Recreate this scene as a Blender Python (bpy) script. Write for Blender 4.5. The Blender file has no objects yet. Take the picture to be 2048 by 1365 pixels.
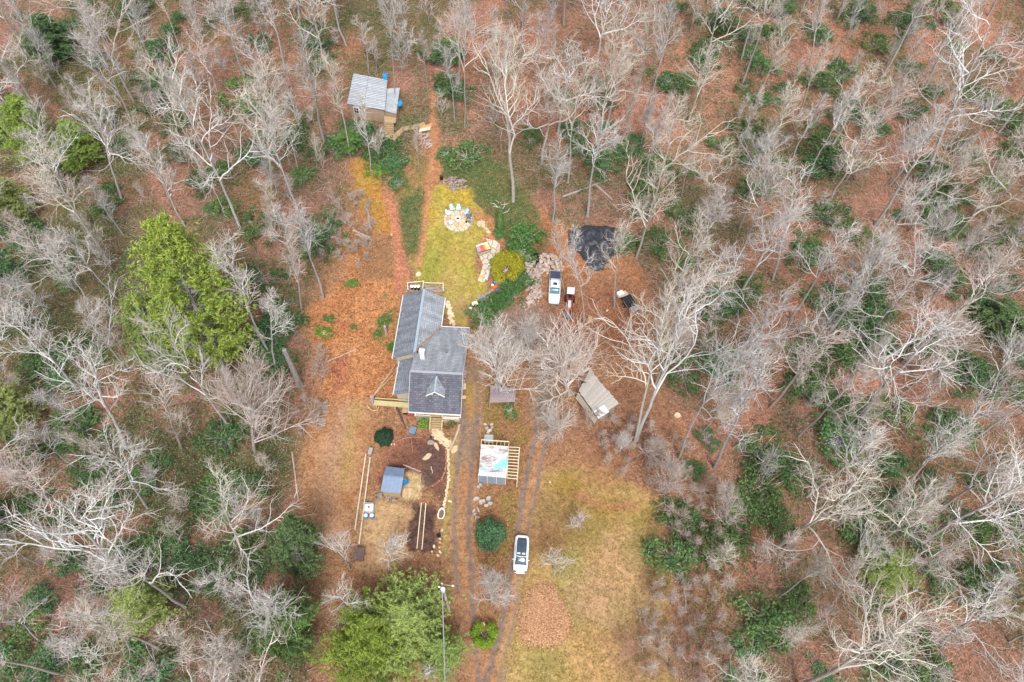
import bpy, math, random
import numpy as np
from mathutils import Vector, Matrix

random.seed(7)
rng = np.random.default_rng(11)
scene = bpy.context.scene
C = scene.collection
PI = math.pi

# ------------------------------------------------------------------ camera, sky, sun, exposure
FPX, CX, CY = 1400.0, 1024.0, 682.5          # focal length in photograph pixels (2048 wide), image centre
PITCH, ROLL, CAMH = math.radians(33.4), math.radians(2.1), 88.0
RM3 = Matrix.Rotation(PITCH, 3, 'X') @ Matrix.Rotation(ROLL, 3, 'Z')
cam_data = bpy.data.cameras.new('camera')
cam_data.sensor_width = 36.0
cam_data.lens = 36.0 * FPX / 2048.0
cam_data.clip_end = 4000.0
cam = bpy.data.objects.new('camera', cam_data)
C.objects.link(cam)
cam.matrix_world = Matrix.Translation((0, 0, CAMH)) @ RM3.to_4x4()
scene.camera = cam

SUN_EL, SUN_AZ = math.radians(55), math.radians(172)
world = bpy.data.worlds.new('World')
scene.world = world
world.use_nodes = True
wn = world.node_tree.nodes
wl = world.node_tree.links
sky = wn.new('ShaderNodeTexSky')
sky.sky_type = 'NISHITA'
sky.sun_disc = False
sky.sun_elevation = SUN_EL
sky.sun_rotation = SUN_AZ
sky.dust_density = 4.0
hs = wn.new('ShaderNodeHueSaturation')          # overcast: the sky is nearly grey
hs.inputs['Saturation'].default_value = 0.28
wl.new(sky.outputs[0], hs.inputs['Color'])
wl.new(hs.outputs[0], wn['Background'].inputs['Color'])
wn['Background'].inputs['Strength'].default_value = 0.125
sun_data = bpy.data.lights.new('sun', 'SUN')
sun_data.energy = 1.5
sun_data.angle = math.radians(15)
sun_data.color = (1.0, 0.985, 0.96)
sun = bpy.data.objects.new('sun', sun_data)
C.objects.link(sun)
sdir = Vector((math.sin(SUN_AZ) * math.cos(SUN_EL), math.cos(SUN_AZ) * math.cos(SUN_EL), math.sin(SUN_EL)))
sun.rotation_euler = (-sdir).to_track_quat('-Z', 'Y').to_euler()
scene.view_settings.view_transform = 'Standard'
scene.view_settings.look = 'None'
scene.view_settings.exposure = 0.88
scene.view_settings.gamma = 1.0
scene.render.engine = 'CYCLES'
scene.cycles.adaptive_threshold = 0.02
scene.cycles.max_bounces = 3
scene.cycles.diffuse_bounces = 1

# ------------------------------------------------------------------ terrain and photograph-to-ground helpers
RM = np.array(RM3)
_ky = np.array([-2000, 30, 50, 80, 120, 300, 420, 2000.])
_ks = np.array([0, 0, .10, .17, .21, .21, .0, .0])
_yy = np.linspace(-2000, 2000, 40001)
_ss = np.interp(_yy, _ky, _ks)
_zz = np.concatenate([[0], np.cumsum((_ss[1:] + _ss[:-1]) / 2 * np.diff(_yy))])


def TZ(x, y):
    return np.interp(y, _yy, _zz)


def ray(px, py):
    return RM @ np.array([(px - CX) / FPX, -(py - CY) / FPX, -1.0])


def PL(px, py, z):
    d = ray(px, py)
    t = (z - CAMH) / d[2]
    return Vector((d[0] * t, d[1] * t, z))


def G(px, py):
    d = ray(px, py)
    lo, hi = 10.0, 900.0
    for _ in range(45):
        m = (lo + hi) / 2
        if CAMH + d[2] * m > TZ(0, d[1] * m):
            lo = m
        else:
            hi = m
    return Vector((d[0] * lo, d[1] * lo, CAMH + d[2] * lo))


def proj(p):
    v = RM.T @ (np.array(p, dtype=float) - np.array([0, 0, CAMH]))
    return (CX - FPX * v[0] / v[2], CY + FPX * v[1] / v[2])


def proj_arr(P):
    v = (P - np.array([0, 0, CAMH])) @ RM
    return CX - FPX * v[:, 0] / v[:, 2], CY + FPX * v[:, 1] / v[:, 2]


def GP(pts):
    return np.array([G(*p)[:2] for p in pts])


def on(x, y, dz=0.0):
    return Vector((x, y, float(TZ(x, y)) + dz))


# ------------------------------------------------------------------ materials
def lin(c):
    r = []
    for v in c[:3]:
        v = v / 255.0
        r.append(v / 12.92 if v <= 0.04045 else ((v + 0.055) / 1.055) ** 2.4)
    return tuple(r)


MATS = {}


def M(name, col, rough=0.85, var=0.22, scale=6.0, col2=None, bump=0.0, tint=False, metallic=0.0, stretch=None, spec=0.3, detail=4.0,
      emit=None):
    if name in MATS:
        return MATS[name]
    m = bpy.data.materials.new(name)
    m.use_nodes = True
    n, l = m.node_tree.nodes, m.node_tree.links
    b = n['Principled BSDF']
    b.inputs['Roughness'].default_value = rough
    b.inputs['Metallic'].default_value = metallic
    b.inputs['Specular IOR Level'].default_value = spec
    tc = n.new('ShaderNodeTexCoord')
    src = tc.outputs['Object']
    if stretch:
        mp = n.new('ShaderNodeMapping')
        mp.inputs['Scale'].default_value = stretch
        l.new(src, mp.inputs['Vector'])
        src = mp.outputs[0]
    nz = n.new('ShaderNodeTexNoise')
    nz.inputs['Scale'].default_value = scale
    nz.inputs['Detail'].default_value = detail
    nz.inputs['Roughness'].default_value = 0.65
    l.new(src, nz.inputs['Vector'])
    cr = n.new('ShaderNodeValToRGB')
    a = lin(col)
    c2 = lin(col2) if col2 else tuple(min(1, v * (1 + var)) for v in a)
    c1 = tuple(v * (1 - var) for v in a)
    cr.color_ramp.elements[0].position = 0.3
    cr.color_ramp.elements[1].position = 0.7
    cr.color_ramp.elements[0].color = (*c1, 1)
    cr.color_ramp.elements[1].color = (*c2, 1)
    l.new(nz.outputs['Fac'], cr.inputs['Fac'])
    out = cr.outputs['Color']
    if tint:
        oi = n.new('ShaderNodeObjectInfo')
        mx = n.new('ShaderNodeMix')
        mx.data_type = 'RGBA'
        mx.blend_type = 'MULTIPLY'
        mx.inputs['Factor'].default_value = 1.0
        l.new(out, mx.inputs['A'])
        l.new(oi.outputs['Color'], mx.inputs['B'])
        out = mx.outputs['Result']
    l.new(out, b.inputs['Base Color'])
    if bump:
        bp = n.new('ShaderNodeBump')
        bp.inputs['Strength'].default_value = bump
        bp.inputs['Distance'].default_value = 0.05
        l.new(nz.outputs['Fac'], bp.inputs['Height'])
        l.new(bp.outputs['Normal'], b.inputs['Normal'])
    MATS[name] = m
    return m


def leaf_mat(name, dark, light, rough=0.55, spec=0.3):
    """foliage: every leaf clump its own shade between dark and light"""
    if name in MATS:
        return MATS[name]
    m = bpy.data.materials.new(name)
    m.use_nodes = True
    n, l = m.node_tree.nodes, m.node_tree.links
    b = n['Principled BSDF']
    b.inputs['Roughness'].default_value = rough
    b.inputs['Specular IOR Level'].default_value = spec
    g = n.new('ShaderNodeNewGeometry')
    cr = n.new('ShaderNodeValToRGB')
    cr.color_ramp.elements[0].color = (*lin(dark), 1)
    cr.color_ramp.elements[1].color = (*lin(light), 1)
    l.new(g.outputs['Random Per Island'], cr.inputs['Fac'])
    oi = n.new('ShaderNodeObjectInfo')
    mx = n.new('ShaderNodeMix')
    mx.data_type = 'RGBA'
    mx.blend_type = 'MULTIPLY'
    mx.inputs['Factor'].default_value = 1.0
    l.new(cr.outputs[0], mx.inputs['A'])
    l.new(oi.outputs['Color'], mx.inputs['B'])
    l.new(mx.outputs['Result'], b.inputs['Base Color'])
    tr = n.new('ShaderNodeBsdfTranslucent')
    l.new(mx.outputs['Result'], tr.inputs['Color'])
    ms = n.new('ShaderNodeMixShader')
    ms.inputs[0].default_value = 0.3
    l.new(b.outputs[0], ms.inputs[1])
    l.new(tr.outputs[0], ms.inputs[2])
    l.new(ms.outputs[0], n['Material Output'].inputs['Surface'])
    MATS[name] = m
    return m


def shingle_mat(name, col, col2):
    """asphalt shingles: fine courses and tabs, streaked"""
    m = bpy.data.materials.new(name)
    m.use_nodes = True
    n, l = m.node_tree.nodes, m.node_tree.links
    b = n['Principled BSDF']
    b.inputs['Roughness'].default_value = 0.9
    uv = n.new('ShaderNodeUVMap')
    bk = n.new('ShaderNodeTexBrick')
    bk.inputs['Color1'].default_value = (*lin(col), 1)
    bk.inputs['Color2'].default_value = (*lin(col2), 1)
    bk.inputs['Mortar'].default_value = (*[v * 0.55 for v in lin(col)], 1)
    bk.inputs['Scale'].default_value = 1.0
    bk.inputs['Mortar Size'].default_value = 0.02
    bk.inputs['Brick Width'].default_value = 0.5
    bk.inputs['Row Height'].default_value = 0.3
    l.new(uv.outputs[0], bk.inputs['Vector'])
    mp = n.new('ShaderNodeMapping')
    mp.inputs['Scale'].default_value = (1.1, 0.22, 1)
    l.new(uv.outputs[0], mp.inputs['Vector'])
    nz = n.new('ShaderNodeTexNoise')
    nz.inputs['Scale'].default_value = 1.3
    nz.inputs['Detail'].default_value = 6
    l.new(mp.outputs[0], nz.inputs['Vector'])
    mr = n.new('ShaderNodeMapRange')
    mr.inputs['From Min'].default_value = 0.3
    mr.inputs['From Max'].default_value = 0.7
    mr.inputs['To Min'].default_value = 0.72
    mr.inputs['To Max'].default_value = 1.28
    l.new(nz.outputs['Fac'], mr.inputs['Value'])
    mx = n.new('ShaderNodeMix')
    mx.data_type = 'RGBA'
    mx.blend_type = 'MULTIPLY'
    mx.inputs['Factor'].default_value = 1
    l.new(bk.outputs['Color'], mx.inputs['A'])
    l.new(mr.outputs[0], mx.inputs['B'])
    l.new(mx.outputs['Result'], b.inputs['Base Color'])
    bp = n.new('ShaderNodeBump')
    bp.inputs['Strength'].default_value = 0.5
    bp.inputs['Distance'].default_value = 0.02
    l.new(bk.outputs['Fac'], bp.inputs['Height'])
    bp.invert = True
    l.new(bp.outputs[0], b.inputs['Normal'])
    MATS[name] = m
    return m


# ------------------------------------------------------------------ mesh builder and tagging
ORI = {}


def tag(o, label=None, cat=None, group=None, kind=None):
    if label:
        o['label'] = label
    if cat:
        o['category'] = cat
    if group:
        o['group'] = group
    if kind:
        o['kind'] = kind
    return o


def thing(name, label, cat, loc=(0, 0, 0), group=None):
    o = bpy.data.objects.new(name, None)
    C.objects.link(o)
    o.location = loc
    o.empty_display_size = 0.3
    ORI[o.name] = Vector(loc)
    return tag(o, label, cat, group)


class MB:
    def __init__(s):
        s.v, s.f, s.m, s.uv = [], [], [], {}

    def add(s, verts, faces, mat=0):
        o = len(s.v)
        s.v += [tuple(v) for v in verts]
        s.f += [tuple(i + o for i in f) for f in faces]
        s.m += [mat] * len(faces)
        return s

    def hexa(s, bot, top, mat=0):
        k = len(bot)
        f = [tuple(range(k - 1, -1, -1)), tuple(range(k, 2 * k))]
        for i in range(k):
            j = (i + 1) % k
            f.append((i, j, k + j, k + i))
        return s.add(list(bot) + list(top), f, mat)

    def box(s, c, size, rz=0.0, mat=0, tilt=None):
        x, y, z = size[0] / 2, size[1] / 2, size[2] / 2
        R = Matrix.Rotation(rz, 3, 'Z')
        if tilt is not None:
            R = R @ Matrix.Rotation(tilt, 3, 'X')
        c = Vector(c)
        p = [c + R @ Vector(q) for q in ((-x, -y, -z), (x, -y, -z), (x, y, -z), (-x, y, -z), (-x, -y, z), (x, -y, z), (x, y, z), (-x, y, z))]
        return s.hexa(p[:4], p[4:], mat)

    def beam(s, a, b, w, h, mat=0):
        a, b = Vector(a), Vector(b)
        d = (b - a).normalized()
        up = Vector((0, 0, 1)) if abs(d.z) < 0.95 else Vector((0, 1, 0))
        sd = d.cross(up).normalized()
        u = sd.cross(d).normalized()
        q = [(-w / 2, -h / 2), (w / 2, -h / 2), (w / 2, h / 2), (-w / 2, h / 2)]
        A = [a + sd * x + u * y for x, y in q]
        B = [b + sd * x + u * y for x, y in q]
        return s.hexa(A[::-1], B[::-1], mat)

    def slab(s, quad, t, mat=0):
        """quad given counter-clockwise seen from above; thickness goes down along the normal"""
        q = [Vector(p) for p in quad]
        nrm = (q[1] - q[0]).cross(q[-1] - q[0]).normalized()
        if nrm.z < 0:
            q = q[::-1]
            nrm = -nrm
        return s.hexa([p - nrm * t for p in q], q, mat)

    def tube(s, pts, rad, n=6, mat=0, cap=True):
        pts = [Vector(p) for p in pts]
        k = len(pts)
        if not hasattr(rad, '__len__'):
            rad = [rad] * k
        V = []
        for i, p in enumerate(pts):
            d = (pts[min(i + 1, k - 1)] - pts[max(i - 1, 0)]).normalized()
            up = Vector((0, 0, 1)) if abs(d.z) < 0.9 else Vector((1, 0, 0))
            a = d.cross(up).normalized()
            b = d.cross(a).normalized()
            for j in range(n):
                t = 2 * PI * j / n
                V.append(p + (a * math.cos(t) + b * math.sin(t)) * rad[i])
        F = []
        for i in range(k - 1):
            for j in range(n):
                F.append((i * n + j, i * n + (j + 1) % n, (i + 1) * n + (j + 1) % n, (i + 1) * n + j))
        if cap:
            F.append(tuple(range(n)))
            F.append(tuple(range((k - 1) * n, k * n))[::-1])
        return s.add(V, F, mat)

    def rings(s, rings, mat=0, caps=True, closed=True):
        """loft through equal-count rings"""
        k = len(rings[0])
        V = [p for r in rings for p in r]
        F = []
        for i in range(len(rings) - 1):
            for j in range(k if closed else k - 1):
                F.append((i * k + j, i * k + (j + 1) % k, (i + 1) * k + (j + 1) % k, (i + 1) * k + j))
        if caps:
            F.append(tuple(range(k))[::-1])
            F.append(tuple(range((len(rings) - 1) * k, len(rings) * k)))
        return s.add(V, F, mat)

    def build(s, name, mats, parent=None, smooth=False, origin=None, bevel=0.0, uvplane=None):
        if parent is not None:
            origin = ORI[parent.name]
        elif origin is None:
            origin = Vector((0, 0, 0))
        me = bpy.data.meshes.new(name)
        ox, oy, oz = origin
        me.from_pydata([(x - ox, y - oy, z - oz) for x, y, z in s.v], [], s.f)
        for m in (mats if isinstance(mats, (list, tuple)) else [mats]):
            me.materials.append(m)
        if max(s.m, default=0) > 0:
            me.polygons.foreach_set('material_index', s.m)
        if smooth:
            me.polygons.foreach_set('use_smooth', [True] * len(me.polygons))
        if uvplane:
            uvl = me.uv_layers.new(name='UVMap')
            u, v = Vector(uvplane[0]), Vector(uvplane[1])
            for lp in me.loops:
                p = me.vertices[lp.vertex_index].co
                uvl.data[lp.index].uv = (p.dot(u), p.dot(v))
        o = bpy.data.objects.new(name, me)
        C.objects.link(o)
        if parent is not None:
            o.parent = parent
        else:
            o.location = origin
        ORI[o.name] = Vector(origin)
        if bevel:
            md = o.modifiers.new('bevel', 'BEVEL')
            md.width = bevel
            md.segments = 1
            md.limit_method = 'ANGLE'
        return o


def np_mesh(name, V, Fq, mats, midx=None, smooth=False):
    """mesh from numpy: V (n,3), Fq (k,4) or (k,3)"""
    me = bpy.data.meshes.new(name)
    V = np.ascontiguousarray(V, dtype=np.float32)
    Fq = np.ascontiguousarray(Fq, dtype=np.int32)
    k = Fq.shape[1]
    me.vertices.add(len(V))
    me.vertices.foreach_set('co', V.ravel())
    me.loops.add(Fq.size)
    me.loops.foreach_set('vertex_index', Fq.ravel())
    me.polygons.add(len(Fq))
    me.polygons.foreach_set('loop_start', np.arange(0, Fq.size, k, dtype=np.int32))
    me.polygons.foreach_set('loop_total', np.full(len(Fq), k, dtype=np.int32))
    for m in (mats if isinstance(mats, (list, tuple)) else [mats]):
        me.materials.append(m)
    if midx is not None:
        me.polygons.foreach_set('material_index', np.ascontiguousarray(midx, dtype=np.int32))
    if smooth:
        me.polygons.foreach_set('use_smooth', np.ones(len(Fq), dtype=bool))
    me.update(calc_edges=True)
    return me


def link(name, me, loc=(0, 0, 0), parent=None):
    o = bpy.data.objects.new(name, me)
    C.objects.link(o)
    o.location = loc
    if parent is not None:
        o.parent = parent
    ORI[o.name] = Vector(loc)
    return o


# value noise on numpy arrays
def vnoise(x, y, scale, seed=0):
    x = np.asarray(x) / scale + 1000.0
    y = np.asarray(y) / scale + 1000.0
    xi, yi = np.floor(x).astype(np.int64), np.floor(y).astype(np.int64)
    fx, fy = x - xi, y - yi
    fx = fx * fx * (3 - 2 * fx)
    fy = fy * fy * (3 - 2 * fy)

    def h(a, b):
        n = (a * 374761393 + b * 668265263 + seed * 974711) & 0x7fffffff
        n = ((n ^ (n >> 13)) * 1274126177) & 0x7fffffff
        return ((n ^ (n >> 16)) & 0xffff) / 65535.0
    return (h(xi, yi) * (1 - fx) + h(xi + 1, yi) * fx) * (1 - fy) + (h(xi, yi + 1) * (1 - fx) + h(xi + 1, yi + 1) * fx) * fy


def fbm(x, y, scale, seed=0):
    return 0.5 * vnoise(x, y, scale, seed) + 0.3 * vnoise(x, y, scale / 2.3, seed + 1) + 0.2 * vnoise(x, y, scale / 5.1, seed + 2)


def sd_poly(X, Y, P):
    """signed distance to polygon, negative inside"""
    d = np.full(X.shape, 1e9)
    ins = np.zeros(X.shape, bool)
    n = len(P)
    for i in range(n):
        ax, ay = P[i]
        bx, by = P[(i + 1) % n]
        ex, ey = bx - ax, by - ay
        t = np.clip(((X - ax) * ex + (Y - ay) * ey) / (ex * ex + ey * ey + 1e-9), 0, 1)
        d = np.minimum(d, np.hypot(X - ax - t * ex, Y - ay - t * ey))
        c = (ay > Y) != (by > Y)
        with np.errstate(divide='ignore', invalid='ignore'):
            xx = (bx - ax) * (Y - ay) / (by - ay + 1e-12) + ax
        ins ^= c & (X < xx)
    return np.where(ins, -d, d)


def sd_line(X, Y, P, W):
    d = np.full(X.shape, 1e9)
    for i in range(len(P) - 1):
        ax, ay = P[i]
        bx, by = P[i + 1]
        ex, ey = bx - ax, by - ay
        t = np.clip(((X - ax) * ex + (Y - ay) * ey) / (ex * ex + ey * ey + 1e-9), 0, 1)
        d = np.minimum(d, np.hypot(X - ax - t * ex, Y - ay - t * ey))
    return d - W


def inpoly(x, y, P):
    c = False
    n = len(P)
    for i in range(n):
        x0, y0 = P[i]
        x1, y1 = P[(i + 1) % n]
        if (y0 > y) != (y1 > y) and x < (x1 - x0) * (y - y0) / (y1 - y0) + x0:
            c = not c
    return c

# ------------------------------------------------------------------ ground: one grid, split into ground, lawn, driveway, paths, beds, field
def axis(lo, hi, step, a, b):
    r = list(np.arange(lo, hi + 1e-6, step))
    g, x = step, r[-1]
    while x < b:
        g = min(g * 1.25, 1.2) if x < hi + 110 else g * 1.4
        x += g
        r.append(x)
    g, x = step, r[0]
    while x > a:
        g = min(g * 1.25, 1.2) if x > lo - 90 else g * 1.4
        x -= g
        r.insert(0, x)
    return np.array(r)


XS = axis(-38.0, 34.0, 0.2, -1500, 1500)
YS = axis(6.0, 98.0, 0.2, -1200, 1800)
GX, GY = np.meshgrid(XS, YS)
NXg, NYg = len(XS), len(YS)
X, Y = GX.ravel(), GY.ravel()
Z = TZ(X, Y)
PV = np.stack([X, Y, Z], 1)
vis = (Y > -25) & (Y < 160) & (np.abs(X) < 130)
PXs, PYs = np.full(X.shape, -9999.0), np.full(X.shape, -9999.0)
PXs[vis], PYs[vis] = proj_arr(PV[vis])
COL = np.zeros((len(X), 4))
CLS = np.zeros(len(X), np.int8)
WX = X + (fbm(X, Y, 1.7, 5) - 0.5) * 1.3          # warped coordinates: ragged natural edges
WY = Y + (fbm(X, Y, 1.7, 9) - 0.5) * 1.3


def sm(d, soft):
    return np.clip(0.5 - d / (2 * soft), 0, 1)


def paint(mask, col, speck=None):
    k = mask[:, None]
    COL[:, :3] = COL[:, :3] * (1 - k) + np.array(lin(col)) * k
    if speck is not None:
        COL[:, 3] = COL[:, 3] * (1 - mask) + speck * mask


def near(P, pad=4):
    return (X > P[:, 0].min() - pad) & (X < P[:, 0].max() + pad) & (Y > P[:, 1].min() - pad) & (Y < P[:, 1].max() + pad)


def area(pts, col, soft=0.5, speck=None, cls=None, op=1.0, warp=True, patch=None, col2=None):
    P = GP(pts)
    k = near(P)
    d = np.full(X.shape, 99.0)
    d[k] = sd_poly(WX[k] if warp else X[k], WY[k] if warp else Y[k], P)
    mk = sm(d, soft) * op
    if patch:
        mk = mk * np.clip((fbm(X, Y, patch[0], patch[1]) - patch[2]) / 0.12, 0, 1)
    paint(mk, col, speck)
    if col2:
        paint(mk * np.clip((fbm(X, Y, 2.5, 33) - 0.45) / 0.15, 0, 1), col2)
    if cls is not None:
        CLS[d < 0] = cls
    return d


def track(pts, w, col, soft=0.25, speck=None, cls=None, op=1.0, sink=0.0):
    P = GP(pts)
    k = near(P)
    d = np.full(X.shape, 99.0)
    d[k] = sd_line(X[k] + (WX[k] - X[k]) * 0.35, Y[k] + (WY[k] - Y[k]) * 0.35, P, w)
    nz = 0.75 + 0.25 * np.clip((fbm(X, Y, 1.1, 3) - 0.3) / 0.3, 0, 1)
    paint(sm(d, soft) * op * nz, col, speck)
    if cls is not None:
        CLS[d < 0] = cls
    if sink:
        Z[:] -= sink * sm(d, 0.3)
    return d


def blob(px, py, r, col, op=0.8, speck=None, soft=None):
    g = G(px, py)
    d = np.hypot(WX - g.x, WY - g.y) - r
    paint(sm(d, soft or r * 0.5) * op, col, speck)


# forest floor: fallen leaves, redder to the east, browner and greener to the west
n1, n2, n3 = fbm(X, Y, 14, 21), fbm(X, Y, 5, 22), fbm(X, Y, 2.2, 23)
east = np.clip((X + 30) / 60, 0, 1)
c_red, c_brn, c_drk = np.array(lin((172, 118, 94))), np.array(lin((150, 110, 90))), np.array(lin((110, 88, 72)))
w_red = np.clip((n2 - 0.38) / 0.25, 0, 1) * (0.4 + 0.6 * east)
COL[:, :3] = c_brn * (1 - w_red[:, None]) + c_red * w_red[:, None]
w_d = np.clip((n1 - 0.48) / 0.15, 0, 1) * (0.65 - 0.35 * east)
COL[:, :3] = COL[:, :3] * (1 - w_d[:, None]) + c_drk * w_d[:, None]
w_g = np.clip((fbm(X, Y, 9, 44) - 0.44) / 0.14, 0, 1) * (0.75 - 0.35 * east)
COL[:, :3] = COL[:, :3] * (1 - w_g[:, None]) + np.array(lin((88, 92, 56))) * w_g[:, None]
COL[:, 3] = 1.0

CLEARING = [(640, 1365), (640, 1150), (600, 1000), (600, 820), (640, 700), (610, 620), (690, 450), (700, 330), (820, 330), (862, 240),
            (880, 300), (960, 310), (1080, 420), (1100, 470), (1240, 470), (1290, 560), (1290, 700), (1400, 920), (1340, 1000), (1330, 1365)]
area(CLEARING, (158, 114, 80), soft=2.0, speck=0.9)
area([(700, 440), (800, 560), (800, 700), (790, 800), (745, 812), (650, 790), (640, 700), (600, 640), (690, 560)], (184, 124, 76), 1.2, 1.1, col2=(172, 112, 66))
area([(650, 800), (740, 805), (745, 860), (720, 1000), (700, 1090), (640, 1080), (600, 1000), (620, 860)], (180, 132, 92), 1.0, 0.7, col2=(170, 118, 76))
track([(690, 830), (672, 900), (655, 1000), (650, 1080)], 1.4, (178, 140, 112), 1.0, 0.5, op=0.6)
track([(712, 815), (700, 870), (690, 960)], 0.9, (172, 142, 78), 0.8, 0.5, op=0.6)
area([(720, 1000), (820, 990), (822, 1100), (760, 1150), (718, 1130)], (196, 158, 112), 0.8, 0.5, col2=(182, 140, 98))
area([(640, 640), (700, 650), (690, 800), (655, 790)], (165, 100, 72), 1.2, 1.0, patch=(4, 66, 0.45))
area([(760, 590), (795, 580), (788, 690), (760, 700), (750, 640)], (120, 112, 58), 0.9, 0.7, patch=(3, 67, 0.4))
area([(705, 320), (745, 320), (790, 440), (795, 470), (740, 460), (715, 400)], (178, 122, 48), 0.7, 0.8, col2=(168, 132, 52))
area([(700, 450), (790, 470), (790, 560), (720, 560)], (150, 108, 72), 0.8, 0.8, patch=(3, 68, 0.35))
area([(1040, 560), (1090, 600), (1240, 560), (1290, 620), (1290, 700), (1130, 690), (1040, 640)], (150, 100, 72), 1.5, 0.9)
area([(1080, 420), (1140, 460), (1280, 540), (1290, 600), (1250, 540), (1130, 560), (1080, 480)], (172, 112, 74), 1.2, 1.0)
area([(985, 630), (1060, 605), (1110, 640), (1100, 690), (1050, 700), (985, 680)], (146, 128, 116), 1.6, 0.6, op=0.85)
area([(1060, 690), (1110, 700), (1110, 900), (1060, 960), (1040, 900), (1050, 780)], (158, 112, 80), 1.0, 0.8)
area([(1170, 800), (1290, 760), (1370, 920), (1330, 1000), (1180, 930), (1150, 870)], (148, 106, 80), 1.5, 0.9, col2=(136, 92, 70))
# garden strip between the two drives
area([(960, 750), (1050, 790), (1060, 880), (1040, 1000), (1020, 1200), (985, 1330), (950, 1240), (955, 1000)], (148, 106, 70), 0.8, 0.9, col2=(140, 112, 60))
# lawn
LAWN = [(868, 362), (850, 420), (845, 480), (836, 555), (832, 578), (890, 590), (897, 640), (930, 650), (935, 612), (962, 606), (975, 575), (950, 545),
        (952, 505), (985, 468), (978, 446), (950, 412), (948, 385), (930, 378), (890, 378)]
area(LAWN, (172, 160, 58), 0.35, 0.45, cls=1, col2=(182, 156, 70))
for a in ((938, 392, 1.6, (196, 164, 36), .9), (858, 425, 1.1, (196, 164, 36), .9), (900, 388, 1.6, (186, 158, 46), .8), (860, 520, 2.4, (150, 150, 56), .8),
          (855, 560, 1.8, (146, 148, 56), .7), (905, 570, 2.6, (184, 156, 92), .6), (930, 500, 2.0, (180, 156, 74), .6), (925, 615, 1.6, (170, 134, 100), .7),
          (880, 475, 2.0, (172, 156, 62), .5)):
    blob(a[0], a[1], a[2], a[3], a[4], 0.4)
area([(985, 465), (1012, 470), (1005, 490), (1030, 520), (985, 510), (962, 500), (958, 480)], (192, 128, 92), 0.6, 0.9)
area([(935, 420), (985, 430), (1000, 460), (975, 470), (950, 440)], (180, 122, 82), 0.6, 0.9, op=0.8)
# green banks of creeping ground cover
IVY = [[(800, 395), (846, 370), (848, 430), (843, 480), (838, 512), (808, 508), (800, 450)],
       [(875, 300), (945, 300), (1010, 330), (1060, 400), (1080, 440), (1075, 480), (1050, 560), (1000, 610), (970, 650), (938, 660), (955, 620), (1000, 575), (1040, 520),
        (1015, 490), (1005, 460), (990, 440), (955, 410), (945, 378), (885, 355)]]
for P in IVY:
    area(P, (92, 104, 58), 0.7, 0.8, col2=(112, 106, 62))
area([(800, 330), (846, 300), (850, 370), (806, 400)], (134, 116, 66), 0.8, 0.9, patch=(3, 12, 0.35))
area([(1060, 430), (1100, 470), (1075, 560), (1050, 520)], (124, 102, 64), 0.8, 0.9)
# footpaths
track([(868, 190), (868, 250), (870, 310), (864, 360), (852, 420), (846, 480), (838, 530)], 0.55, (182, 124, 84), 0.4, 0.7, cls=3)
track([(872, 330), (862, 372)], 1.1, (176, 122, 80), 0.5, 0.7, cls=3)
track([(772, 395), (786, 430), (795, 470), (800, 515), (797, 580)], 0.7, (184, 118, 88), 0.4, 0.8, cls=3)
track([(812, 540), (815, 575)], 0.5, (184, 122, 88), 0.4, 0.8, cls=3)
# garden plot
area([(778, 890), (806, 874), (850, 872), (882, 880), (897, 912), (895, 955), (880, 985), (800, 985), (760, 985), (757, 955), (768, 925)], (132, 90, 70), 0.4, 0.8, cls=4, col2=(122, 80, 64))
area([(840, 890), (885, 890), (897, 925), (893, 960), (868, 972), (848, 950), (838, 915)], (104, 76, 68), 0.5, 0.8)
area([(806, 950), (838, 952), (850, 975), (838, 996), (808, 995)], (208, 182, 130), 0.4, 0.6, col2=(190, 160, 112))
area([(757, 985), (790, 990), (830, 1000), (826, 1006), (770, 1004)], (120, 90, 66), 0.5, 0.9, op=0.7)
area([(868, 978), (893, 968), (890, 1000), (872, 1000)], (120, 86, 66), 0.4, 0.8)
area([(795, 860), (812, 866), (806, 885), (770, 920), (757, 960), (750, 950), (765, 905)], (158, 100, 74), 0.6, 0.9, op=0.8)
area([(827, 1006), (875, 1009), (867, 1106), (815, 1100)], (106, 78, 66), 0.25, 0.9, cls=5, col2=(88, 66, 58))
track([(847.5, 1008), (839, 1098)], 0.2, (122, 92, 76), 0.15, 0.8, cls=5, op=0.8)
# grass verge beside the drive
area([(898, 890), (915, 865), (928, 862), (922, 905), (908, 980), (899, 1060), (893, 1110), (884, 1110), (888, 1060), (896, 960)], (164, 146, 78), 0.35, 0.5)
# driveway
area([(938, 700), (965, 700), (962, 800), (962, 900), (958, 1000), (952, 1100), (958, 1200), (968, 1330), (1000, 1270), (1025, 1180), (1030, 1100), (1042, 1000), (1060, 900), (1068, 800),
      (1066, 720), (1095, 720), (1105, 800), (1098, 880), (1080, 960), (1070, 1040), (1062, 1120), (1045, 1220), (1010, 1340), (1003, 1375), (940, 1375), (918, 1230), (903, 1120), (900, 1050), (905, 950), (918, 870), (925, 830), (930, 760)],
     (168, 120, 82), 0.4, 0.7, cls=2, col2=(174, 132, 92))
track([(944, 745), (940, 790), (938, 830), (934, 870), (928, 910)], 1.6, (150, 122, 98), 0.8, 0.6)
track([(940, 770), (939, 800)], 0.5, (166, 136, 64), 0.4, 0.5, op=0.9)
track([(942, 800), (941, 835)], 0.5, (172, 128, 70), 0.4, 0.5, op=0.9)
track([(930, 830), (925, 870), (917, 920), (911, 975), (909, 1040), (910, 1110), (914, 1180)], 0.28, (134, 114, 102), 0.15, 0.35, sink=0.05)
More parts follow.
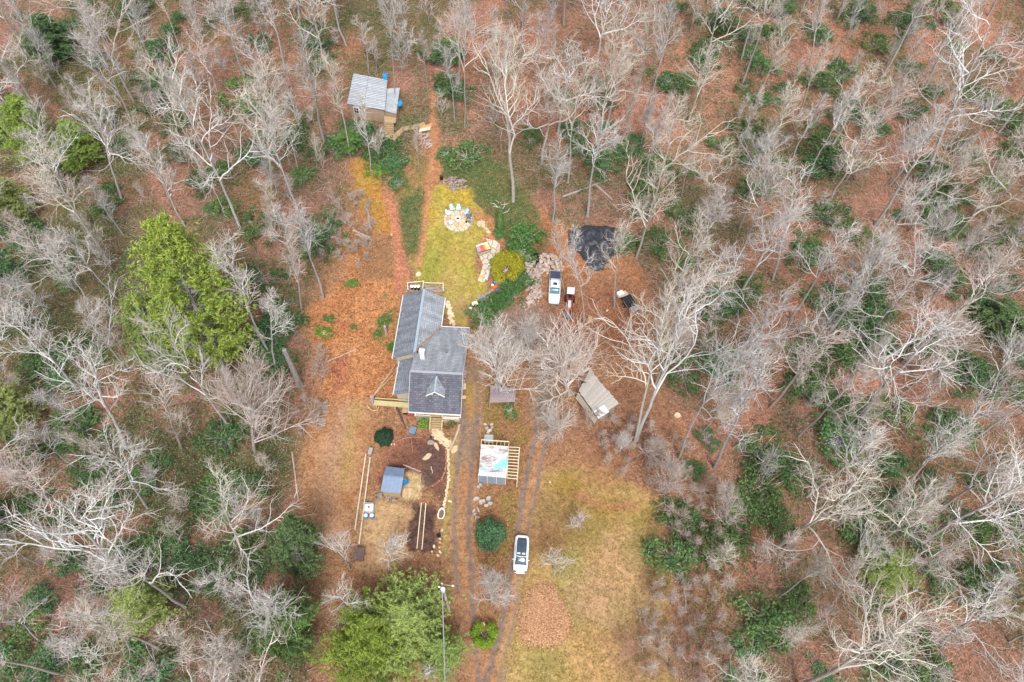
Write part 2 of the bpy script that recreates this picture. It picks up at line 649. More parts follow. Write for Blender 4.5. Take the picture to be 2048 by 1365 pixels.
track([(956, 830), (950, 880), (944, 930), (939, 985), (937, 1040), (939, 1090), (942, 1150), (945, 1220), (950, 1290), (958, 1375)], 0.30, (134, 114, 102), 0.16, 0.35, sink=0.06)
track([(925, 1180), (932, 1260), (942, 1340)], 0.5, (160, 116, 84), 0.5, 0.6)
track([(1082, 720), (1082, 790), (1076, 835), (1070, 871), (1059, 925), (1047, 985), (1038, 1040), (1030, 1100), (1020, 1150), (1013, 1193), (1000, 1262), (978, 1340), (966, 1375)], 0.34, (134, 114, 102), 0.16, 0.35, sink=0.06)
track([(1090, 720), (1098, 800), (1097, 868), (1083, 925), (1070, 1000), (1060, 1050), (1052, 1110), (1044, 1163), (1031, 1241), (1012, 1310), (996, 1375)], 0.34, (134, 114, 102), 0.16, 0.35, sink=0.06)
track([(1090, 700), (1090, 760), (1084, 830)], 1.7, (146, 128, 114), 1.0, 0.5, op=0.8)
# field
FIELD = [(1086, 950), (1180, 930), (1320, 1000), (1335, 1100), (1345, 1375), (1005, 1375), (1040, 1240), (1056, 1120), (1075, 1020)]
area(FIELD, (186, 148, 90), 0.8, 0.55, cls=6, col2=(172, 138, 82))
for a in ((1135, 975, 2.2, (152, 122, 40)), (1215, 1035, 2.4, (158, 128, 50)), (1290, 1045, 2.2, (152, 134, 56)), (1120, 1050, 4.0, (140, 108, 70)), (1150, 1160, 2.2, (160, 150, 88)),
          (1150, 1210, 2.0, (148, 134, 80)), (1060, 1330, 3.0, (172, 148, 84)), (1260, 1170, 3.5, (190, 152, 106)), (1230, 1100, 3.5, (190, 148, 104)), (1250, 1290, 3.0, (164, 118, 88)),
          (1300, 1300, 4.0, (140, 106, 86)), (1240, 1262, 0.7, (132, 96, 72)), (1180, 1060, 2.2, (150, 130, 66)), (1280, 1100, 2.0, (146, 130, 74)), (1140, 1120, 1.8, (152, 138, 78)), (1100, 1330, 2.5, (158, 140, 76)), (1220, 1220, 2.2, (158, 136, 84)), (1300, 1160, 1.6, (130, 92, 68)), (1200, 940, 3, (160, 112, 76)), (1110, 1200, 2.0, (150, 128, 70)),
          (1190, 1320, 2.5, (186, 146, 92)), (1330, 1060, 2.5, (140, 98, 76)), (1090, 1080, 2.0, (156, 112, 76)), (1190, 1190, 3.0, (188, 146, 108))):
    blob(*a[:4], 0.75, 0.55)
track([(1150, 990), (1200, 1012), (1270, 1014)], 0.5, (168, 110, 80), 0.6, 0.7, op=0.8)
# woods floor accents seen in the photograph
for a in ((630, 30, 3), (500, 90, 3), (240, 95, 2.5), (700, 90, 3), (720, 200, 2.4), (520, 390, 3.5), (540, 450, 3), (455, 60, 2), (1660, 120, 5), (1720, 60, 4), (1580, 220, 3.5),
          (1860, 330, 3.5), (1840, 130, 3), (1570, 630, 3), (1590, 600, 3), (1640, 570, 3), (1870, 540, 3), (1850, 970, 4), (1480, 1070, 4), (1420, 1180, 4), (950, 100, 4), (1070, 60, 4),
          (1220, 300, 4), (1180, 230, 4), (910, 150, 4), (1040, 180, 4), (1120, 250, 4), (1230, 120, 4), (1370, 150, 4)):
    blob(a[0], a[1], a[2], (178, 114, 86), 0.55, 1.1)

# small relief
fine = (X > -39) & (X < 35) & (Y > 5) & (Y < 99)
Z += np.where(fine, (fbm(X, Y, 1.3, 77) - 0.5) * 0.10 + (vnoise(X, Y, 0.4, 78) - 0.5) * 0.05, (fbm(X, Y, 6, 79) - 0.5) * 0.3)
PV[:, 2] = Z
_lum = COL[:, :3] @ np.array([.3, .55, .15])
COL[:, :3] = (COL[:, :3] * .9 + _lum[:, None] * .1) * .76


def ground_material():
    m = bpy.data.materials.new('ground_cover_soil')
    m.use_nodes = True
    n, l = m.node_tree.nodes, m.node_tree.links
    b = n['Principled BSDF']
    b.inputs['Roughness'].default_value = 0.95
    b.inputs['Specular IOR Level'].default_value = 0.1
    at = n.new('ShaderNodeAttribute')
    at.attribute_name = 'Col'
    tc = n.new('ShaderNodeTexCoord')
    vo = n.new('ShaderNodeTexVoronoi')
    vo.inputs['Scale'].default_value = 6.5
    l.new(tc.outputs['Object'], vo.inputs['Vector'])
    sp = n.new('ShaderNodeSeparateColor')
    l.new(vo.outputs['Color'], sp.inputs[0])
    nz = n.new('ShaderNodeTexNoise')
    nz.inputs['Scale'].default_value = 1.6
    nz.inputs['Detail'].default_value = 4
    nz.inputs['Roughness'].default_value = 0.75
    l.new(tc.outputs['Object'], nz.inputs['Vector'])
    # leaf-to-leaf brightness, scaled by the speckle amount in alpha
    ma = n.new('ShaderNodeMapRange')
    ma.inputs['To Min'].default_value = -0.42
    ma.inputs['To Max'].default_value = 0.46
    l.new(sp.outputs[0], ma.inputs['Value'])
    mu = n.new('ShaderNodeMath')
    mu.operation = 'MULTIPLY'
    l.new(ma.outputs[0], mu.inputs[0])
    l.new(at.outputs['Alpha'], mu.inputs[1])
    mb = n.new('ShaderNodeMapRange')
    mb.inputs['From Min'].default_value = 0.3
    mb.inputs['From Max'].default_value = 0.7
    mb.inputs['To Min'].default_value = 0.68
    mb.inputs['To Max'].default_value = 1.32
    l.new(nz.outputs['Fac'], mb.inputs['Value'])
    ad = n.new('ShaderNodeMath')
    ad.operation = 'ADD'
    l.new(mu.outputs[0], ad.inputs[0])
    l.new(mb.outputs[0], ad.inputs[1])
    mx = n.new('ShaderNodeMix')
    mx.data_type = 'RGBA'
    mx.blend_type = 'MULTIPLY'
    mx.inputs['Factor'].default_value = 1
    l.new(at.outputs['Color'], mx.inputs['A'])
    l.new(ad.outputs[0], mx.inputs['B'])
    l.new(mx.outputs['Result'], b.inputs['Base Color'])
    return m


GM = ground_material()
ii, jj = np.meshgrid(np.arange(NXg - 1), np.arange(NYg - 1))
q0 = (jj * NXg + ii).ravel()
QUADS = np.stack([q0, q0 + 1, q0 + 1 + NXg, q0 + NXg], 1)
FC = CLS[q0]
for c, nm in enumerate(['ground', 'lawn', 'driveway', 'footpath', 'garden_soil', 'vegetable_bed', 'field']):
    q = QUADS[FC == c]
    if not len(q):
        continue
    u, inv = np.unique(q.ravel(), return_inverse=True)
    me = np_mesh(nm, PV[u], inv.reshape(-1, 4), GM, smooth=True)
    ca = me.color_attributes.new('Col', 'FLOAT_COLOR', 'POINT')
    ca.data.foreach_set('color', np.clip(COL[u], 0, 4).astype(np.float32).ravel())
    tag(link(nm, me), kind='structure')

# ------------------------------------------------------------------ materials for built things
m_white = M('white_paint', (232, 230, 228), 0.6, 0.08, 4)
m_trim = M('white_trim', (225, 224, 222), 0.6, 0.08, 3)
m_glass = M('dark_glass', (40, 52, 60), 0.12, 0.2, 2, spec=0.6)
m_grayw = M('weathered_wood', (150, 138, 126), 0.9, 0.3, 5, stretch=(1, 6, 6))
m_tanw = M('tan_wood', (172, 146, 112), 0.85, 0.22, 4, stretch=(5, 1, 5))
m_yelw = M('new_lumber', (186, 174, 130), 0.8, 0.14, 4)
m_pale = M('pale_lumber', (220, 200, 178), 0.8, 0.12, 4)
m_dark = M('black_plastic', (32, 33, 36), 0.5, 0.2, 4)
m_siding = M('pale_siding', (176, 168, 150), 0.85, 0.15, 4)
m_stone = M('tan_stone', (196, 172, 142), 0.9, 0.22, 3, tint=True, bump=0.4)
m_gstone = M('grey_stone', (158, 150, 142), 0.9, 0.25, 3, tint=True, bump=0.4)
m_metalroof = M('galvanised_sheet', (196, 200, 206), 0.45, 0.16, 2.5, metallic=0.3)
m_bluegrey = M('bluegrey_metal', (116, 132, 156), 0.5, 0.1, 2, metallic=0.1)
m_blue = M('blue_tarp', (30, 132, 196), 0.5, 0.2, 4)
m_cyan = M('cyan_tarp', (92, 196, 216), 0.45, 0.25, 3, col2=(170, 226, 232))
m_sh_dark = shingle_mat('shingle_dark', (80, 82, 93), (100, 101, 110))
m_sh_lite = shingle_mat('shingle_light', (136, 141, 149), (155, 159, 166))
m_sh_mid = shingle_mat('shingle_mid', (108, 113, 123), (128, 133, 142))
m_brick = M('clay_brick', (158, 112, 90), 0.9, 0.2, 3, tint=True)


def rnd(a, b):
    return random.uniform(a, b)


def tinted(o, lo=0.8, hi=1.15, warm=0.06):
    k = rnd(lo, hi)
    w = rnd(-warm, warm)
    o.color = (k * (1 + w), k, k * (1 - w), 1)
    return o


# ------------------------------------------------------------------ the house
HA = PL(817, 824, 4.6)
HU = Vector((0.99975, -0.02222, 0))
HV = Vector((0.02222, 0.99975, 0))


def H(u, v, z):
    p = HA + HU * u + HV * v
    return Vector((p.x, p.y, z))


house = thing('house', 'grey shingled cottage with a front dormer, porch and rear gabled wing', 'house', H(3.5, 7, 0.9))
ZE, ZR, VR, UE, VN = 4.6, 7.8, 4.4, 6.98, 14.0


def roof_plane(name, quad, t, mat, udir, vdir, parent=house):
    return MB().slab(quad, t).build(name, mat, parent, uvplane=(udir, vdir))


sl = (Vector((HV.x * VR, HV.y * VR, ZR - ZE))).normalized()
nl = (Vector((HV.x * (VN - VR), HV.y * (VN - VR), -(ZR - ZE)))).normalized()
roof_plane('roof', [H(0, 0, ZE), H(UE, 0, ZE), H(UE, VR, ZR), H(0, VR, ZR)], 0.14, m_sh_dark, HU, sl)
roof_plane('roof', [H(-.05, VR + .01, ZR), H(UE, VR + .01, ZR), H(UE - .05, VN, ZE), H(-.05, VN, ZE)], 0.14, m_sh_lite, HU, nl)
MB().beam(H(-.05, VR, ZR + .03), H(UE, VR, ZR + .03), 0.34, 0.07).build('ridge_cap', M('ridge', (150, 154, 164), var=.15), house)
# rear wing: ridge runs away from the front
WW, WE, WN, WS, ZW = -3.35, 2.85, 19.25, 8.2, 6.4
wl_ = Vector((HU.x * 3.3, HU.y * 3.3, 1.8)).normalized()
wr_ = Vector((-HU.x * 2.8, -HU.y * 2.8, 1.8)).normalized()
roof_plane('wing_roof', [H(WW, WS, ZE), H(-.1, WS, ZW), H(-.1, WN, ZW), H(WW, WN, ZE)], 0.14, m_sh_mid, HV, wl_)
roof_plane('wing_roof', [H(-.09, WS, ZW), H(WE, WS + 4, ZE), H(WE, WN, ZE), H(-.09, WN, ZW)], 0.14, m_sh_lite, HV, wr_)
rc = MB()
for k in range(24):
    v0 = WS + .1 + k * (WN - WS - .1) / 24
    rc.box(H(-.1, v0 + .22, ZW + .02), (.36, .42, .06), 0)
rc.build('ridge_cap', M('ridge_lead', (150, 164, 178), var=.12), house)
# lean-to on the west side
lt = Vector((HU.x * 2.7, HU.y * 2.7, .9)).normalized()
roof_plane('lean_to_roof', [H(-2.55, 2.85, 3.85), H(.06, 3.0, 4.75), H(.06, 8.6, 4.75), H(-2.45, 8.3, 3.85)], 0.12, m_sh_mid, HV, lt)
# white fascia boards
fa = MB()
for a, b in ((H(0, -.04, ZE - .1), H(UE, -.04, ZE - .1)), (H(WW - .05, WS, ZE - .06), H(WW - .05, WN, ZE - .06)), (H(WE + .05, VN, ZE - .06), H(WE + .05, WN, ZE - .06)),
             (H(WE + .1, VN + .06, ZE - .06), H(UE, VN + .06, ZE - .06)), (H(-2.6, 2.85, 3.8), H(-2.5, 8.2, 3.8))):
    MB().beam(a, b, .09, .2).build('fascia', m_trim, house)
for a, b in ((H(UE + .03, 0, ZE - .03), H(UE + .03, VR, ZR - .03)), (H(UE + .03, VR, ZR - .03), H(UE, VN, ZE - .03)), (H(-.04, 0, ZE - .03), H(-.04, VR, ZR - .03))):
    MB().beam(a, b, .07, .16).build('rake_board', M('grey_trim', (170, 172, 176), var=.1), house)
# walls
zb = -0.5


def wallprism(pts2, z0, z1):
    mb = MB()
    mb.hexa([H(u, v, z0) for u, v in pts2], [H(u, v, z1) for u, v in pts2])
    return mb


wallprism([(.4, 2.3), (UE - .4, 2.3), (UE - .4, VN - .4), (.4, VN - .4)], zb, ZE - .16).build('wall', m_siding, house)
wallprism([(WW + .4, WS + .4), (WE - .4, WS + .4), (WE - .4, WN - .4), (WW + .4, WN - .4)], zb, ZE - .16).build('wall', m_siding, house)
wallprism([(-2.2, 3.3), (.3, 3.3), (.3, 8.4), (-2.2, 8.4)], zb, 3.7).build('wall', m_siding, house)
for u in (.45, UE - .55):
    mb = MB()
    a, b, c, d = H(u, .6, ZE), H(u, VN - .6, ZE), H(u, VR + .1, ZR - .3), H(u, VR - .1, ZR - .3)
    o = HU * .1
    mb.hexa([a, b, c, d], [a + o, b + o, c + o, d + o])
    mb.build('gable_wall', m_siding, house)
mb = MB()
a, b, c = H(WW + .5, WN - .5, ZE - .2), H(WE - .5, WN - .5, ZE - .2), H(-.1, WN - .5, ZW - .25)
o = HV * .1
mb.hexa([a, b, c], [a + o, b + o, c + o])
mb.build('gable_wall', m_siding, house)
# front windows and door under the porch roof
for u in (1.5, 5.6):
    MB().box(H(u, 2.27, 3.1), (1.0, .06, 1.2)).build('window', m_trim, house)
    MB().box(H(u, 2.22, 3.1), (.8, .05, 1.0)).build('pane', m_glass, house)
MB().box(H(3.45, 2.27, 2.85), (.95, .07, 2.05)).build('door', M('door_red', (120, 60, 50)), house)
# east wall windows
for v in (5, 8.5, 12):
    MB().box(H(UE - .38, v, 3.1), (.06, 1.0, 1.2)).build('window', m_trim, house)
# dormer
dz0 = ZE + 1.95 * (ZR - ZE) / VR
dl = Vector((HU.x * 1.15, HU.y * 1.15, 1.0)).normalized()
dr_ = Vector((-HU.x * 1.15, -HU.y * 1.15, 1.0)).normalized()
PEAK = 7.55
dorm = MB()
fp = [H(2.5, 1.98, dz0 - .1), H(4.55, 1.98, dz0 - .1), H(4.55, 1.98, 6.5), H(3.52, 1.98, PEAK - .12), H(2.5, 1.98, 6.5)]
bk = [p + HV * 2.2 for p in fp]
dorm.hexa(fp, bk)
dormer = dorm.build('dormer', m_siding, house)


def sub(o, parent):
    o.parent = parent
    return o


for q, ud, vd in (([H(2.28, 1.62, 6.42), H(3.52, 1.62, PEAK), H(3.52, 4.1, PEAK), H(2.28, 2.75, 6.42)], HV, dl),
                  ([H(3.525, 1.62, PEAK), H(4.77, 1.62, 6.42), H(4.77, 2.75, 6.42), H(3.525, 4.1, PEAK)], HV, dr_)):
    sub(roof_plane('dormer_roof', q, .1, m_sh_lite, ud, vd), dormer)
sub(MB().beam(H(3.52, 1.6, PEAK + .02), H(3.52, 4.0, PEAK + .02), .22, .05).build('ridge_cap', MATS['ridge_lead'], house), dormer)
sub(MB().box(H(3.52, 1.94, 6.55), (1.05, .08, .75)).build('window', m_trim, house), dormer)
sub(MB().box(H(3.52, 1.89, 6.55), (.75, .06, .5)).build('pane', m_glass, house), dormer)
for sgn in (-1, 1):
    sub(MB().beam(H(3.52 + sgn * 1.25, 1.58, 6.36), H(3.52, 1.58, PEAK - .05), .07, .16).build('rake_board', m_trim, house), dormer)
# chimney, flue pipe and roof vent
ch = MB()
ch.box(H(1.25, 7.1, 7.5), (.62, .62, 2.3))
chim = ch.build('chimney', M('chimney_metal', (206, 208, 214), .5, .1, 3), house)
sub(MB().box(H(1.25, 7.1, 8.7), (.72, .72, .1)).build('cap', m_trim, house), chim)
sub(MB().tube([H(1.25, 7.1, 8.75), H(1.25, 7.1, 9.05)], .14, 8).build('flue', m_metalroof, house), chim)
MB().tube([H(.35, 8.1, 6.1), H(.35, 8.1, 7.0)], .1, 8).build('vent_pipe', m_dark, house)
MB().box(H(4.3, 8.6, 6.55), (.4, .4, .25)).build('roof_vent', M('vent_grey', (110, 112, 118)), house)
# porch: deck boards, posts, rail, stairs
for k in range(9):
    MB().box(H(3.5, .95 + k * .15, 1.75), (6.3, .135, .05)).build('deck_board', m_tanw, house)
for u in (.55, 2.6, 4.35, 6.75):
    MB().box(H(u, .98, 3.05), (.14, .14, 2.7)).build('porch_post', m_trim, house)
MB().beam(H(.5, .95, 4.38), H(6.8, .95, 4.38), .14, .2).build('porch_beam', m_trim, house)
for u0, u1 in ((.6, 2.55), (4.4, 6.7)):
    MB().beam(H(u0, .95, 2.65), H(u1, .95, 2.65), .12, .06).build('hand_rail', m_trim, house)
    MB().beam(H(u0, .95, 1.98), H(u1, .95, 1.98), .06, .08).build('bottom_rail', m_trim, house)
    for k in range(int((u1 - u0) / .3)):
        MB().box(H(u0 + .2 + k * .3, .95, 2.3), (.04, .04, .62)).build('baluster', m_trim, house)
MB().box(H(5.5, .62, 2.25), (2.2, .3, .12)).build('flower_shelf', m_pale, house)
for k in range(6):
    MB().box(H(3.48, .72 - k * .25, 1.53 - k * .22), (1.5, .28, .06)).build('stair_tread', m_tanw, house)
for u in (2.66, 4.3):
    MB().beam(H(u, .85, 1.75), H(u, -.75, .35), .06, .3).build('stringer', m_yelw, house)
    MB().beam(H(u, .9, 2.65), H(u, -.75, 1.2), .1, .07).build('stair_rail', m_yelw, house)
    MB().box(H(u, -.75, .8), (.1, .1, .9)).build('rail_post', m_yelw, house)
# lattice skirt by the porch
MB().box(H(1.6, .88, 1.1), (2.0, .05, 1.2)).build('skirt_panel', m_grayw, house)
MB().box(H(5.5, .88, 1.1), (2.2, .05, 1.2)).build('skirt_panel', m_siding, house)

# ------------------------------------------------------------------ yellow lumber walkway west of the porch
rw = thing('timber_walkway', 'new yellow lumber walkway running west from the porch to a dead stump', 'walkway', H(-3, 2.6, .6))
for k in range(2):
    MB().beam(H(-5.5, 2.32 + k * .62, 1.62), H(.3, 2.2 + k * .62, 1.66), .1, .24).build('joist', m_yelw, rw)
for k in range(3):
    MB().beam(H(-5.4, 2.42 + k * .19, 1.78), H(.3, 2.3 + k * .19, 1.82), .17, .04).build('deck_board', m_yelw, rw)
MB().beam(H(-5.4, 3.1, 2.1), H(.3, 3.0, 2.15), .08, .16).build('side_rail', m_yelw, rw)
for u in (-5.2, -2.6, -.2):
    for v in (2.4, 2.95):
        MB().box(H(u, v, 1.0), (.12, .12, 1.3)).build('post', m_yelw, rw)
pt = [H(-5.5, 2.1, 1.6), H(-5.5, 1.6, 1.2), H(-5.0, 1.5, 1.25), H(-4.7, 2.0, 1.5)]
MB().tube([H(-6.4, 2.2, 1.5), H(-5.9, 1.75, 1.3), H(-5.4, 1.6, 1.2), H(-4.9, 1.7, 1.3), H(-4.7, 2.1, 1.55)], .05, 5).build('curved_rail', m_yelw, rw)

# ------------------------------------------------------------------ cabin in the woods
CB = [PL(706.8, 147.4, 12.2), PL(775, 160.5, 12.2), PL(770, 221, 10.7), PL(694, 208.5, 10.7)]
cab = thing('cabin', 'small weathered cabin with a pale metal roof and white window in the woods', 'cabin', on((CB[3].x + CB[2].x) / 2, CB[3].y, -.3))
e01 = (CB[1] - CB[0])
nC = 19
roofc = MB().slab([CB[3], CB[2], CB[1], CB[0]], .06).build('roof', M('lap_metal', (132, 138, 146), .5, .2, 3), cab)
m_pur = M('roof_lap_shadow', (150, 154, 160), .5, .3, 3, stretch=(4, 1, 1), metallic=.3)
nrm = (CB[2] - CB[3]).cross(CB[0] - CB[3]).normalized()
for k in range(nC):
    for h in range(2):
        t0 = (k + .12) / nC
        t1 = (k + .72) / nC
        a0, a1 = CB[0].lerp(CB[3], t0), CB[1].lerp(CB[2], t0)
        b0, b1 = CB[0].lerp(CB[3], t1), CB[1].lerp(CB[2], t1)
        s0, s1 = (.005, .44) if h == 0 else (.455, .995)
        q = [b0.lerp(b1, s0), b0.lerp(b1, s1), a0.lerp(a1, s1), a0.lerp(a1, s0)]
        q = [p + nrm * (.075 if i < 2 else .045) for i, p in enumerate(q)]
        o = MB().slab(q, .03).build('roof_panel', M('pale_metal', (200, 204, 210), .45, .18, 1.8, metallic=.25, tint=True), cab)
        tinted(o, .82, 1.05, .01)
        sub(o, roofc)
# lower east roof
CE = [PL(771, 178, 11.3), PL(799.5, 176, 11.3), PL(792.7, 228, 10.4), PL(765, 221, 10.4)]
cr2 = MB().slab([CE[3], CE[2], CE[1], CE[0]], .06).build('lean_to_roof', M('dull_metal', (170, 178, 184), .5, .2, 2), cab)
n2_ = (CE[2] - CE[3]).cross(CE[0] - CE[3]).normalized()
for k in range(5):
    a0, a1 = CE[0].lerp(CE[3], k / 5 + .02), CE[1].lerp(CE[2], k / 5 + .02)
    b0, b1 = CE[0].lerp(CE[3], k / 5 + .19), CE[1].lerp(CE[2], k / 5 + .19)
    o = MB().slab([p + n2_ * .05 for p in (b0, b1, a1, a0)], .03).build('roof_panel', MATS['pale_metal'], cab)
    tinted(o, .65, 1.0, .02)
    sub(o, cr2)
ins = .3
ce = sum(CB, Vector()) / 4
W = [ce + (p - ce) * .92 for p in CB]
gz = float(TZ(0, CB[3].y)) - .4
wallm = M('weathered_boards', (158, 136, 116), .9, .25, 3, stretch=(.6, .6, 7))
for i in range(4):
    a, b = W[i], W[(i + 1) % 4]
    mb = MB()
    n_ = (b - a).cross(Vector((0, 0, 1))).normalized() * .08
    ta, tb = a.z - .12, b.z - .12
    mb.hexa([Vector((a.x, a.y, gz)), Vector((b.x, b.y, gz)), Vector((b.x, b.y, gz)) + n_, Vector((a.x, a.y, gz)) + n_],
            [Vector((a.x, a.y, ta)), Vector((b.x, b.y, tb)), Vector((b.x, b.y, tb)) + n_, Vector((a.x, a.y, ta)) + n_])
    mb.build('wall', wallm, cab)
wd = (W[2] - W[3]).normalized()
wnorm = Vector((wd.y, -wd.x, 0)).normalized()
for k in range(10):
    z = gz + .3 + k * .3
    if z < 10.4:
        MB().beam(Vector((W[3].x, W[3].y, z)) + wnorm * .1, Vector((W[2].x, W[2].y, z)) + wnorm * .1, .05, .26).build('siding_board', wallm, cab)
wc = W[3] + wd * 1.25 + wnorm * .16
MB().box((wc.x, wc.y, 9.65), (.95, .07, 1.3), math.atan2(wd.y, wd.x)).build('window', m_trim, cab)
for sx in (-.2, .2):
    for sz in (-.28, .28):
        q = wc + wd * sx + wnorm * .05
        MB().box((q.x, q.y, 9.65 + sz), (.32, .05, .48), math.atan2(wd.y, wd.x)).build('pane', m_glass, cab)
# east room walls below the lower roof
W2 = [sum(CE, Vector()) / 4 + (p - sum(CE, Vector()) / 4) * .9 for p in CE]
MB().hexa([Vector((p.x, p.y, gz)) for p in reversed(W2)], [Vector((p.x, p.y, p.z - .12)) for p in reversed(W2)]).build('wall', wallm, cab)

# cabin landing, stairs, deck and boardwalk
ds = thing('cabin_steps', 'tan timber steps and deck leading down from the metal-roofed cabin', 'steps', G(778, 262))


def deck(px_quad, z, name, par, n, mat=m_tanw, th=.06):
    q = [PL(*p, z) for p in px_quad]
    for k in range(n):
        t0, t1 = (k + .04) / n, (k + .96) / n
        MB().slab([q[0].lerp(q[3], t0), q[1].lerp(q[2], t0), q[1].lerp(q[2], t1), q[0].lerp(q[3], t1)], th).build(name, mat, par)
    return q


z0 = float(TZ(0, G(778, 262).y))
deck([(768, 232), (792, 236), (791, 246), (769, 245)], z0 + 1.75, 'landing_board', ds, 5)
for k in range(6):
    t = k / 5
    c = PL(778, 247 + t * 20, z0 + 1.5 - t * 1.25)
    MB().box(c, (1.45, .36, .07), -.05).build('stair_tread', m_tanw, ds)
for px in (769, 787):
    MB().beam(PL(px, 246, z0 + 1.5), PL(px, 268, z0 + .2), .06, .28).build('stringer', m_grayw, ds)
deck([(769, 270), (794, 268), (789, 288), (769, 288)], z0 + .18, 'deck_board', ds, 8)
deck([(786, 269), (803, 255), (808, 261), (793, 279)], z0 + .2, 'deck_board', ds, 6)
for i, q in enumerate([[(803, 254), (822, 251), (822, 259), (805, 262)], [(822, 250), (836, 250), (836, 258), (822, 259)], [(836, 248), (848, 244), (853, 254), (838, 258)]]):
    deck(q, z0 + .22 + .12 * i, 'boardwalk_plank', ds, 4)

# ------------------------------------------------------------------ weathered plank-roofed shed
SR = [PL(1180, 740, 3.5), PL(1237.7, 808, 3.5), PL(1194.7, 835.6, 2.7), PL(1157, 783, 2.7)]     # N, E, S, W
shed = thing('plank_shed', 'weathered shed with a grey plank roof beside the twiggy maple', 'shed', on(12.2, 47.5, -.1))
m_plank = M('grey_plank', (174, 167, 160), .92, .2, 3, stretch=(1, 5, 5), tint=True)
npk = 26
for k in range(npk):
    t0, t1 = k / npk + .002, (k + 1) / npk - .003
    a, b = SR[0].lerp(SR[1], t0), SR[0].lerp(SR[1], t1)
    c, d = SR[3].lerp(SR[2], t1), SR[3].lerp(SR[2], t0)
    e1, e2 = rnd(0, .03), 1 + rnd(-.01, .03)
    dz = Vector((0, 0, rnd(0, .03)))
    q = [d.lerp(a, e1) + dz, c.lerp(b, e1) + dz, c.lerp(b, e2) + dz, d.lerp(a, e2) + dz]
    tinted(MB().slab(q, .04).build('roof_plank', m_plank, shed), .86, 1.06, .02)
cs = sum(SR, Vector()) / 4
Wd = [cs + (p - cs) * .9 for p in SR]
gz2 = .4
for i in range(4):
    a, b = Wd[i], Wd[(i + 1) % 4]
    n_ = (b - a).cross(Vector((0, 0, 1))).normalized() * .07
    up = lambda p, z: Vector((p.x, p.y, z))
    MB().hexa([up(a, gz2), up(b, gz2), up(b, gz2) + n_, up(a, gz2) + n_], [up(a, a.z - .1), up(b, b.z - .1), up(b, b.z - .1) + n_, up(a, a.z - .1) + n_]).build('wall', m_grayw, shed)
# pale strip of the lower lean-to along the west side and the white sheet on the south corner
o = (SR[3] - SR[0]).normalized()
MB().slab([SR[2] + o * .75 - Vector((0, 0, .5)), SR[2] + o * .05 - Vector((0, 0, .2)), SR[3] + o * .05 - Vector((0, 0, .2)), SR[3] + o * .75 - Vector((0, 0, .5))], .05).build('lean_to_roof', m_grayw, shed)
u1, v1 = (SR[1] - SR[2]).normalized(), (SR[3] - SR[2]).normalized()
n3_ = Vector((0, 0, .09))
for k in range(4):
    p = SR[2] - v1 * .25 + v1 * (k * .32)
    tinted(MB().slab([p + n3_, p + u1 * 1.75 + n3_, p + u1 * 1.75 + v1 * .31 + n3_, p + v1 * .31 + n3_], .02).build('roof_sheet', M('white_sheet', (222, 224, 226), .4, .12, 3, tint=True), shed), .9, 1.05, .01)
for k in range(4):
    p = SR[0] + Vector((-.55 + k * .22, .35 + k * .05, -.35))
    tinted(MB().beam(p, p + Vector((-.9, -.35 - .1 * k, -.1)), .2, .04).build('loose_board', m_plank, shed), .9, 1.2)
MB().tube([Vector((SR[3].lerp(SR[0], .35) + u1 * .3 + Vector((0, 0, .1)))), Vector((SR[3].lerp(SR[0], .35) + u1 * .3 + Vector((0, 0, .16))))], .2, 8).build('vent_cap', M('rust_dark', (90, 84, 78)), shed)

# stacks of lumber beside it
ls = thing('lumber_stack', 'stack of tan boards with a grey sheet lying north of the plank-roofed shed', 'lumber', G(1150, 735))
for k in range(5):
    a, b = G(1142 + k * 2.2, 744), G(1144 + k * 2.2, 722)
    tinted(MB().beam(a + Vector((0, 0, .2)), b + Vector((0, 0, .2 + .05 * (k % 2))), .15, .12).build('board', M('tan_board', (205, 172, 132), .85, .15, 4, tint=True), ls), .85, 1.1)
for k in range(4):
    a, b = G(1153 + k * 2.4, 743), G(1155 + k * 2.0, 704)
    tinted(MB().beam(a + Vector((0, 0, .3)), b + Vector((0, 0, .35)), .16, .14).build('board', MATS['tan_board'], ls), .9, 1.2)
q = [PL(1140, 725, 1.6), PL(1149, 725, 1.6), PL(1150, 710, 1.6), PL(1141, 709, 1.6)]
MB().slab(q, .08).build('grey_sheet', M('grey_sheet', (186, 192, 200), .5), ls)

# ------------------------------------------------------------------ open timber shed with white roof and pergola rafters
pg = thing('timber_frame_shed', 'half-built shed with a stained white roof, blue tarp and open rafters', 'shed', on(-1.8, 36.8, 0))
zr_ = 2.75
PR = [PL(962, 891, zr_ + .3), PL(1016, 894.6, zr_ + .3), PL(1013, 945, zr_), PL(957.7, 943.8, zr_)]
m_wr = M('stained_white_sheet', (206, 202, 205), .6, .08, 1.1, col2=(218, 218, 224))
# dirt stains with their own shape on the sheet
_n, _l = m_wr.node_tree.nodes, m_wr.node_tree.links
_b = _n['Principled BSDF']
_tc = _n.new('ShaderNodeTexCoord')
_mp = _n.new('ShaderNodeMapping')
_mp.inputs['Scale'].default_value = (.55, 1.1, 1)
_mp.inputs['Location'].default_value = (.35, .1, 0)
_l.new(_tc.outputs['Object'], _mp.inputs[0])
_nz = _n.new('ShaderNodeTexNoise')
_nz.inputs['Scale'].default_value = 1.2
_nz.inputs['Detail'].default_value = 7
_nz.inputs['Roughness'].default_value = .7
_l.new(_mp.outputs[0], _nz.inputs['Vector'])
_cr = _n.new('ShaderNodeValToRGB')
_cr.color_ramp.elements[0].position = .44
_cr.color_ramp.elements[1].position = .6
_l.new(_nz.outputs['Fac'], _cr.inputs[0])
_mx = _n.new('ShaderNodeMix')
_mx.data_type = 'RGBA'
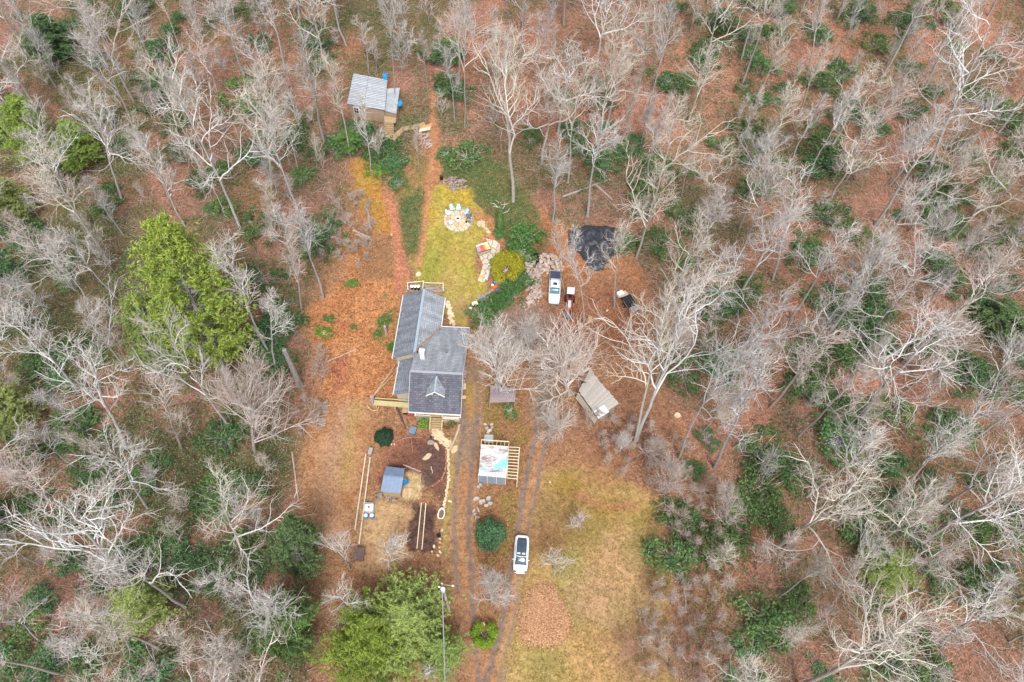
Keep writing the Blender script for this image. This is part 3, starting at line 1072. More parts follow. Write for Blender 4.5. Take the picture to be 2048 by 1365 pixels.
_l.new(_cr.outputs[0], _mx.inputs['Factor'])
_old = _b.inputs['Base Color'].links[0].from_socket
_l.new(_old, _mx.inputs['A'])
_mx.inputs['B'].default_value = (*lin((138, 120, 120)), 1)
_l.new(_mx.outputs['Result'], _b.inputs['Base Color'])
MB().slab([PR[3], PR[2], PR[1], PR[0]], .06).build('roof', m_wr, pg)
# south edge: hanging sheet with battens, then the translucent wall
S0 = [PL(957.7, 944.5, zr_ + .02), PL(1013, 945.5, zr_ + .02), PL(1011, 956, zr_ - .15), PL(956.5, 951, zr_ - .15)]
MB().slab([S0[3], S0[2], S0[1], S0[0]], .03).build('eave_sheet', M('offwhite_sheet', (222, 214, 216), .6), pg)
for k in range(9):
    t = (k + .5) / 9
    MB().beam(S0[0].lerp(S0[1], t) + Vector((0, 0, .04)), S0[3].lerp(S0[2], t) + Vector((0, 0, .04)), .06, .05).build('batten', M('batten_grey', (128, 122, 122)), pg)
m_clear = M('clear_panel', (130, 146, 166), .25, .18, 1.6, spec=.5)
a0, b0 = S0[3] - Vector((0, 0, .06)), S0[2] - Vector((0, 0, .06))
for k in range(3):
    p, q = a0.lerp(b0, k / 3 + .01), a0.lerp(b0, (k + 1) / 3 - .01)
    MB().hexa([Vector((p.x, p.y, .15)), Vector((q.x, q.y, .15)), Vector((q.x, q.y + .05, .15)), Vector((p.x, p.y + .05, .15))],
              [p, q, q + Vector((0, .05, 0)), p + Vector((0, .05, 0))]).build('clear_panel', m_clear, pg)
for p in (a0, b0, PR[0], PR[1], a0.lerp(b0, 1 / 3), a0.lerp(b0, 2 / 3)):
    MB().box((p.x, p.y + .08, (p.z + .0) / 2), (.1, .1, p.z - .1)).build('post', m_pale, pg)
for p, q in ((PR[0], PR[3]), (PR[1], PR[2])):
    mb = MB()
    i0 = (q - p).normalized() * .3
    p2, q2 = p + i0, q - i0
    mb.hexa([Vector((p2.x, p2.y, .1)), Vector((q2.x, q2.y, .1)), Vector((q2.x + .05, q2.y, .1)), Vector((p2.x + .05, p2.y, .1))],
            [p2 - Vector((0, 0, .1)), q2 - Vector((0, 0, .1)), q2 + Vector((.05, 0, -.1)), p2 + Vector((.05, 0, -.1))])
    mb.build('wall', m_grayw, pg)
# pergola: north frame
zn = zr_ + .25
n0, n1_, s0, s1 = PL(963, 880, zn), PL(1018, 884, zn), PL(962, 891, zn), PL(1016, 894.6, zn)
for a, b in ((n0, n1_), (s0 + Vector((0, 0, .1)), s1 + Vector((0, 0, .1)))):
    MB().beam(a, b, .1, .14).build('beam', m_pale, pg)
for k in range(8):
    t = k / 7
    MB().beam(n0.lerp(n1_, t) - Vector((0, 0, .02)), s0.lerp(s1, t) + Vector((0, -.12 * (k % 2) * 2.2, .12)), .06, .12).build('rafter', M('orange_lumber', (198, 164, 128)) if k % 2 else m_pale, pg)
for p in (n0, n1_):
    MB().box((p.x, p.y, zn / 2), (.1, .1, zn)).build('post', m_pale, pg)
# pergola: east rafters
ze_ = zr_ - .05
w0, w1, e0, e1 = PL(1017, 895, ze_), PL(1013.5, 957, ze_), PL(1039, 896, ze_), PL(1034.5, 959, ze_)
MB().beam(e0, e1, .1, .14).build('beam', m_pale, pg)
MB().beam(w0, w1, .1, .14).build('beam', m_pale, pg)
for k in range(11):
    t = k / 10
    MB().beam(w0.lerp(w1, t) + Vector((0, 0, .08)), e0.lerp(e1, t) + Vector((.05, 0, .08)), .07, .12).build('rafter', m_pale, pg)
for p in (e0, e1, e0.lerp(e1, .5)):
    MB().box((p.x, p.y, ze_ / 2), (.1, .1, ze_)).build('post', m_pale, pg)
# crumpled tarp lying on the roof
tp = thing('blue_tarp', 'crumpled cyan tarp draped across the stained white shed roof', 'tarp', PL(1000, 932, 2.9))
zt = lambda p: PR[3].z + (p.y - PR[3].y) / (PR[0].y - PR[3].y) * .3


def cloth(px, z, name, mat, par=None, n=12, amp=.1, origin=None, dz=.04, seed=1, th=.02, flat=False, zfun=None):
    """wrinkled sheet over a quad given in photograph pixels"""
    q = [PL(*p, z) for p in px]
    V, Fc = [], []
    for j in range(n + 1):
        for i in range(n + 1):
            p = q[0].lerp(q[1], i / n).lerp(q[3].lerp(q[2], i / n), j / n)
            w = (float(vnoise(p.x, p.y, .5, seed)) * .6 + float(vnoise(p.x, p.y, .22, seed + 3)) * .4)
            zz = (zfun(p) if zfun else p.z) + dz + amp * w
            V.append((p.x, p.y, zz))
    for j in range(n):
        for i in range(n):
            a = j * (n + 1) + i
            Fc.append((a, a + n + 1, a + n + 2, a + 1))
    mb = MB()
    mb.add(V, Fc)
    o = mb.build(name, mat, par, smooth=False, origin=origin)
    md = o.modifiers.new('thick', 'SOLIDIFY')
    md.thickness = th
    return o


cloth([(1014, 912), (1014, 938), (985, 941), (990, 930)], 2.9, 'tarp_sheet', m_cyan, tp, 12, .12, seed=4, zfun=zt)
cloth([(1015, 905), (1015, 914), (986, 932), (984, 927)], 2.9, 'folded_edge', M('white_cloth', (228, 230, 236), .6, .1), tp, 9, .12, seed=9, zfun=zt)
cloth([(960, 936), (975, 937), (974, 941), (960, 941)], 2.9, 'tarp_strip', MATS['cyan_tarp'], tp, 6, .05, seed=12, zfun=zt)
# concrete slab step north of it
st = MB()
q = [PL(968, 885, .5), PL(986, 886, .5), PL(987, 870, .5), PL(969, 869, .5)]
tag(st.slab(q, .35).build('concrete_slab', M('concrete', (180, 182, 186), .8, .12), origin=q[0], bevel=.03), 'square grey concrete slab at the north end of the half-built shed', 'slab')

# ------------------------------------------------------------------ blue-grey garden shed
gs = thing('garden_shed', 'small garden shed with a blue-grey metal roof in the vegetable garden', 'shed', on(-14.8, 34.2, 0))
gN = [PL(772, 933, 2.2), PL(809.4, 937.4, 2.2)]
gS = [PL(761, 983.5, 2.1), PL(800.7, 988, 2.1)]
gR = [PL(767, 951, 2.75), PL(807, 955, 2.75)]
nb = 5
for k in range(nb):
    t0, t1 = k / nb + .002, (k + 1) / nb - .002
    MB().slab([gS[0].lerp(gS[1], t0), gS[0].lerp(gS[1], t1), gR[0].lerp(gR[1], t1), gR[0].lerp(gR[1], t0)], .04).build('roof_sheet', m_bluegrey, gs)
    MB().slab([gR[0].lerp(gR[1], t0), gR[0].lerp(gR[1], t1), gN[0].lerp(gN[1], t1), gN[0].lerp(gN[1], t0)], .04).build('roof_sheet', m_bluegrey, gs)
MB().beam(gR[0] + Vector((0, 0, .02)), gR[1] + Vector((0, 0, .02)), .2, .04).build('ridge_cap', m_bluegrey, gs)
cg = (gN[0] + gN[1] + gS[0] + gS[1]) / 4
Wg = [cg + (p - cg) * .88 for p in (gN[0], gN[1], gS[1], gS[0])]
MB().hexa([Vector((p.x, p.y, 0)) for p in reversed(Wg)], [Vector((p.x, p.y, 2.0)) for p in reversed(Wg)]).build('wall', m_tanw, gs)
MB().box((Wg[2].x + .02, Wg[2].y + 1.2, 1.0), (.06, .8, 1.8), -.1).build('door', M('door_tan', (190, 160, 120)), gs)

# ------------------------------------------------------------------ vehicles
def local(origin, fwd):
    """frame on the ground: y forward, x right"""
    f = Vector((fwd.x, fwd.y, 0)).normalized()
    r = Vector((f.y, -f.x, 0))
    return lambda x, y, z: origin + r * x + f * y + Vector((0, 0, z))


def wheel(L, x, y, r, w, par, hub=None):
    mb = MB()
    ax = [L(x - w / 2, y, r), L(x + w / 2, y, r)]
    mb.tube(ax, r, 14)
    t = mb.build('wheel', M('tyre', (34, 34, 36), .9), par)
    s = 1 if x > 0 else -1
    h = MB().tube([L(x + s * w * .5, y, r), L(x + s * (w * .5 + .012), y, r)], r * .62, 10).build('rim', hub or M('rim_grey', (150, 152, 156), .4, metallic=.5), par)
    h.parent = t
    return t


def super_ring(L, y, hw, z0, z1, n=16, p=3.2, cz=None):
    """rounded cross-section (superellipse) at station y"""
    pts = []
    zc, hz = (z0 + z1) / 2, (z1 - z0) / 2
    for i in range(n):
        a = 2 * PI * i / n
        c, s = math.cos(a), math.sin(a)
        pts.append(L(hw * math.copysign(abs(c) ** (2 / p), c), y, zc + hz * math.copysign(abs(s) ** (2 / p), s)))
    return pts


# white car
cf, cb = G(1039.5, 1150), G(1044.5, 1074)
co = (cf + cb) / 2
co.z = float(TZ(co.x, co.y))
car = thing('parked_car', 'white sedan with a long dark glass roof parked on the right-hand track', 'car', co)
L = local(co, cf - cb)
m_car = M('white_car_paint', (238, 238, 242), .25, .03, 1, spec=.6)
m_carglass = M('car_glass', (62, 76, 88), .06, .25, .8, spec=.8)
st_ = [(-2.34, .62, .42, .80), (-2.25, .78, .34, .92), (-1.95, .88, .28, .98), (-1.2, .925, .24, .97), (0, .93, .22, .95), (1.0, .925, .22, .93), (1.6, .90, .24, .86),
       (2.05, .82, .28, .76), (2.28, .66, .34, .64), (2.36, .45, .40, .56)]
body = MB().rings([super_ring(L, y, w, a, b, 20, 3.4) for y, w, a, b in st_]).build('body', m_car, car, smooth=True)
gst = [(-1.95, .58, .90, .99), (-1.5, .66, .90, 1.16), (-.8, .70, .90, 1.36), (-.1, .71, .90, 1.43), (.45, .70, .90, 1.38), (.95, .72, .88, 1.14), (1.38, .75, .82, .92)]
MB().rings([super_ring(L, y, w, a, b, 16, 3.0) for y, w, a, b in gst]).build('glass_roof', m_carglass, car, smooth=True)
for s in (-1, 1):
    MB().tube([L(s * .60, -1.9, .98), L(s * .66, -1.5, 1.12), L(s * .67, -.8, 1.30), L(s * .67, -.1, 1.36), L(s * .67, .45, 1.32), L(s * .72, .95, 1.10), L(s * .77, 1.38, .90)], .05, 6).build('roof_rail', m_car, car, smooth=True)
    MB().box(L(s * .75, .1, 1.06), (.02, 1.9, .2)).build('side_window', m_carglass, car)
    MB().box(L(s * .99, .82, .98), (.18, .1, .12), 0).build('mirror', m_car, car, bevel=.03)
    MB().box(L(s * .62, 2.14, .66), (.3, .22, .08), math.atan2(cf.y - cb.y, cf.x - cb.x) + PI / 2 - s * .35).build('headlight', M('lamp_dark', (70, 76, 84), .2), car)
    MB().box(L(s * .62, -2.2, .8), (.34, .12, .1), .0).build('tail_light', M('lamp_red', (120, 30, 30), .3), car)
    for y in (-1.42, 1.46):
        wheel(L, s * .80, y, .34, .24, car)
MB().tube([L(-.62, .5, 1.37), L(0, .55, 1.42), L(.62, .5, 1.37)], .035, 6).build('windscreen_header', m_car, car)
for y0, y1 in ((1.42, 1.44),):
    MB().tube([L(-.72, y0, .905), L(-.35, y0 + .05, .925), L(.35, y0 + .05, .925), L(.72, y0, .905)], .014, 4).build('bonnet_seam', M('seam_grey', (120, 122, 128)), car)
for s in (-1, 1):
    MB().tube([L(s * .62, 1.5, .885), L(s * .6, 1.9, .82), L(s * .5, 2.2, .70)], .012, 4).build('bonnet_seam', MATS['seam_grey'], car)
    MB().box(L(s * .3, .16, 1.385), (.38, .2, .06), 0).build('sun_visor', M('visor', (206, 212, 216)), car)

# white pickup with a dark bed cover
tf, tb = G(1107, 615), G(1110.5, 549)
to = (tf + tb) / 2
to.z = float(TZ(to.x, to.y))
pick = thing('pickup_truck', 'white pickup truck with a dark bed cover beside the firewood pile', 'truck', to)
slope = (tf.z - tb.z) / (tf - tb).to_2d().length
_f = Vector((tf.x - tb.x, tf.y - tb.y, 0)).normalized()
_r = Vector((_f.y, -_f.x, 0))
L = lambda x, y, z: to + _r * x + _f * y + Vector((0, 0, z + slope * y))
m_pk = M('pickup_white', (226, 226, 230), .35, .06, 2, spec=.5)
bst = [(-2.7, .84, .5, 1.0), (-2.55, .88, .45, 1.08), (-.6, .89, .42, 1.08), (1.0, .89, .42, 1.1), (1.15, .88, .42, 1.1), (2.2, .84, .44, 1.02), (2.6, .78, .48, .9), (2.72, .6, .52, .8)]
MB().rings([super_ring(L, y, w, a, b, 18, 5) for y, w, a, b in bst]).build('body', m_pk, pick, smooth=False)
cst = [(-.95, .70, 1.0, 1.12), (-.8, .72, 1.0, 1.6), (-.5, .72, 1.0, 1.74), (.4, .70, 1.0, 1.74), (.62, .70, 1.0, 1.66)]
MB().rings([super_ring(L, y, w, a, b, 16, 4.5) for y, w, a, b in cst]).build('cab', m_pk, pick, smooth=True)
wst = [(.6, .68, 1.02, 1.68), (.9, .72, 1.02, 1.42), (1.32, .77, 1.02, 1.13)]
MB().rings([super_ring(L, y, w, a, b, 16, 4.5) for y, w, a, b in wst]).build('windscreen', M('teal_glass', (86, 122, 128), .12, .2, 2, spec=.7), pick, smooth=True)
for s in (-1, 1):
    MB().slab([L(s * .745, -.6, 1.15), L(s * .745, .55, 1.15), L(s * .73, .45, 1.6), L(s * .73, -.55, 1.6)], .02).build('side_window', m_glass, pick)
    MB().box(L(s * .98, .95, 1.22), (.2, .1, .16)).build('mirror', m_dark, pick)
    MB().box(L(s * .6, 2.68, .78), (.3, .1, .14)).build('headlight', M('lamp_clear', (190, 196, 200), .2), pick)
    for y in (-1.75, 1.75):
        wheel(L, s * .78, y, .37, .26, pick)
MB().slab([L(-.82, -2.62, 1.13), L(.82, -2.62, 1.13), L(.82, -1.0, 1.13), L(-.82, -1.0, 1.13)], .05).build('bed_cover', M('slate_cover', (62, 70, 92), .6, .12, 2), pick)
MB().slab([L(-.3, -.2, 1.765), L(.3, -.2, 1.765), L(.3, .25, 1.76), L(-.3, .25, 1.76)], .03).build('sunroof', m_glass, pick)
for y in (-.85, -.65):
    MB().beam(L(-.7, y, 1.66), L(.7, y, 1.66), .08, .05).build('roof_bar', m_trim, pick)
MB().beam(L(-.8, 2.76, .6), L(.8, 2.76, .6), .12, .18).build('bumper', M('bumper_grey', (120, 122, 126), .4), pick)
MB().beam(L(-.02, 1.4, 1.1), L(-.02, 2.3, 1.03), .04, .03).build('bonnet_seam', M('seam', (150, 152, 156)), pick)

# red tractor with loader and canopy
tr0, tr1 = G(1136, 636), G(1140, 590)
o_ = (tr0 + tr1) / 2
o_.z = float(TZ(o_.x, o_.y))
trac = thing('tractor', 'small red tractor with front loader bucket and pale canopy beside the pickup', 'tractor', o_)
_f2 = Vector((tr0.x - tr1.x, tr0.y - tr1.y, 0)).normalized()
_r2 = Vector((_f2.y, -_f2.x, 0))
L = lambda x, y, z: o_ + _r2 * x + _f2 * y + Vector((0, 0, z + slope * y))
m_red = M('tractor_red', (136, 52, 46), .45, .2, 4)
MB().box(L(0, .35, 1.0), (.5, 1.3, .5), math.atan2(_r2.y, _r2.x), 0).build('bonnet', M('bonnet_grey', (196, 192, 196), .4, .15), trac, bevel=.06)
MB().box(L(0, .35, .68), (.56, 1.5, .3), math.atan2(_r2.y, _r2.x)).build('chassis', m_red, trac)
MB().slab([L(-.56, -1.75, 2.2), L(.56, -1.75, 2.2), L(.56, -.6, 2.2), L(-.56, -.6, 2.2)], .06).build('canopy', M('canopy_pale', (212, 202, 206), .6, .1), trac)
for s in (-1, 1):
    for y in (-1.65, -.75):
        MB().beam(L(s * .48, y, .8), L(s * .5, y, 2.17), .05, .05).build('canopy_post', m_dark, trac)
    MB().beam(L(s * .42, -.4, 1.2), L(s * .42, 1.2, 1.15), .1, .12).build('loader_arm', m_red, trac)
    MB().beam(L(s * .42, 1.2, 1.15), L(s * .42, 1.75, .4), .1, .12).build('loader_arm', m_red, trac)
    wheel(L, s * .62, -.9, .52, .3, trac, m_red)
    wheel(L, s * .5, .85, .34, .22, trac, m_red)
    MB().slab([L(s * .42 - .14, -1.3, 1.12), L(s * .42 + .14, -1.3, 1.12), L(s * .42 + .14, -.5, 1.12), L(s * .42 - .14, -.5, 1.12)], .05).build('fender', m_red, trac)
MB().beam(L(-.42, 1.25, 1.12), L(.42, 1.25, 1.12), .1, .1).build('cross_bar', M('loader_orange', (190, 100, 84)), trac)
MB().box(L(0, -.95, 1.15), (.42, .42, .12), math.atan2(_r2.y, _r2.x)).build('seat', m_dark, trac)
MB().box(L(0, -1.2, 1.4), (.42, .1, .5), math.atan2(_r2.y, _r2.x)).build('backrest', m_dark, trac)
MB().tube([L(0, -.45, 1.2), L(0, -.5, 1.5)], .03, 6).build('steering_column', m_dark, trac)
bk_ = MB()
bk_.slab([L(-.7, 1.75, .62), L(.7, 1.75, .62), L(.7, 2.2, .22), L(-.7, 2.2, .22)], .04)
bk_.slab([L(-.7, 1.7, .2), L(.7, 1.7, .2), L(.7, 2.3, .16), L(-.7, 2.3, .16)], .03)
bk_.slab([L(-.7, 1.68, .66), L(.7, 1.68, .66), L(.7, 1.8, .62), L(-.7, 1.8, .62)], .04)
for s in (-1, 1):
    bk_.hexa([L(s * .7, 1.7, .2), L(s * .7, 2.25, .2), L(s * .66, 2.25, .2), L(s * .66, 1.7, .2)], [L(s * .7, 1.7, .64), L(s * .7, 1.85, .6), L(s * .66, 1.85, .6), L(s * .66, 1.7, .64)])
bk_.build('bucket', M('bucket_grey', (86, 82, 84), .5, .3, 5), trac)

# small utility trailer with junk
tA, tB = G(1243, 588), G(1272, 632)
o_ = G(1258, 612)
trl = thing('utility_trailer', 'dark flat utility trailer with a grey tailboard under the bare trees', 'trailer', o_)
_f3 = Vector((tB.x - tA.x, tB.y - tA.y, 0)).normalized()
_r3 = Vector((_f3.y, -_f3.x, 0))
L3 = lambda x, y, z: o_ + _r3 * x + _f3 * y + Vector((0, 0, z))
za = math.atan2(_r3.y, _r3.x)
MB().box(L3(0, -.2, .7), (1.35, 2.3, .12), za).build('bed', m_dark, trl)
for s in (-1, 1):
    MB().box(L3(s * .68, -.2, .9), (.05, 2.3, .4), za).build('side_rail', m_dark, trl)
    wheel(L3, s * .85, -.2, .35, .2, trl)
MB().box(L3(0, 1.35, 1.0), (1.5, .9, .08), za).build('tailboard', M('grey_board', (146, 138, 140), .85, .2, 4, stretch=(1, 5, 1)), trl)
for k in range(3):
    MB().beam(L3(-.5 + .4 * k, -1.1, .85), L3(-.4 + .45 * k, .7, .9), .25, .1).build('tarp_fold', M('tarp_black', (58, 60, 66), .5, .3, 5), trl)
pal = thing('pallet', 'pale wooden pallet at the near end of the dark trailer', 'pallet', G(1249, 598))
for k in range(6):
    MB().beam(L3(-.9, -2.4 + k * .22, .35), L3(.5, -2.4 + k * .22, .35), .15, .04).build('slat', m_pale, pal)
for x in (-.8, -.2, .4):
    MB().beam(L3(x, -2.45, .26), L3(x, -1.25, .26), .08, .12).build('stringer', m_grayw, pal)
cool = thing('cool_box', 'white lidded cool box standing on the pallet by the trailer', 'box', L3(.35, -2.1, .38))
MB().box(L3(.35, -2.1, .66), (.95, .75, .55), za).build('body', m_white, cool, bevel=.04)
MB().box(L3(.35, -2.1, .97), (1.0, .8, .1), za).build('lid', M('lid_white', (236, 234, 238), .5, .05), cool, bevel=.03)

# big black tarp over a heap in the woods edge
hp = [(1133, 462), (1180, 452), (1232, 455), (1246, 475), (1238, 500), (1212, 530), (1205, 546), (1180, 540), (1160, 510), (1135, 490)]
HPW = GP(hp)
gx = np.linspace(HPW[:, 0].min() - .3, HPW[:, 0].max() + .3, 46)
gy = np.linspace(HPW[:, 1].min() - .3, HPW[:, 1].max() + .3, 46)
TX, TY = np.meshgrid(gx, gy)
sd = sd_poly(TX + (vnoise(TX, TY, .9, 3) - .5) * .5, TY + (vnoise(TX, TY, .9, 4) - .5) * .5, HPW)
hh = 1.0 * (1 - np.exp(np.clip(sd, -9, 0) / 1.2)) + np.where(sd < 0, .05, -.25)
rid = np.abs(fbm(TX * 1.0 + TY * .4, TY * .35, 1.1, 31) - .5) * 1.3
hh = hh + (rid * 1.3 + (vnoise(TX, TY, .45, 41) - .5) * .5) * np.clip(-sd / .4, 0, 1)
TV = np.stack([TX.ravel(), TY.ravel(), (TZ(TX, TY) + hh).ravel()], 1)
TQ = []
for j in range(45):
    for i in range(45):
        k = [j * 46 + i, j * 46 + i + 1, (j + 1) * 46 + i + 1, (j + 1) * 46 + i]
        if min(sd.ravel()[k]) < 0.0:
            TQ.append(k)
og = np.array([TV[:, 0].mean(), TV[:, 1].mean(), TZ(0, TV[:, 1].mean())])
tag(link('black_tarp', np_mesh('black_tarp', TV - og, np.array(TQ), M('tarp_slate', (56, 58, 66), .45, .35, 3, spec=.4), smooth=False), Vector(og)),
    'large wrinkled black tarp covering a heap among the bare trees', 'tarp')

# ------------------------------------------------------------------ stones
def stone_mb(c, rx, ry, h, rz, seed, n=7, sink=.05):
    r = random.Random(seed)
    mb = MB()
    bot, mid, top = [], [], []
    for i in range(n):
        a = 2 * PI * i / n + r.uniform(-.2, .2)
        k = r.uniform(.8, 1.1)
        x, y = rx * k * math.cos(a), ry * k * math.sin(a)
        x, y = x * math.cos(rz) - y * math.sin(rz), x * math.sin(rz) + y * math.cos(rz)
        bot.append(Vector((c[0] + x, c[1] + y, c[2] - sink)))
        mid.append(Vector((c[0] + x * .98, c[1] + y * .98, c[2] + h * .7)))
        top.append(Vector((c[0] + x * .82, c[1] + y * .82, c[2] + h * r.uniform(.92, 1.08))))
    mb.rings([bot, mid, top])
    return mb


def stones(root, name, lst, mat, hrange=(.05, .1), lo=.8, hi=1.15, warm=.06):
    for i, (px, py, rx, ry, rz) in enumerate(lst):
        c = G(px, py)
        o = stone_mb(c, rx, ry, rnd(*hrange), rz, i * 7 + int(px)).build(name, mat, root)
        tinted(o, lo, hi, warm)


# round flagstone patio with fire ring
pat = thing('flagstone_patio', 'round flagstone patio on the yellow lawn with a stone kerb', 'patio', G(915, 441))
fc = G(916, 440)
# fill: voronoi-like cells made from a jittered ring layout
cells = [(0, 0, 1.0)]
R0 = 2.28
for ring, (rr, nn) in enumerate(((.95, 7), (1.6, 12), (2.12, 17))):
    for k in range(nn):
        a = 2 * PI * (k + .3 * ring) / nn + rnd(-.12, .12)
        cells.append((rr * math.cos(a) + rnd(-.08, .08), rr * math.sin(a) * .98 + rnd(-.08, .08), 1))
pts = np.array([(c[0], c[1]) for c in cells])


def clip(poly, p, n):
    out = []
    for i in range(len(poly)):
        a, b = poly[i], poly[(i + 1) % len(poly)]
        da, db = (a[0] - p[0]) * n[0] + (a[1] - p[1]) * n[1], (b[0] - p[0]) * n[0] + (b[1] - p[1]) * n[1]
        if da <= 0:
            out.append(a)
        if da * db < 0:
            t = da / (da - db)
            out.append((a[0] + (b[0] - a[0]) * t, a[1] + (b[1] - a[1]) * t))
    return out


def voronoi_stones(root, pts, bound, base, mat, gap=.05, h=.07, name='flagstone', lo=.75, hi=1.15, skip=None, warm=.06):
    for i in range(len(pts)):
        poly = list(bound)
        for j in range(len(pts)):
            if i != j:
                d = pts[j] - pts[i]
                L_ = math.hypot(*d)
                if L_ < 4:
                    mid = pts[i] + d / 2 - d / L_ * gap / 2
                    poly = clip(poly, mid, d / L_)
                    if len(poly) < 3:
                        break
        if len(poly) < 3 or (skip and skip(pts[i])):
            continue
        cxm = sum(p[0] for p in poly) / len(poly)
        cym = sum(p[1] for p in poly) / len(poly)
        z1 = rnd(.8, 1.2) * h
        W3 = [base + Vector((p[0], p[1], 0)) for p in poly]
        for w in W3:
            w.z = float(TZ(w.x, w.y))
        top = [w + Vector(((base.x + cxm - w.x) * .06, (base.y + cym - w.y) * .06, z1)) for w in W3]
        o = MB().hexa([w - Vector((0, 0, .05)) for w in W3], top).build(name, mat, root)
        tinted(o, lo, hi, warm)


bound = [(R0 * math.cos(2 * PI * k / 28), R0 * .97 * math.sin(2 * PI * k / 28)) for k in range(28)]
m_flag = M('flagstone', (206, 186, 160), .9, .18, 2.5, tint=True, bump=.3)
voronoi_stones(pat, pts, bound, fc, m_flag)
for k in range(26):
    a = 2 * PI * k / 26
    c = fc + Vector((2.42 * math.cos(a), 2.36 * math.sin(a), 0))
    c.z = float(TZ(c.x, c.y))
    tinted(stone_mb(c, .27, .11, .13, a + PI / 2, k).build('kerb_stone', m_gstone, pat), .85, 1.25, .03)
MB().slab([PL(939, 448, 4.85), PL(946, 440, 4.85), PL(938, 431, 4.85), PL(933, 438, 4.85)], .12).build('flagstone', m_gstone, pat)
fr = thing('fire_ring', 'round white stone fire ring in the middle of the flagstone patio', 'fire pit', fc)
for k in range(14):
    a0, a1 = 2 * PI * k / 14 + .02, 2 * PI * (k + 1) / 14 - .02
    z = fc.z + .05
    q = lambda r, a, dz: Vector((fc.x + r * math.cos(a), fc.y + r * math.sin(a), z + dz))
    MB().hexa([q(.3, a1, 0), q(.3, a0, 0), q(.5, a0, 0), q(.5, a1, 0)], [q(.3, a1, .36), q(.3, a0, .36), q(.48, a0, .36), q(.48, a1, .36)]).build('ring_block', M('pale_block', (226, 220, 212), .8, .1), fr)
MB().tube([(fc.x, fc.y, fc.z), (fc.x, fc.y, fc.z + .12)], .3, 12).build('ash_bed', M('ash', (84, 74, 74), .95, .3, 8), fr)
MB().beam((fc.x - .22, fc.y - .1, fc.z + .2), (fc.x + .22, fc.y + .12, fc.z + .24), .1, .1).build('charred_log', m_dark, fr)
MB().beam((fc.x - .1, fc.y + .2, fc.z + .2), (fc.x + .12, fc.y - .2, fc.z + .26), .09, .09).build('charred_log', M('char_brown', (100, 70, 56)), fr)


def adirondack(px, py, face_px, name, label, mat, scale=1.0, cush=None):
    c = G(px, py)
    t = G(*face_px)
    f = (t - c).to_2d().normalized()
    r = Vector((f.y, -f.x))
    root = thing(name, label, 'chair', c, 'chairs around the fire ring')
    zb_ = c.z + .05
    Lc = lambda x, y, z: Vector((c.x + r.x * x * scale + f.x * y * scale, c.y + r.y * x * scale + f.y * y * scale, zb_ + z * scale))
    for k in range(5):
        x = -.24 + k * .12
        MB().slab([Lc(x - .055, -.28, .38), Lc(x + .055, -.28, .38), Lc(x + .06, -.62, 1.0 + (.04 if k in (1, 2, 3) else 0)), Lc(x - .06, -.62, 1.0 + (.04 if k in (1, 2, 3) else 0))], .03).build('back_slat', mat, root)
        MB().slab([Lc(-.3, -.3 + k * .14, .36 + k * .02), Lc(.3, -.3 + k * .14, .36 + k * .02), Lc(.3, -.18 + k * .14, .37 + k * .02), Lc(-.3, -.18 + k * .14, .37 + k * .02)], .03).build('seat_slat', mat, root)
    for s in (-1, 1):
        MB().slab([Lc(s * .37 - .07, -.4, .58), Lc(s * .37 + .07, -.4, .58), Lc(s * .37 + .08, .38, .56), Lc(s * .37 - .08, .38, .56)], .03).build('armrest', mat, root)
        MB().beam(Lc(s * .33, .34, 0), Lc(s * .33, .34, .55), .08, .05).build('leg', mat, root)
        MB().beam(Lc(s * .3, -.55, .05), Lc(s * .3, .3, .42), .05, .1).build('leg', mat, root)
    return root


m_ch = M('pale_blue_plastic', (178, 202, 210), .5, .06, 3)
m_chw = M('white_plastic', (212, 212, 212), .5, .05, 3)
m_chd = M('dark_plastic', (110, 112, 116), .5, .15, 3)
adirondack(904.5, 421, (914, 440), 'garden_chair', 'pale blue slatted chair, path-side one of the pair at the patio back', m_ch, .85)
adirondack(917, 421, (916, 440), 'garden_chair', 'pale blue slatted chair at the back of the patio, beside its twin', m_ch, .85)
adirondack(931.5, 429, (917, 440), 'garden_chair', 'pale blue slatted chair on the patio edge facing the fire ring from the east', m_ch, .85)
adirondack(897, 430.5, (914, 440), 'garden_chair', 'plain white slatted chair on the west side of the fire patio', m_chw, .85)
adirondack(901.5, 449.5, (914, 441), 'garden_chair', 'white slatted chair at the southwest patio edge with a dark shadowy side', m_chw, .9)
adirondack(937, 437, (918, 440), 'garden_chair', 'dark grey slatted chair by the corner flagstone of the patio', m_chd, .9)
for px, py, lb in ((933, 446.5, 'small black pot on the patio edge nearest the fire ring'), (939, 446.5, 'small black pot on the outer corner of the patio')):
    c = G(px, py) + Vector((0, 0, .08))
    p = thing('pot', lb, 'pot', c)
    MB().rings([[c + Vector((r * math.cos(2 * PI * i / 10), r * math.sin(2 * PI * i / 10), z)) for i in range(10)] for r, z in ((.12, 0), (.17, .28), (.19, .3), (.15, .3), (.13, .12))], caps=True).build('pot_body', m_dark, p)

# stone steps east of the patio
ss = thing('stone_steps', 'short flight of irregular stone steps between the patio and the rusty leaves', 'steps', G(968, 457))
stones(ss, 'step_stone', [(962, 447, .75, .45, .5), (966, 452, .4, .3, .2), (970, 457, .5, .28, -.4), (974, 461, .45, .26, -.3), (977, 465, .4, .25, -.2), (959, 452, .28, .2, .9)], m_stone, (.1, .25))
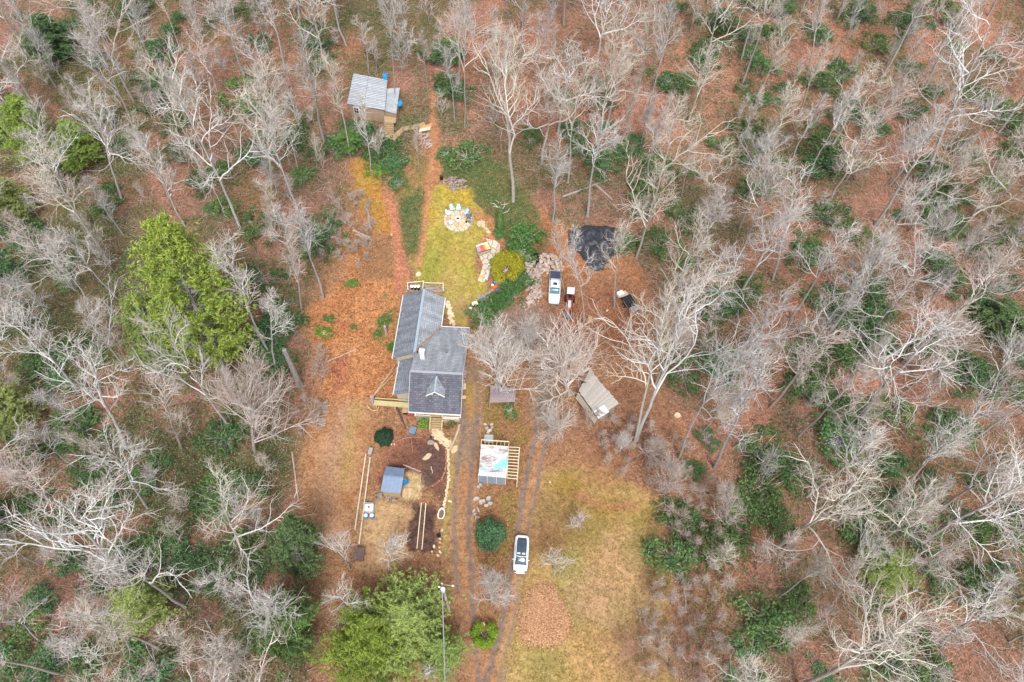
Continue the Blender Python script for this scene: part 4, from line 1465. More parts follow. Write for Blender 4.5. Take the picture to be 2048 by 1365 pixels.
# colourful bench / mural board with white end
mu = thing('painted_board', 'low platform with a red, yellow and grey painted board by the flagstones', 'platform', G(966, 496))
qz = float(TZ(0, G(966, 496).y)) + .5
A, B_, C_, D_ = PL(952, 494, qz + .12), PL(975, 486.5, qz + .12), PL(981, 497.5, qz), PL(956, 505, qz)
cols = [(168, 150, 150), (176, 140, 140), (208, 96, 92), (222, 92, 88), (226, 140, 92), (228, 200, 124), (226, 208, 132)]
for k, cc in enumerate(cols):
    t0, t1 = k / 7, (k + 1) / 7 - .004
    MB().slab([D_.lerp(C_, t0), D_.lerp(C_, t1), A.lerp(B_, t1), A.lerp(B_, t0)], .05).build('painted_panel', M('paint_%d' % k, cc, .6, .1, 3), mu)
MB().beam(A + Vector((0, .1, .05)), B_ + Vector((0, .1, .05)), .2, .08).build('top_edge', m_white, mu)
MB().beam(D_ + Vector((0, -.3, -.2)), C_ + Vector((0, -.3, -.2)), .35, .06).build('bench_plank', m_grayw, mu)
for p in (A, B_, C_, D_):
    MB().box((p.x, p.y, (p.z + TZ(p.x, p.y)) / 2), (.1, .1, p.z - float(TZ(p.x, p.y)))).build('leg', m_grayw, mu)
# flagstone terrace and walk down to the lawn
tw = thing('flagstone_walk', 'grey and tan flagstone walk winding from the painted board to the lawn', 'walk', G(975, 530))
rr = random.Random(5)
band = [(972, 478), (990, 482), (1000, 490), (1000, 510), (992, 520), (985, 540), (975, 558), (966, 566), (955, 562), (962, 545), (966, 530), (958, 512), (962, 506), (984, 500)]
BW = GP(band)
base = Vector((BW[:, 0].mean(), BW[:, 1].mean(), 0))
cand = []
tries = 0
while len(cand) < 48 and tries < 6000:
    tries += 1
    x, y = rr.uniform(BW[:, 0].min(), BW[:, 0].max()), rr.uniform(BW[:, 1].min(), BW[:, 1].max())
    if inpoly(x, y, BW) and all((x - a) ** 2 + (y - b) ** 2 > .5 for a, b in cand):
        cand.append((x, y))
cand_l = np.array([(x - base.x, y - base.y) for x, y in cand])
voronoi_stones(tw, cand_l, [(x - base.x, y - base.y) for x, y in BW], base, m_flag, gap=.07, h=.09)
for o in tw.children:
    c = sum((v.co for v in o.data.vertices), Vector()) / len(o.data.vertices) + ORI[tw.name]
    py = proj(c)[1]
    k = rnd(.85, 1.1)
    o.color = (k * .88, k * .95, k * 1.06, 1) if py < 545 else (k * 1.08, k * 1.05, k * .98, 1)
wl_s = thing('stone_bench', 'long pale stone slab beside the flagstone walk', 'bench', G(976, 553))
MB().slab([PL(970, 558, 3.6), PL(975, 560, 3.6), PL(980, 541, 3.6), PL(976, 540, 3.6)], .3).build('slab', M('pale_slab', (186, 188, 198), .8, .12), wl_s)
lo_ = thing('lounge_pad', 'turquoise lounger pad lying on the flagstones by the golden shrub', 'lounger', G(983, 523))
zq = float(TZ(0, G(983, 523).y))
MB().slab([PL(977, 528, zq + .35), PL(984, 531, zq + .35), PL(989.5, 517, zq + .5), (PL(983, 514, zq + .5))], .12).build('cushion', M('turquoise', (98, 196, 200), .6, .12, 3), lo_, bevel=.04)
MB().slab([PL(976, 529.5, zq + .22), PL(984, 532.5, zq + .22), PL(990, 517, zq + .36), PL(983, 513, zq + .36)], .06).build('frame', m_trim, lo_)
for px, py in ((978, 529), (984, 531), (989, 518), (984, 515)):
    p = PL(px, py, zq + .2)
    MB().box((p.x, p.y, zq + .1), (.06, .06, .3)).build('leg', m_trim, lo_)

# clutter at the lawn's corner: wheelbarrow, bin, pots
def boxthing(name, label, cat, px, py, size, rz, mat, z=0, lid=None):
    c = G(px, py)
    t = thing(name, label, cat, c)
    MB().box((c.x, c.y, c.z + size[2] / 2 + z), size, rz).build('body', mat, t, bevel=.03)
    if lid:
        MB().box((c.x, c.y, c.z + size[2] + z + .03), (size[0] * 1.06, size[1] * 1.06, .07), rz).build('lid', lid, t, bevel=.02)
    return t


wb = thing('wheelbarrow', 'grey-green wheelbarrow tub tipped beside the golden shrub', 'wheelbarrow', G(996, 569))
c = G(996, 569)
ring = lambda rx, ry, z: [c + Vector((rx * math.cos(2 * PI * i / 12), ry * math.sin(2 * PI * i / 12), z)) for i in range(12)]
MB().rings([ring(.35, .22, .2), ring(.62, .42, .5), ring(.66, .46, .52), ring(.58, .38, .5), ring(.32, .2, .26)]).build('tub', M('tub_green', (120, 144, 146), .5, .15), wb)
for s in (-1, 1):
    MB().beam(c + Vector((-.5, s * .2, .2)), c + Vector((1.0, s * .28, .45)), .05, .05).build('handle', m_grayw, wb)
MB().tube([c + Vector((-.62, -.06, .2)), c + Vector((-.62, .06, .2))], .2, 12).build('wheel', m_dark, wb)
boxthing('plastic_tote', 'orange storage tote among the clutter at the lawn corner', 'tote', 989.5, 577, (.75, .5, .4), .5, M('orange', (208, 118, 60), .5, .12), lid=M('orange_lid', (198, 104, 52), .5))
boxthing('plastic_tote', 'purple-blue storage tote beside the orange one', 'tote', 995, 583, (.6, .45, .35), .3, M('purple', (98, 88, 140), .5, .15), lid=M('purple_lid', (110, 100, 156), .5))
boxthing('bucket_box', 'small white box beside the orange tote at the lawn corner', 'box', 985, 573.5, (.35, .35, .4), .2, m_white, lid=m_trim)
boxthing('plastic_tote', 'black storage bin at the hedge end of the bin row', 'bin', 966, 604, (.8, .6, .6), .5, M('bin_slate', (92, 100, 116), .5), lid=M('bin_slate_lid', (106, 114, 132), .5))
boxthing('plastic_tote', 'dark bin with a white lid in the middle of the bin row', 'bin', 950, 612, (.8, .6, .6), .4, m_dark, lid=m_white)
boxthing('bin', 'small grey pail at the lawn end of the bin row', 'bin', 941, 620, (.35, .35, .4), .3, M('pail', (190, 190, 190), .5), lid=m_trim)
boxthing('bin', 'low dark crate between the two lidded bins', 'crate', 958, 608, (.5, .4, .35), .5, m_dark)
stl = thing('stone_ledge', 'row of flat dark stones edging the lawn below the totes', 'stones', G(968, 590))
stones(stl, 'stone', [(962, 594, .7, .5, .4), (972, 589, .5, .35, .5), (979, 585, .45, .3, .6), (985, 582, .3, .25, .2)], m_gstone, (.1, .2), .7, .95)
# concrete blocks in the ivy
cbk = thing('block_row', 'row of grey concrete blocks half sunk in the ivy bank', 'blocks', G(1015, 607))
for k in range(5):
    c = G(1005 + k * 4.5, 615 - k * 4.2)
    MB().box((c.x, c.y, c.z + .15), (.45, .3, .3), .6).build('block', M('cblock', (162, 164, 164), .85, .2), cbk)

# ------------------------------------------------------------------ firewood piles: every log its own part
m_bark = M('log_bark', (160, 143, 136), .95, .3, 5, tint=True)
m_cut = M('log_end', (214, 188, 154), .9, .18, 6, tint=True)


def log_mesh(name, r=1.0):
    n = 8
    mb = MB()
    ra = [[Vector((x, r * math.cos(2 * PI * i / n) * (1 + .1 * math.sin(i * 2.1)), r * math.sin(2 * PI * i / n) * (1 + .1 * math.cos(i * 1.7)))) for i in range(n)] for x in (-.5, .5)]
    V = ra[0] + ra[1]
    F = [(i, (i + 1) % n, n + (i + 1) % n, n + i) for i in range(n)]
    mb.add(V, F, 0)
    mb.add(ra[0], [tuple(range(n))[::-1]], 1)
    mb.add(ra[1], [tuple(range(n))], 1)
    me = bpy.data.meshes.new(name)
    me.from_pydata([tuple(v) for v in mb.v], [], mb.f)
    me.materials.append(m_bark)
    me.materials.append(m_cut)
    me.polygons.foreach_set('material_index', mb.m)
    me.update()
    return me


LOGM = log_mesh('log')


def put_log(root, p, length, r, yaw, pitch=0.0, name='log', lo=.75, hi=1.2):
    o = bpy.data.objects.new(name, LOGM)
    C.objects.link(o)
    o.parent = root
    o.location = Vector(p) - ORI[root.name]
    o.rotation_euler = (rnd(0, 6), -pitch, yaw)
    o.scale = (length, r, r)
    tinted(o, lo, hi, .05)
    return o


def pile(px_poly, label, n, length, r, yaw, layers, cat='firewood', name='firewood_pile', jit=.3, lo=.75, hi=1.2, up=False):
    P = GP(px_poly)
    cx, cy = P[:, 0].mean(), P[:, 1].mean()
    root = thing(name, label, cat, on(cx, cy))
    k = 0
    t = 0
    while k < n and t < n * 60:
        t += 1
        x, y = rnd(P[:, 0].min(), P[:, 0].max()), rnd(P[:, 1].min(), P[:, 1].max())
        d = float(sd_poly(np.array([x]), np.array([y]), P)[0])
        if d > 0:
            continue
        lay = random.randint(0, max(0, min(layers - 1, int(-d / .35))))
        z = float(TZ(x, y)) + rnd(.6, 1) * r[1] + lay * r[1] * 1.5
        rr_ = rnd(*r)
        put_log(root, (x, y, z), rnd(*length), rr_, yaw + rnd(-jit, jit), (PI / 2 if up else rnd(-.15, .15)), lo=lo, hi=hi)
        k += 1
    return root


pile([(1050, 512), (1082, 528), (1085, 545), (1078, 575), (1084, 590), (1072, 606), (1056, 608), (1055, 560), (1052, 530)], 'long heap of split grey firewood between the ivy bank and the pickup', 150, (.5, 1.0), (.1, .19), .5, 4, jit=.9, lo=.8, hi=1.4)
pile([(1078, 512), (1100, 508), (1122, 525), (1128, 545), (1110, 546), (1090, 548), (1082, 530)], 'heap of pale round log sections behind the pickup', 80, (.35, .5), (.18, .28), .4, 4, jit=3.0, lo=1.1, hi=1.6, name='log_heap')
pile([(1040, 610), (1075, 600), (1085, 606), (1050, 622)], 'scatter of small tan log ends near the ivy bank foot', 22, (.25, .4), (.07, .13), .4, 1, jit=3, lo=.9, hi=1.3, name='log_scatter')
pile([(884, 362), (902, 356), (918, 358), (934, 362), (936, 376), (916, 380), (905, 385), (893, 376)], 'brown firewood pile at the top of the yellow lawn', 70, (.4, .6), (.09, .17), .9, 3, jit=.6, lo=.65, hi=1.0)
c = G(883, 359)
wt = thing('barrel', 'small black barrel at the end of the lawn firewood pile', 'barrel', c)
MB().tube([c, c + Vector((0, 0, .3)), c + Vector((0, 0, .75))], [.26, .29, .26], 12).build('barrel_body', m_dark, wt)
MB().tube([c + Vector((0, 0, .75)), c + Vector((0, 0, .78))], .24, 12).build('lid', M('lid_dark', (60, 62, 64)), wt)
wrk = thing('wood_rack', 'weathered timber rack frame around the stacked wood behind the house', 'rack', G(850, 580))
for a, b in (((817, 586), (816, 572)), ((887, 588), (887, 573)), ((816, 572), (848, 569)), ((848, 572), (887, 573)), ((846, 584), (848, 568))):
    MB().beam(G(*a) + Vector((0, 0, .75)), G(*b) + Vector((0, 0, .75)), .12, .1).build('rail', m_pale, wrk)
for a in ((817, 586), (816, 572), (887, 588), (887, 573), (848, 569)):
    p = G(*a)
    MB().box((p.x, p.y, p.z + .38), (.11, .11, .8)).build('post', m_grayw, wrk)
# stacked wood with white pails behind the house
pile([(846, 573), (884, 573), (885, 586), (846, 584)], 'stacked dark firewood against the back of the house', 70, (.7, 1.2), (.07, .12), 0.0, 4, jit=.15, lo=.6, hi=1.15)
pile([(818, 573), (845, 570), (845, 580), (816, 586)], 'low stack of boards and split wood beside the three white pails', 20, (.8, 1.6), (.05, .09), 0.0, 2, jit=.2, lo=.75, hi=1.1, name='board_stack')
for k, px in enumerate((824.5, 831, 837.5)):
    c = G(px, 579.5)
    b = thing('pail', ['white lidded pail, westernmost of the three behind the house', 'white lidded pail, middle of the three behind the house', 'white lidded pail, easternmost of the three behind the house'][k], 'pail', c, 'white pails behind the house')
    MB().tube([c, c + Vector((0, 0, .75))], [.2, .24], 12).build('pail_body', m_dark, b)
    MB().tube([c + Vector((0, 0, .75)), c + Vector((0, 0, .82))], .27, 12).build('lid', m_white, b)
pile([(836, 262), (858, 264), (862, 300), (842, 290)], 'messy pile of split logs and boards below the cabin boardwalk', 36, (.6, 1.3), (.06, .12), .9, 2, jit=.7, lo=.8, hi=1.3, name='log_pile')
ow = thing('sawn_boards', 'fresh orange sawn boards on top of the log pile near the boardwalk', 'boards', G(848, 263))
for k in range(5):
    a = G(838 + k, 268 - k * 2)
    MB().beam(a + Vector((0, 0, .5)), a + Vector((1.9, .5 + .12 * k, .6)), .2, .05).build('board', M('fresh_board', (212, 150, 96), .8, .2, 4) if k > 2 else m_pale, ow)
# grey log row in the western woods edge
pile([(640, 822), (652, 800), (656, 815), (645, 860), (637, 860)], 'low row of grey stacked branches at the western woods edge', 40, (.5, .9), (.06, .12), .2, 2, jit=.4, lo=.8, hi=1.15, name='branch_stack')

# logs lying about
def lone_log(a, b, r, label, name='fallen_log', mat=None, dz=.0, cat='log', taper=.75, group=None):
    A_, B2 = G(*a), G(*b)
    n = 6
    pts_ = []
    for i in range(n + 1):
        p = A_.lerp(B2, i / n)
        p.z = float(TZ(p.x, p.y)) + r * .8 + dz
        p.x += rnd(-.05, .05)
        p.y += rnd(-.05, .05)
        pts_.append(p)
    o = MB().tube(pts_, [r * (1 - (1 - taper) * i / n) for i in range(n + 1)], 8).build(name, mat or m_bark, origin=pts_[n // 2], smooth=False)
    tinted(o, .9, 1.25, .03)
    return tag(o, label, cat, group)


lone_log((735, 420), (742, 462), .24, 'short thick grey log lying beside the mossy path edge')
lone_log((706, 462), (742, 478), .2, 'pale grey log lying across the brush west of the red path')
lone_log((712, 470), (745, 482), .16, 'thin grey log next to the pale log in the brush')
lone_log((584, 905), (597, 1003), .12, 'long straight pale pole lying at the western yard edge', name='pole_log')
lone_log((652, 725), (712, 700), .09, 'thin pale branch lying on the orange leaves west of the house', name='fallen_branch')
lone_log((795, 738), (795, 758), .2, 'pale log standing close to the west lean-to wall')
lone_log((794, 815), (805, 843), .16, 'dark wet timber lying south of the lumber walkway', mat=M('wet_timber', (74, 62, 58), .8, .2, 4, tint=True), name='timber')
lone_log((805, 843), (812, 858), .1, 'thin dark timber end pointing at the blue-grey tub', mat=MATS['wet_timber'], name='timber')
lone_log((1215, 870), (1300, 905), .08, 'thin crooked branch on the ground south of the plank shed', name='fallen_branch')
lone_log((1790, 240 + 60), (1860, 270), .16, 'dark rotten log on the red leaves in the upper right woods')
lone_log((1366, 1155), (1372, 1225), .14, 'grey dead limb on the leaves at the east field edge', name='fallen_branch')
lone_log((1352, 1290), (1372, 1325), .09, 'pale broken branch at the lower east field edge', name='fallen_branch')
lone_log((1010, 1362), (1016, 1340), .05, 'small twig on the dirt between the joining tracks', name='fallen_branch')
lone_log((1125, 395), (1220, 360), .18, 'mossy fallen log uphill of the black tarp')
lone_log((1190, 370), (1225, 402), .2, 'dark fallen log crossing uphill right of the black tarp')
lone_log((1840 - 90, 640), (1960, 735), .1, 'long thin fallen trunk slanting across the eastern woods')
lone_log((1752, 650), (1950, 728), .08, 'slender fallen trunk parallel to the longer one in the eastern woods')

# stump trunks by the tractor
for a, lb in (((1160, 655), 'upright split log block near the tractor bucket'), ((1178, 642), 'leaning tan log block beside the bare tree at the tractor')):
    c = G(*a)
    o = MB().tube([c - Vector((0, 0, .1)), c + Vector((.1, .1, .7))], [.36, .33], 9).build('log_block', [M('block_tan', (186, 150, 112), .9, .2, 5)], origin=c)
    tag(o, lb, 'log')
# dead stump at the end of the walkway, with leaning dead branches
c = G(746, 806)
sp = thing('dead_stump', 'tall dead stump with two long leaning branches at the walkway end', 'stump', c)
MB().tube([c - Vector((0, 0, .2)), c + Vector((0, .05, .9)), c + Vector((.05, .1, 1.7))], [.42, .34, .28], 9).build('trunk', m_bark, sp)
for tx, ty, z in ((796, 722, 3.0), (800, 735, 2.6), (785, 742, 2.2)):
    b = PL(tx, ty, z)
    MB().tube([c + Vector((.1, .2, 1.4)), (c + Vector((0, 0, 1.4))).lerp(b, .5) + Vector((.15, .1, .2)), b], [.08, .06, .04], 5).build('branch', M('dead_branch', (176, 150, 124), .9, .2), sp)

# ------------------------------------------------------------------ house surroundings
wlk = thing('stepping_stones', 'tan stepping-stone path from the porch stairs to the drive', 'path', G(880, 875))
stones(wlk, 'stepping_stone', [(868, 858, .42, .3, .3), (874, 860, .36, .28, -.3), (867, 864, .34, .3, .2), (873, 866, .44, .32, .6), (880, 865, .4, .3, 0), (871, 871, .42, .3, -.5), (879, 871, .46, .34, .4),
      (885, 869, .36, .26, .2), (877, 877, .44, .36, .5), (885, 876, .5, .34, -.4), (883, 883, .46, .34, .9), (891, 880, .5, .32, -.3), (893, 887, .56, .4, .5), (899, 884, .4, .34, 0), (900, 890, .4, .3, .4), (897, 893, .36, .24, 1),
      (872, 877, .34, .26, .1), (866, 870, .3, .24, .2), (889, 888, .3, .22, .3)], m_stone, (.06, .1), .9, 1.2)
lone_log((865, 870), (886, 886), .1, 'curved pale log edging the stepping stones', mat=M('peeled', (206, 166, 138), .85, .15, tint=True), name='edging_log', taper=.9)
# curved timber edging beside the drive
pts_ = [G(x, y) + Vector((0, 0, .15)) for x, y in ((919, 850), (916, 862), (911, 876), (905, 890), (899, 902))]
tag(MB().tube(pts_, .17, 8).build('edging_log', M('edging_wood', (178, 160, 134), .9, .25, 3), origin=pts_[2]), 'long curved weathered log edging the verge beside the porch', 'log')
ssn = G(909, 900)
tag(tinted(stone_mb(ssn, .42, .75, .18, -.5, 77, 9).build('flat_boulder', m_stone, origin=ssn), .95, 1.0), 'large flat tan boulder beside the curved log at the drive', 'boulder')
c = G(873, 893)
tag(tinted(stone_mb(c, .3, .75, .2, .5, 78, 9).build('flat_boulder', m_stone, origin=c), .9, 1), 'long tan stone at the garden corner near the stepping stones', 'boulder')
c = G(943, 673)
tag(tinted(stone_mb(c, .45, .3, .2, .6, 79, 9).build('flat_boulder', m_stone, origin=c), 1.1, 1.2), 'pale boulder by the northeast corner of the house', 'boulder')
c = G(1354, 832)
tag(tinted(stone_mb(c, .5, .45, .4, .6, 80, 8).build('boulder', m_stone, origin=c), 1.1, 1.25), 'white boulder on the leaves between two big leaning trees', 'boulder')
for k, (px, py, s) in enumerate(((1380, 935, .25), (965, 1250, .38), (1100, 965, .16), (782, 889, .2), (788, 889, .2), (783, 470, .2), (1214, 622, .22), (837, 550, .5))):
    c = G(px, py)
    lb = ['small pale rock at the eastern field edge', 'white rock behind the bright green topiary', 'small white stone beside the right-hand track', 'left one of two small pale stones below the dark boxwood level', 'right one of two small pale stones near the garden edge',
          'white stone at the red path', 'round pale log end or stone near the tractor clearing', 'pale rubble heap at the lawn edge near the house'][k]
    tag(tinted(stone_mb(c, s, s * .8, s * .7, .3, 90 + k, 7).build('rock', m_stone, origin=c), 1.1, 1.3), lb, 'rock')
# garden wall of pale stones down to the bathtub
gw = thing('dry_stone_edge', 'line of pale stones with mossy gaps dividing the garden from the verge', 'stone edge', G(895, 960))
lst = []
for k in range(34):
    t = k / 33
    px = np.interp(t, [0, .1, .5, .75, 1], [893, 897, 897, 891, 885])
    py = np.interp(t, [0, 1], [893, 1032])
    lst.append((px + rnd(-1.2, 1.2), py, rnd(.18, .3), rnd(.14, .22), rnd(0, 3)))
for px, py in ((884, 1062), (881, 1070), (880, 1078), (880, 1086), (879, 1096), (880, 1105), (868, 1094), (864, 1104), (876, 1112), (899, 1003), (902, 1004)):
    lst.append((px, py, rnd(.14, .28), rnd(.12, .2), rnd(0, 3)))
stones(gw, 'stone', lst, m_stone, (.12, .3), .95, 1.3, .05)
# curved brick / wattle edging of the plot
be = thing('brick_edging', 'curved row of orange-pink bricks around the bare garden plot', 'edging', G(880, 960))
pl_ = [(892, 900), (893, 925), (890, 945), (883, 960), (870, 970), (855, 976), (840, 985)]
for i in range(len(pl_) - 1):
    a, b = G(*pl_[i]), G(*pl_[i + 1])
    m_ = max(3, int((b - a).length / .28))
    for j in range(m_):
        p = a.lerp(b, j / m_)
        tinted(MB().box((p.x + rnd(-.04, .04), p.y + rnd(-.04, .04), p.z + .08), (.24, .2, .2), math.atan2((b - a).y, (b - a).x) + rnd(-.2, .2)).build('brick', m_brick, be), .85, 1.3, .06)
wt_ = MB()
for seg in ([(778, 915), (782, 898), (790, 886), (806, 878), (822, 875), (845, 876)], [(822, 876), (824, 890), (826, 905)], [(776, 920), (774, 932)]):
    pts_ = [G(*p) + Vector((0, 0, .1)) for p in seg]
    wt_.tube(pts_, .07, 5)
tag(wt_.build('twig_edging', M('twig_pink', (150, 114, 96), .9, .2), origin=G(800, 885)), 'thin reddish branch border along the upper side of the garden plot', 'edging')
c = G(854, 914)
tag(tinted(stone_mb(c, .72, .38, .14, .75, 71, 9).build('flat_boulder', m_stone, origin=c), .9, .95), 'flat tan boulder in the middle of the bare garden plot', 'boulder')
c = G(852, 963)
cg_ = MB()
for k in range(14):
    a = 2 * PI * k / 14
    for r_, z in ((.62, .5),):
        cg_.tube([c + Vector((.66 * math.cos(a), .66 * math.sin(a), 0)), c + Vector((.58 * math.cos(a), .58 * math.sin(a), .75))], .018, 4)
for z, r_ in ((.1, .65), (.4, .62), (.75, .58)):
    cg_.tube([c + Vector((r_ * math.cos(2 * PI * k / 14), r_ * math.sin(2 * PI * k / 14), z)) for k in range(15)], .02, 4)
tag(cg_.build('wire_cage', M('green_wire', (84, 104, 96), .6), origin=c), 'round green wire plant cage in the lower garden plot', 'cage')
lone_log((862, 934), (865, 947), .035, 'thin white stick lying on the bare garden plot', mat=M('stick_white', (220, 208, 196), .8, tint=True), name='stick')
lone_log((806, 930), (842, 944), .1, 'mossy log edging behind the blue-grey garden shed', name='edging_log')
# blue tub and boards by the garden shed
bt = thing('plastic_tub', 'bright blue plastic tub against the garden shed', 'tub', G(811, 970))
c = G(811, 970)
za_ = -.9
MB().box((c.x, c.y, c.z + .6), (.42, .95, .08), za_).build('tub_base', m_blue, bt)
for dx, dy, sx, sy in ((.22, 0, .05, .95), (-.22, 0, .05, .95), (0, .47, .42, .05), (0, -.47, .42, .05)):
    R = Matrix.Rotation(za_, 3, 'Z') @ Vector((dx, dy, 0))
    MB().box((c.x + R.x, c.y + R.y, c.z + .7), (sx, sy, .25), za_).build('tub_side', m_blue, bt)
MB().box((c.x, c.y, c.z + .28), (.3, .7, .55), za_).build('stand', m_tanw, bt)
lb_ = thing('plywood_sheets', 'tan plywood and boards on straw beside the garden shed', 'boards', G(818, 985))
for k in range(5):
    a = G(810 + k * 3.2, 978)
    tinted(MB().beam(a + Vector((0, 0, .12 + .02 * k)), a + Vector((rnd(-.2, .1), -1.2, .1 + .02 * k)), .26, .04).build('board', MATS['tan_board'], lb_), .8, 1.05)
q = [PL(803, 962, .5), PL(812, 957, .5), PL(814, 961, .5), PL(805, 967, .5)]
MB().slab(q, .05).build('board', MATS['tan_board'], lb_)
pile([(750, 990), (760, 988), (800, 997), (804, 1003), (770, 1003), (750, 998)], 'row of brown log rounds edging the front of the garden shed', 20, (.3, .45), (.14, .22), .0, 1, jit=3, lo=.6, hi=.85, name='log_edging')
# straw path boards in the vegetable bed
for a, b, lb in (((843, 1007), (834, 1098), 'pale wooden edging rail, western one in the dark vegetable bed'), ((852, 1008), (844, 1100), 'pale wooden edging rail, eastern one in the dark vegetable bed')):
    p, q = G(*a), G(*b)
    tag(MB().beam(p + Vector((0, 0, .12)), q + Vector((0, 0, .12)), .1, .14).build('edging_rail', m_pale, origin=p.lerp(q, .5)), lb, 'rail')
# bathtub planter
c = G(883, 1031)
tub = thing('bathtub', 'old white bathtub planter filled with soil by the stone edge', 'bathtub', c)
f_ = (G(884.5, 1022) - G(881, 1042)).to_2d().normalized()
ax = Vector((f_.x, f_.y, 0))
sxv = Vector((ax.y, -ax.x, 0))


def oval(hx, hy, z, flat=.75):
    P_ = []
    for i in range(20):
        a = 2 * PI * i / 20
        x, y = hx * math.cos(a), hy * math.sin(a)
        if y < -hy * flat:
            y = -hy * flat
        P_.append(c + sxv * x + ax * y + Vector((0, 0, z)))
    return P_


MB().rings([oval(.3, .6, .1), oval(.4, .78, .5), oval(.46, .86, .52), oval(.46, .86, .57), oval(.34, .72, .55), oval(.32, .68, .34)], caps=False).build('tub_shell', M('enamel', (236, 234, 230), .3, .04, 2), tub, smooth=True)
mb = MB()
mb.add(oval(.325, .69, .4), [tuple(range(20))])
mb.build('soil', M('tub_soil', (122, 88, 70), .95, .3, 6), tub)
for s in (-1, 1):
    for y in (-.4, .5):
        MB().tube([c + sxv * s * .25 + ax * y, c + sxv * s * .28 + ax * y + Vector((0, 0, .2))], .05, 6).build('foot', m_dark, tub)
c = G(878, 1073)
po = thing('pot', 'dark round pot beside the stone edge below the bathtub', 'pot', c)
MB().rings([[c + Vector((r * math.cos(2 * PI * i / 12), r * math.sin(2 * PI * i / 12), z)) for i in range(12)] for r, z in ((.2, 0), (.28, .35), (.3, .38), (.24, .38), (.2, .2))]).build('pot_body', m_dark, po)
# white caged water tank and blue barrels
c = G(740, 1021)
ib = thing('water_tank', 'white caged water tank beside the two blue barrels', 'tank', c)
MB().box((c.x, c.y, c.z + .62), (1.15, 1.1, 1.0), .05).build('tank', M('tank_white', (234, 234, 238), .4, .05, 2), ib, bevel=.12)
MB().tube([(c.x, c.y, c.z + 1.12), (c.x, c.y, c.z + 1.2)], .15, 12).build('cap', M('cap_red', (190, 84, 84), .5), ib)
for k in range(5):
    x = -.56 + .28 * k
    for y in (-.58, .58):
        MB().beam((c.x + x, c.y + y, c.z + .12), (c.x + x, c.y + y, c.z + 1.14), .03, .03).build('cage_bar', m_metalroof, ib)
for y in (-.58, .58):
    MB().beam((c.x - .58, c.y + y, c.z + 1.14), (c.x + .58, c.y + y, c.z + 1.14), .04, .04).build('cage_bar', m_metalroof, ib)
    MB().beam((c.x + y, c.y - .58, c.z + 1.14), (c.x + y, c.y + .58, c.z + 1.14), .04, .04).build('cage_bar', m_metalroof, ib)
MB().box((c.x, c.y, c.z + .07), (1.2, 1.15, .12), .05).build('pallet_base', m_grayw, ib)
for px, lb in ((733.5, 'blue barrel with pale lid, western one in front of the water tank'), (745.5, 'blue barrel with pink-blue lid, eastern one in front of the water tank')):
    c = G(px, 1036)
    b = thing('barrel', lb, 'barrel', c)
    MB().tube([c, c + Vector((0, 0, .3)), c + Vector((0, 0, .6)), c + Vector((0, 0, .9))], [.27, .3, .3, .27], 14).build('barrel_body', M('barrel_blue', (92, 140, 184), .45, .12), b, smooth=True)
    MB().tube([c + Vector((0, 0, .9)), c + Vector((0, 0, .93))], .27, 14).build('lid', M('barrel_lid', (196, 206, 222), .5, .1), b)
# long rail pair running down the west side of the garden, with a mailbox-like box at its head
for a, b, lb in (((733, 911), (711, 1064), 'western one of two long pale rails running down the yard'), ((741.5, 918), (719.5, 1092), 'eastern one of two long pale rails running down the yard')):
    p, q = G(*a), G(*b)
    rt = thing('rail_fence', lb, 'rail', p.lerp(q, .5))
    n_ = 4
    for k in range(n_):
        s, e = p.lerp(q, k / n_), p.lerp(q, (k + 1) / n_ - .005)
        MB().beam(s + Vector((0, 0, .5)), e + Vector((0, 0, .5)), .16, .1).build('rail', M('silver_rail', (200, 184, 160), .85, .2, 3), rt)
        MB().box((s.x, s.y, s.z + .22), (.1, .1, .5)).build('post', m_grayw, rt)
boxthing('wood_box', 'grey weathered box at the upper end of the long rails', 'box', 742, 906, (.5, .95, .6), -.15, m_grayw, lid=M('boxlid', (158, 152, 146), .8, .2))
# kids' tub / blue-grey lidded bin south of the porch
boxthing('storage_bin', 'blue-grey lidded bin on the grass southwest of the porch', 'bin', 826, 864, (.85, 1.0, .55), -.25, M('bin_blue', (100, 116, 134), .5), lid=M('bin_blue_lid', (112, 128, 148), .45))
# small flag by the stairs
fl = G(885, 846)
fg = thing('garden_flag', 'small red, white and blue flag on a short staff by the porch rail', 'flag', fl)
MB().tube([fl, fl + Vector((0, 0, 1.5))], .02, 5).build('staff', m_grayw, fg)
for k, cc in enumerate(((70, 72, 110), (200, 90, 90), (226, 220, 220), (196, 110, 110))):
    MB().box(fl + Vector((.03 + .02 * k, -.12, 1.32 - .2 * k)), (.3, .04, .19), .2).build('stripe', M('flag%d' % k, cc, .8), fg)
# dark scrap by the porch corner
boxthing('plastic_tote', 'dark tote with tan lid tucked under the porch west corner', 'tote', 811, 824, (.7, .9, .55), .1, m_dark, lid=m_tanw)
boxthing('planter_box', 'red planter box beside the porch west corner', 'planter', 821, 831, (.8, .4, .35), -.05, M('planter_red', (150, 72, 64), .7, .2))
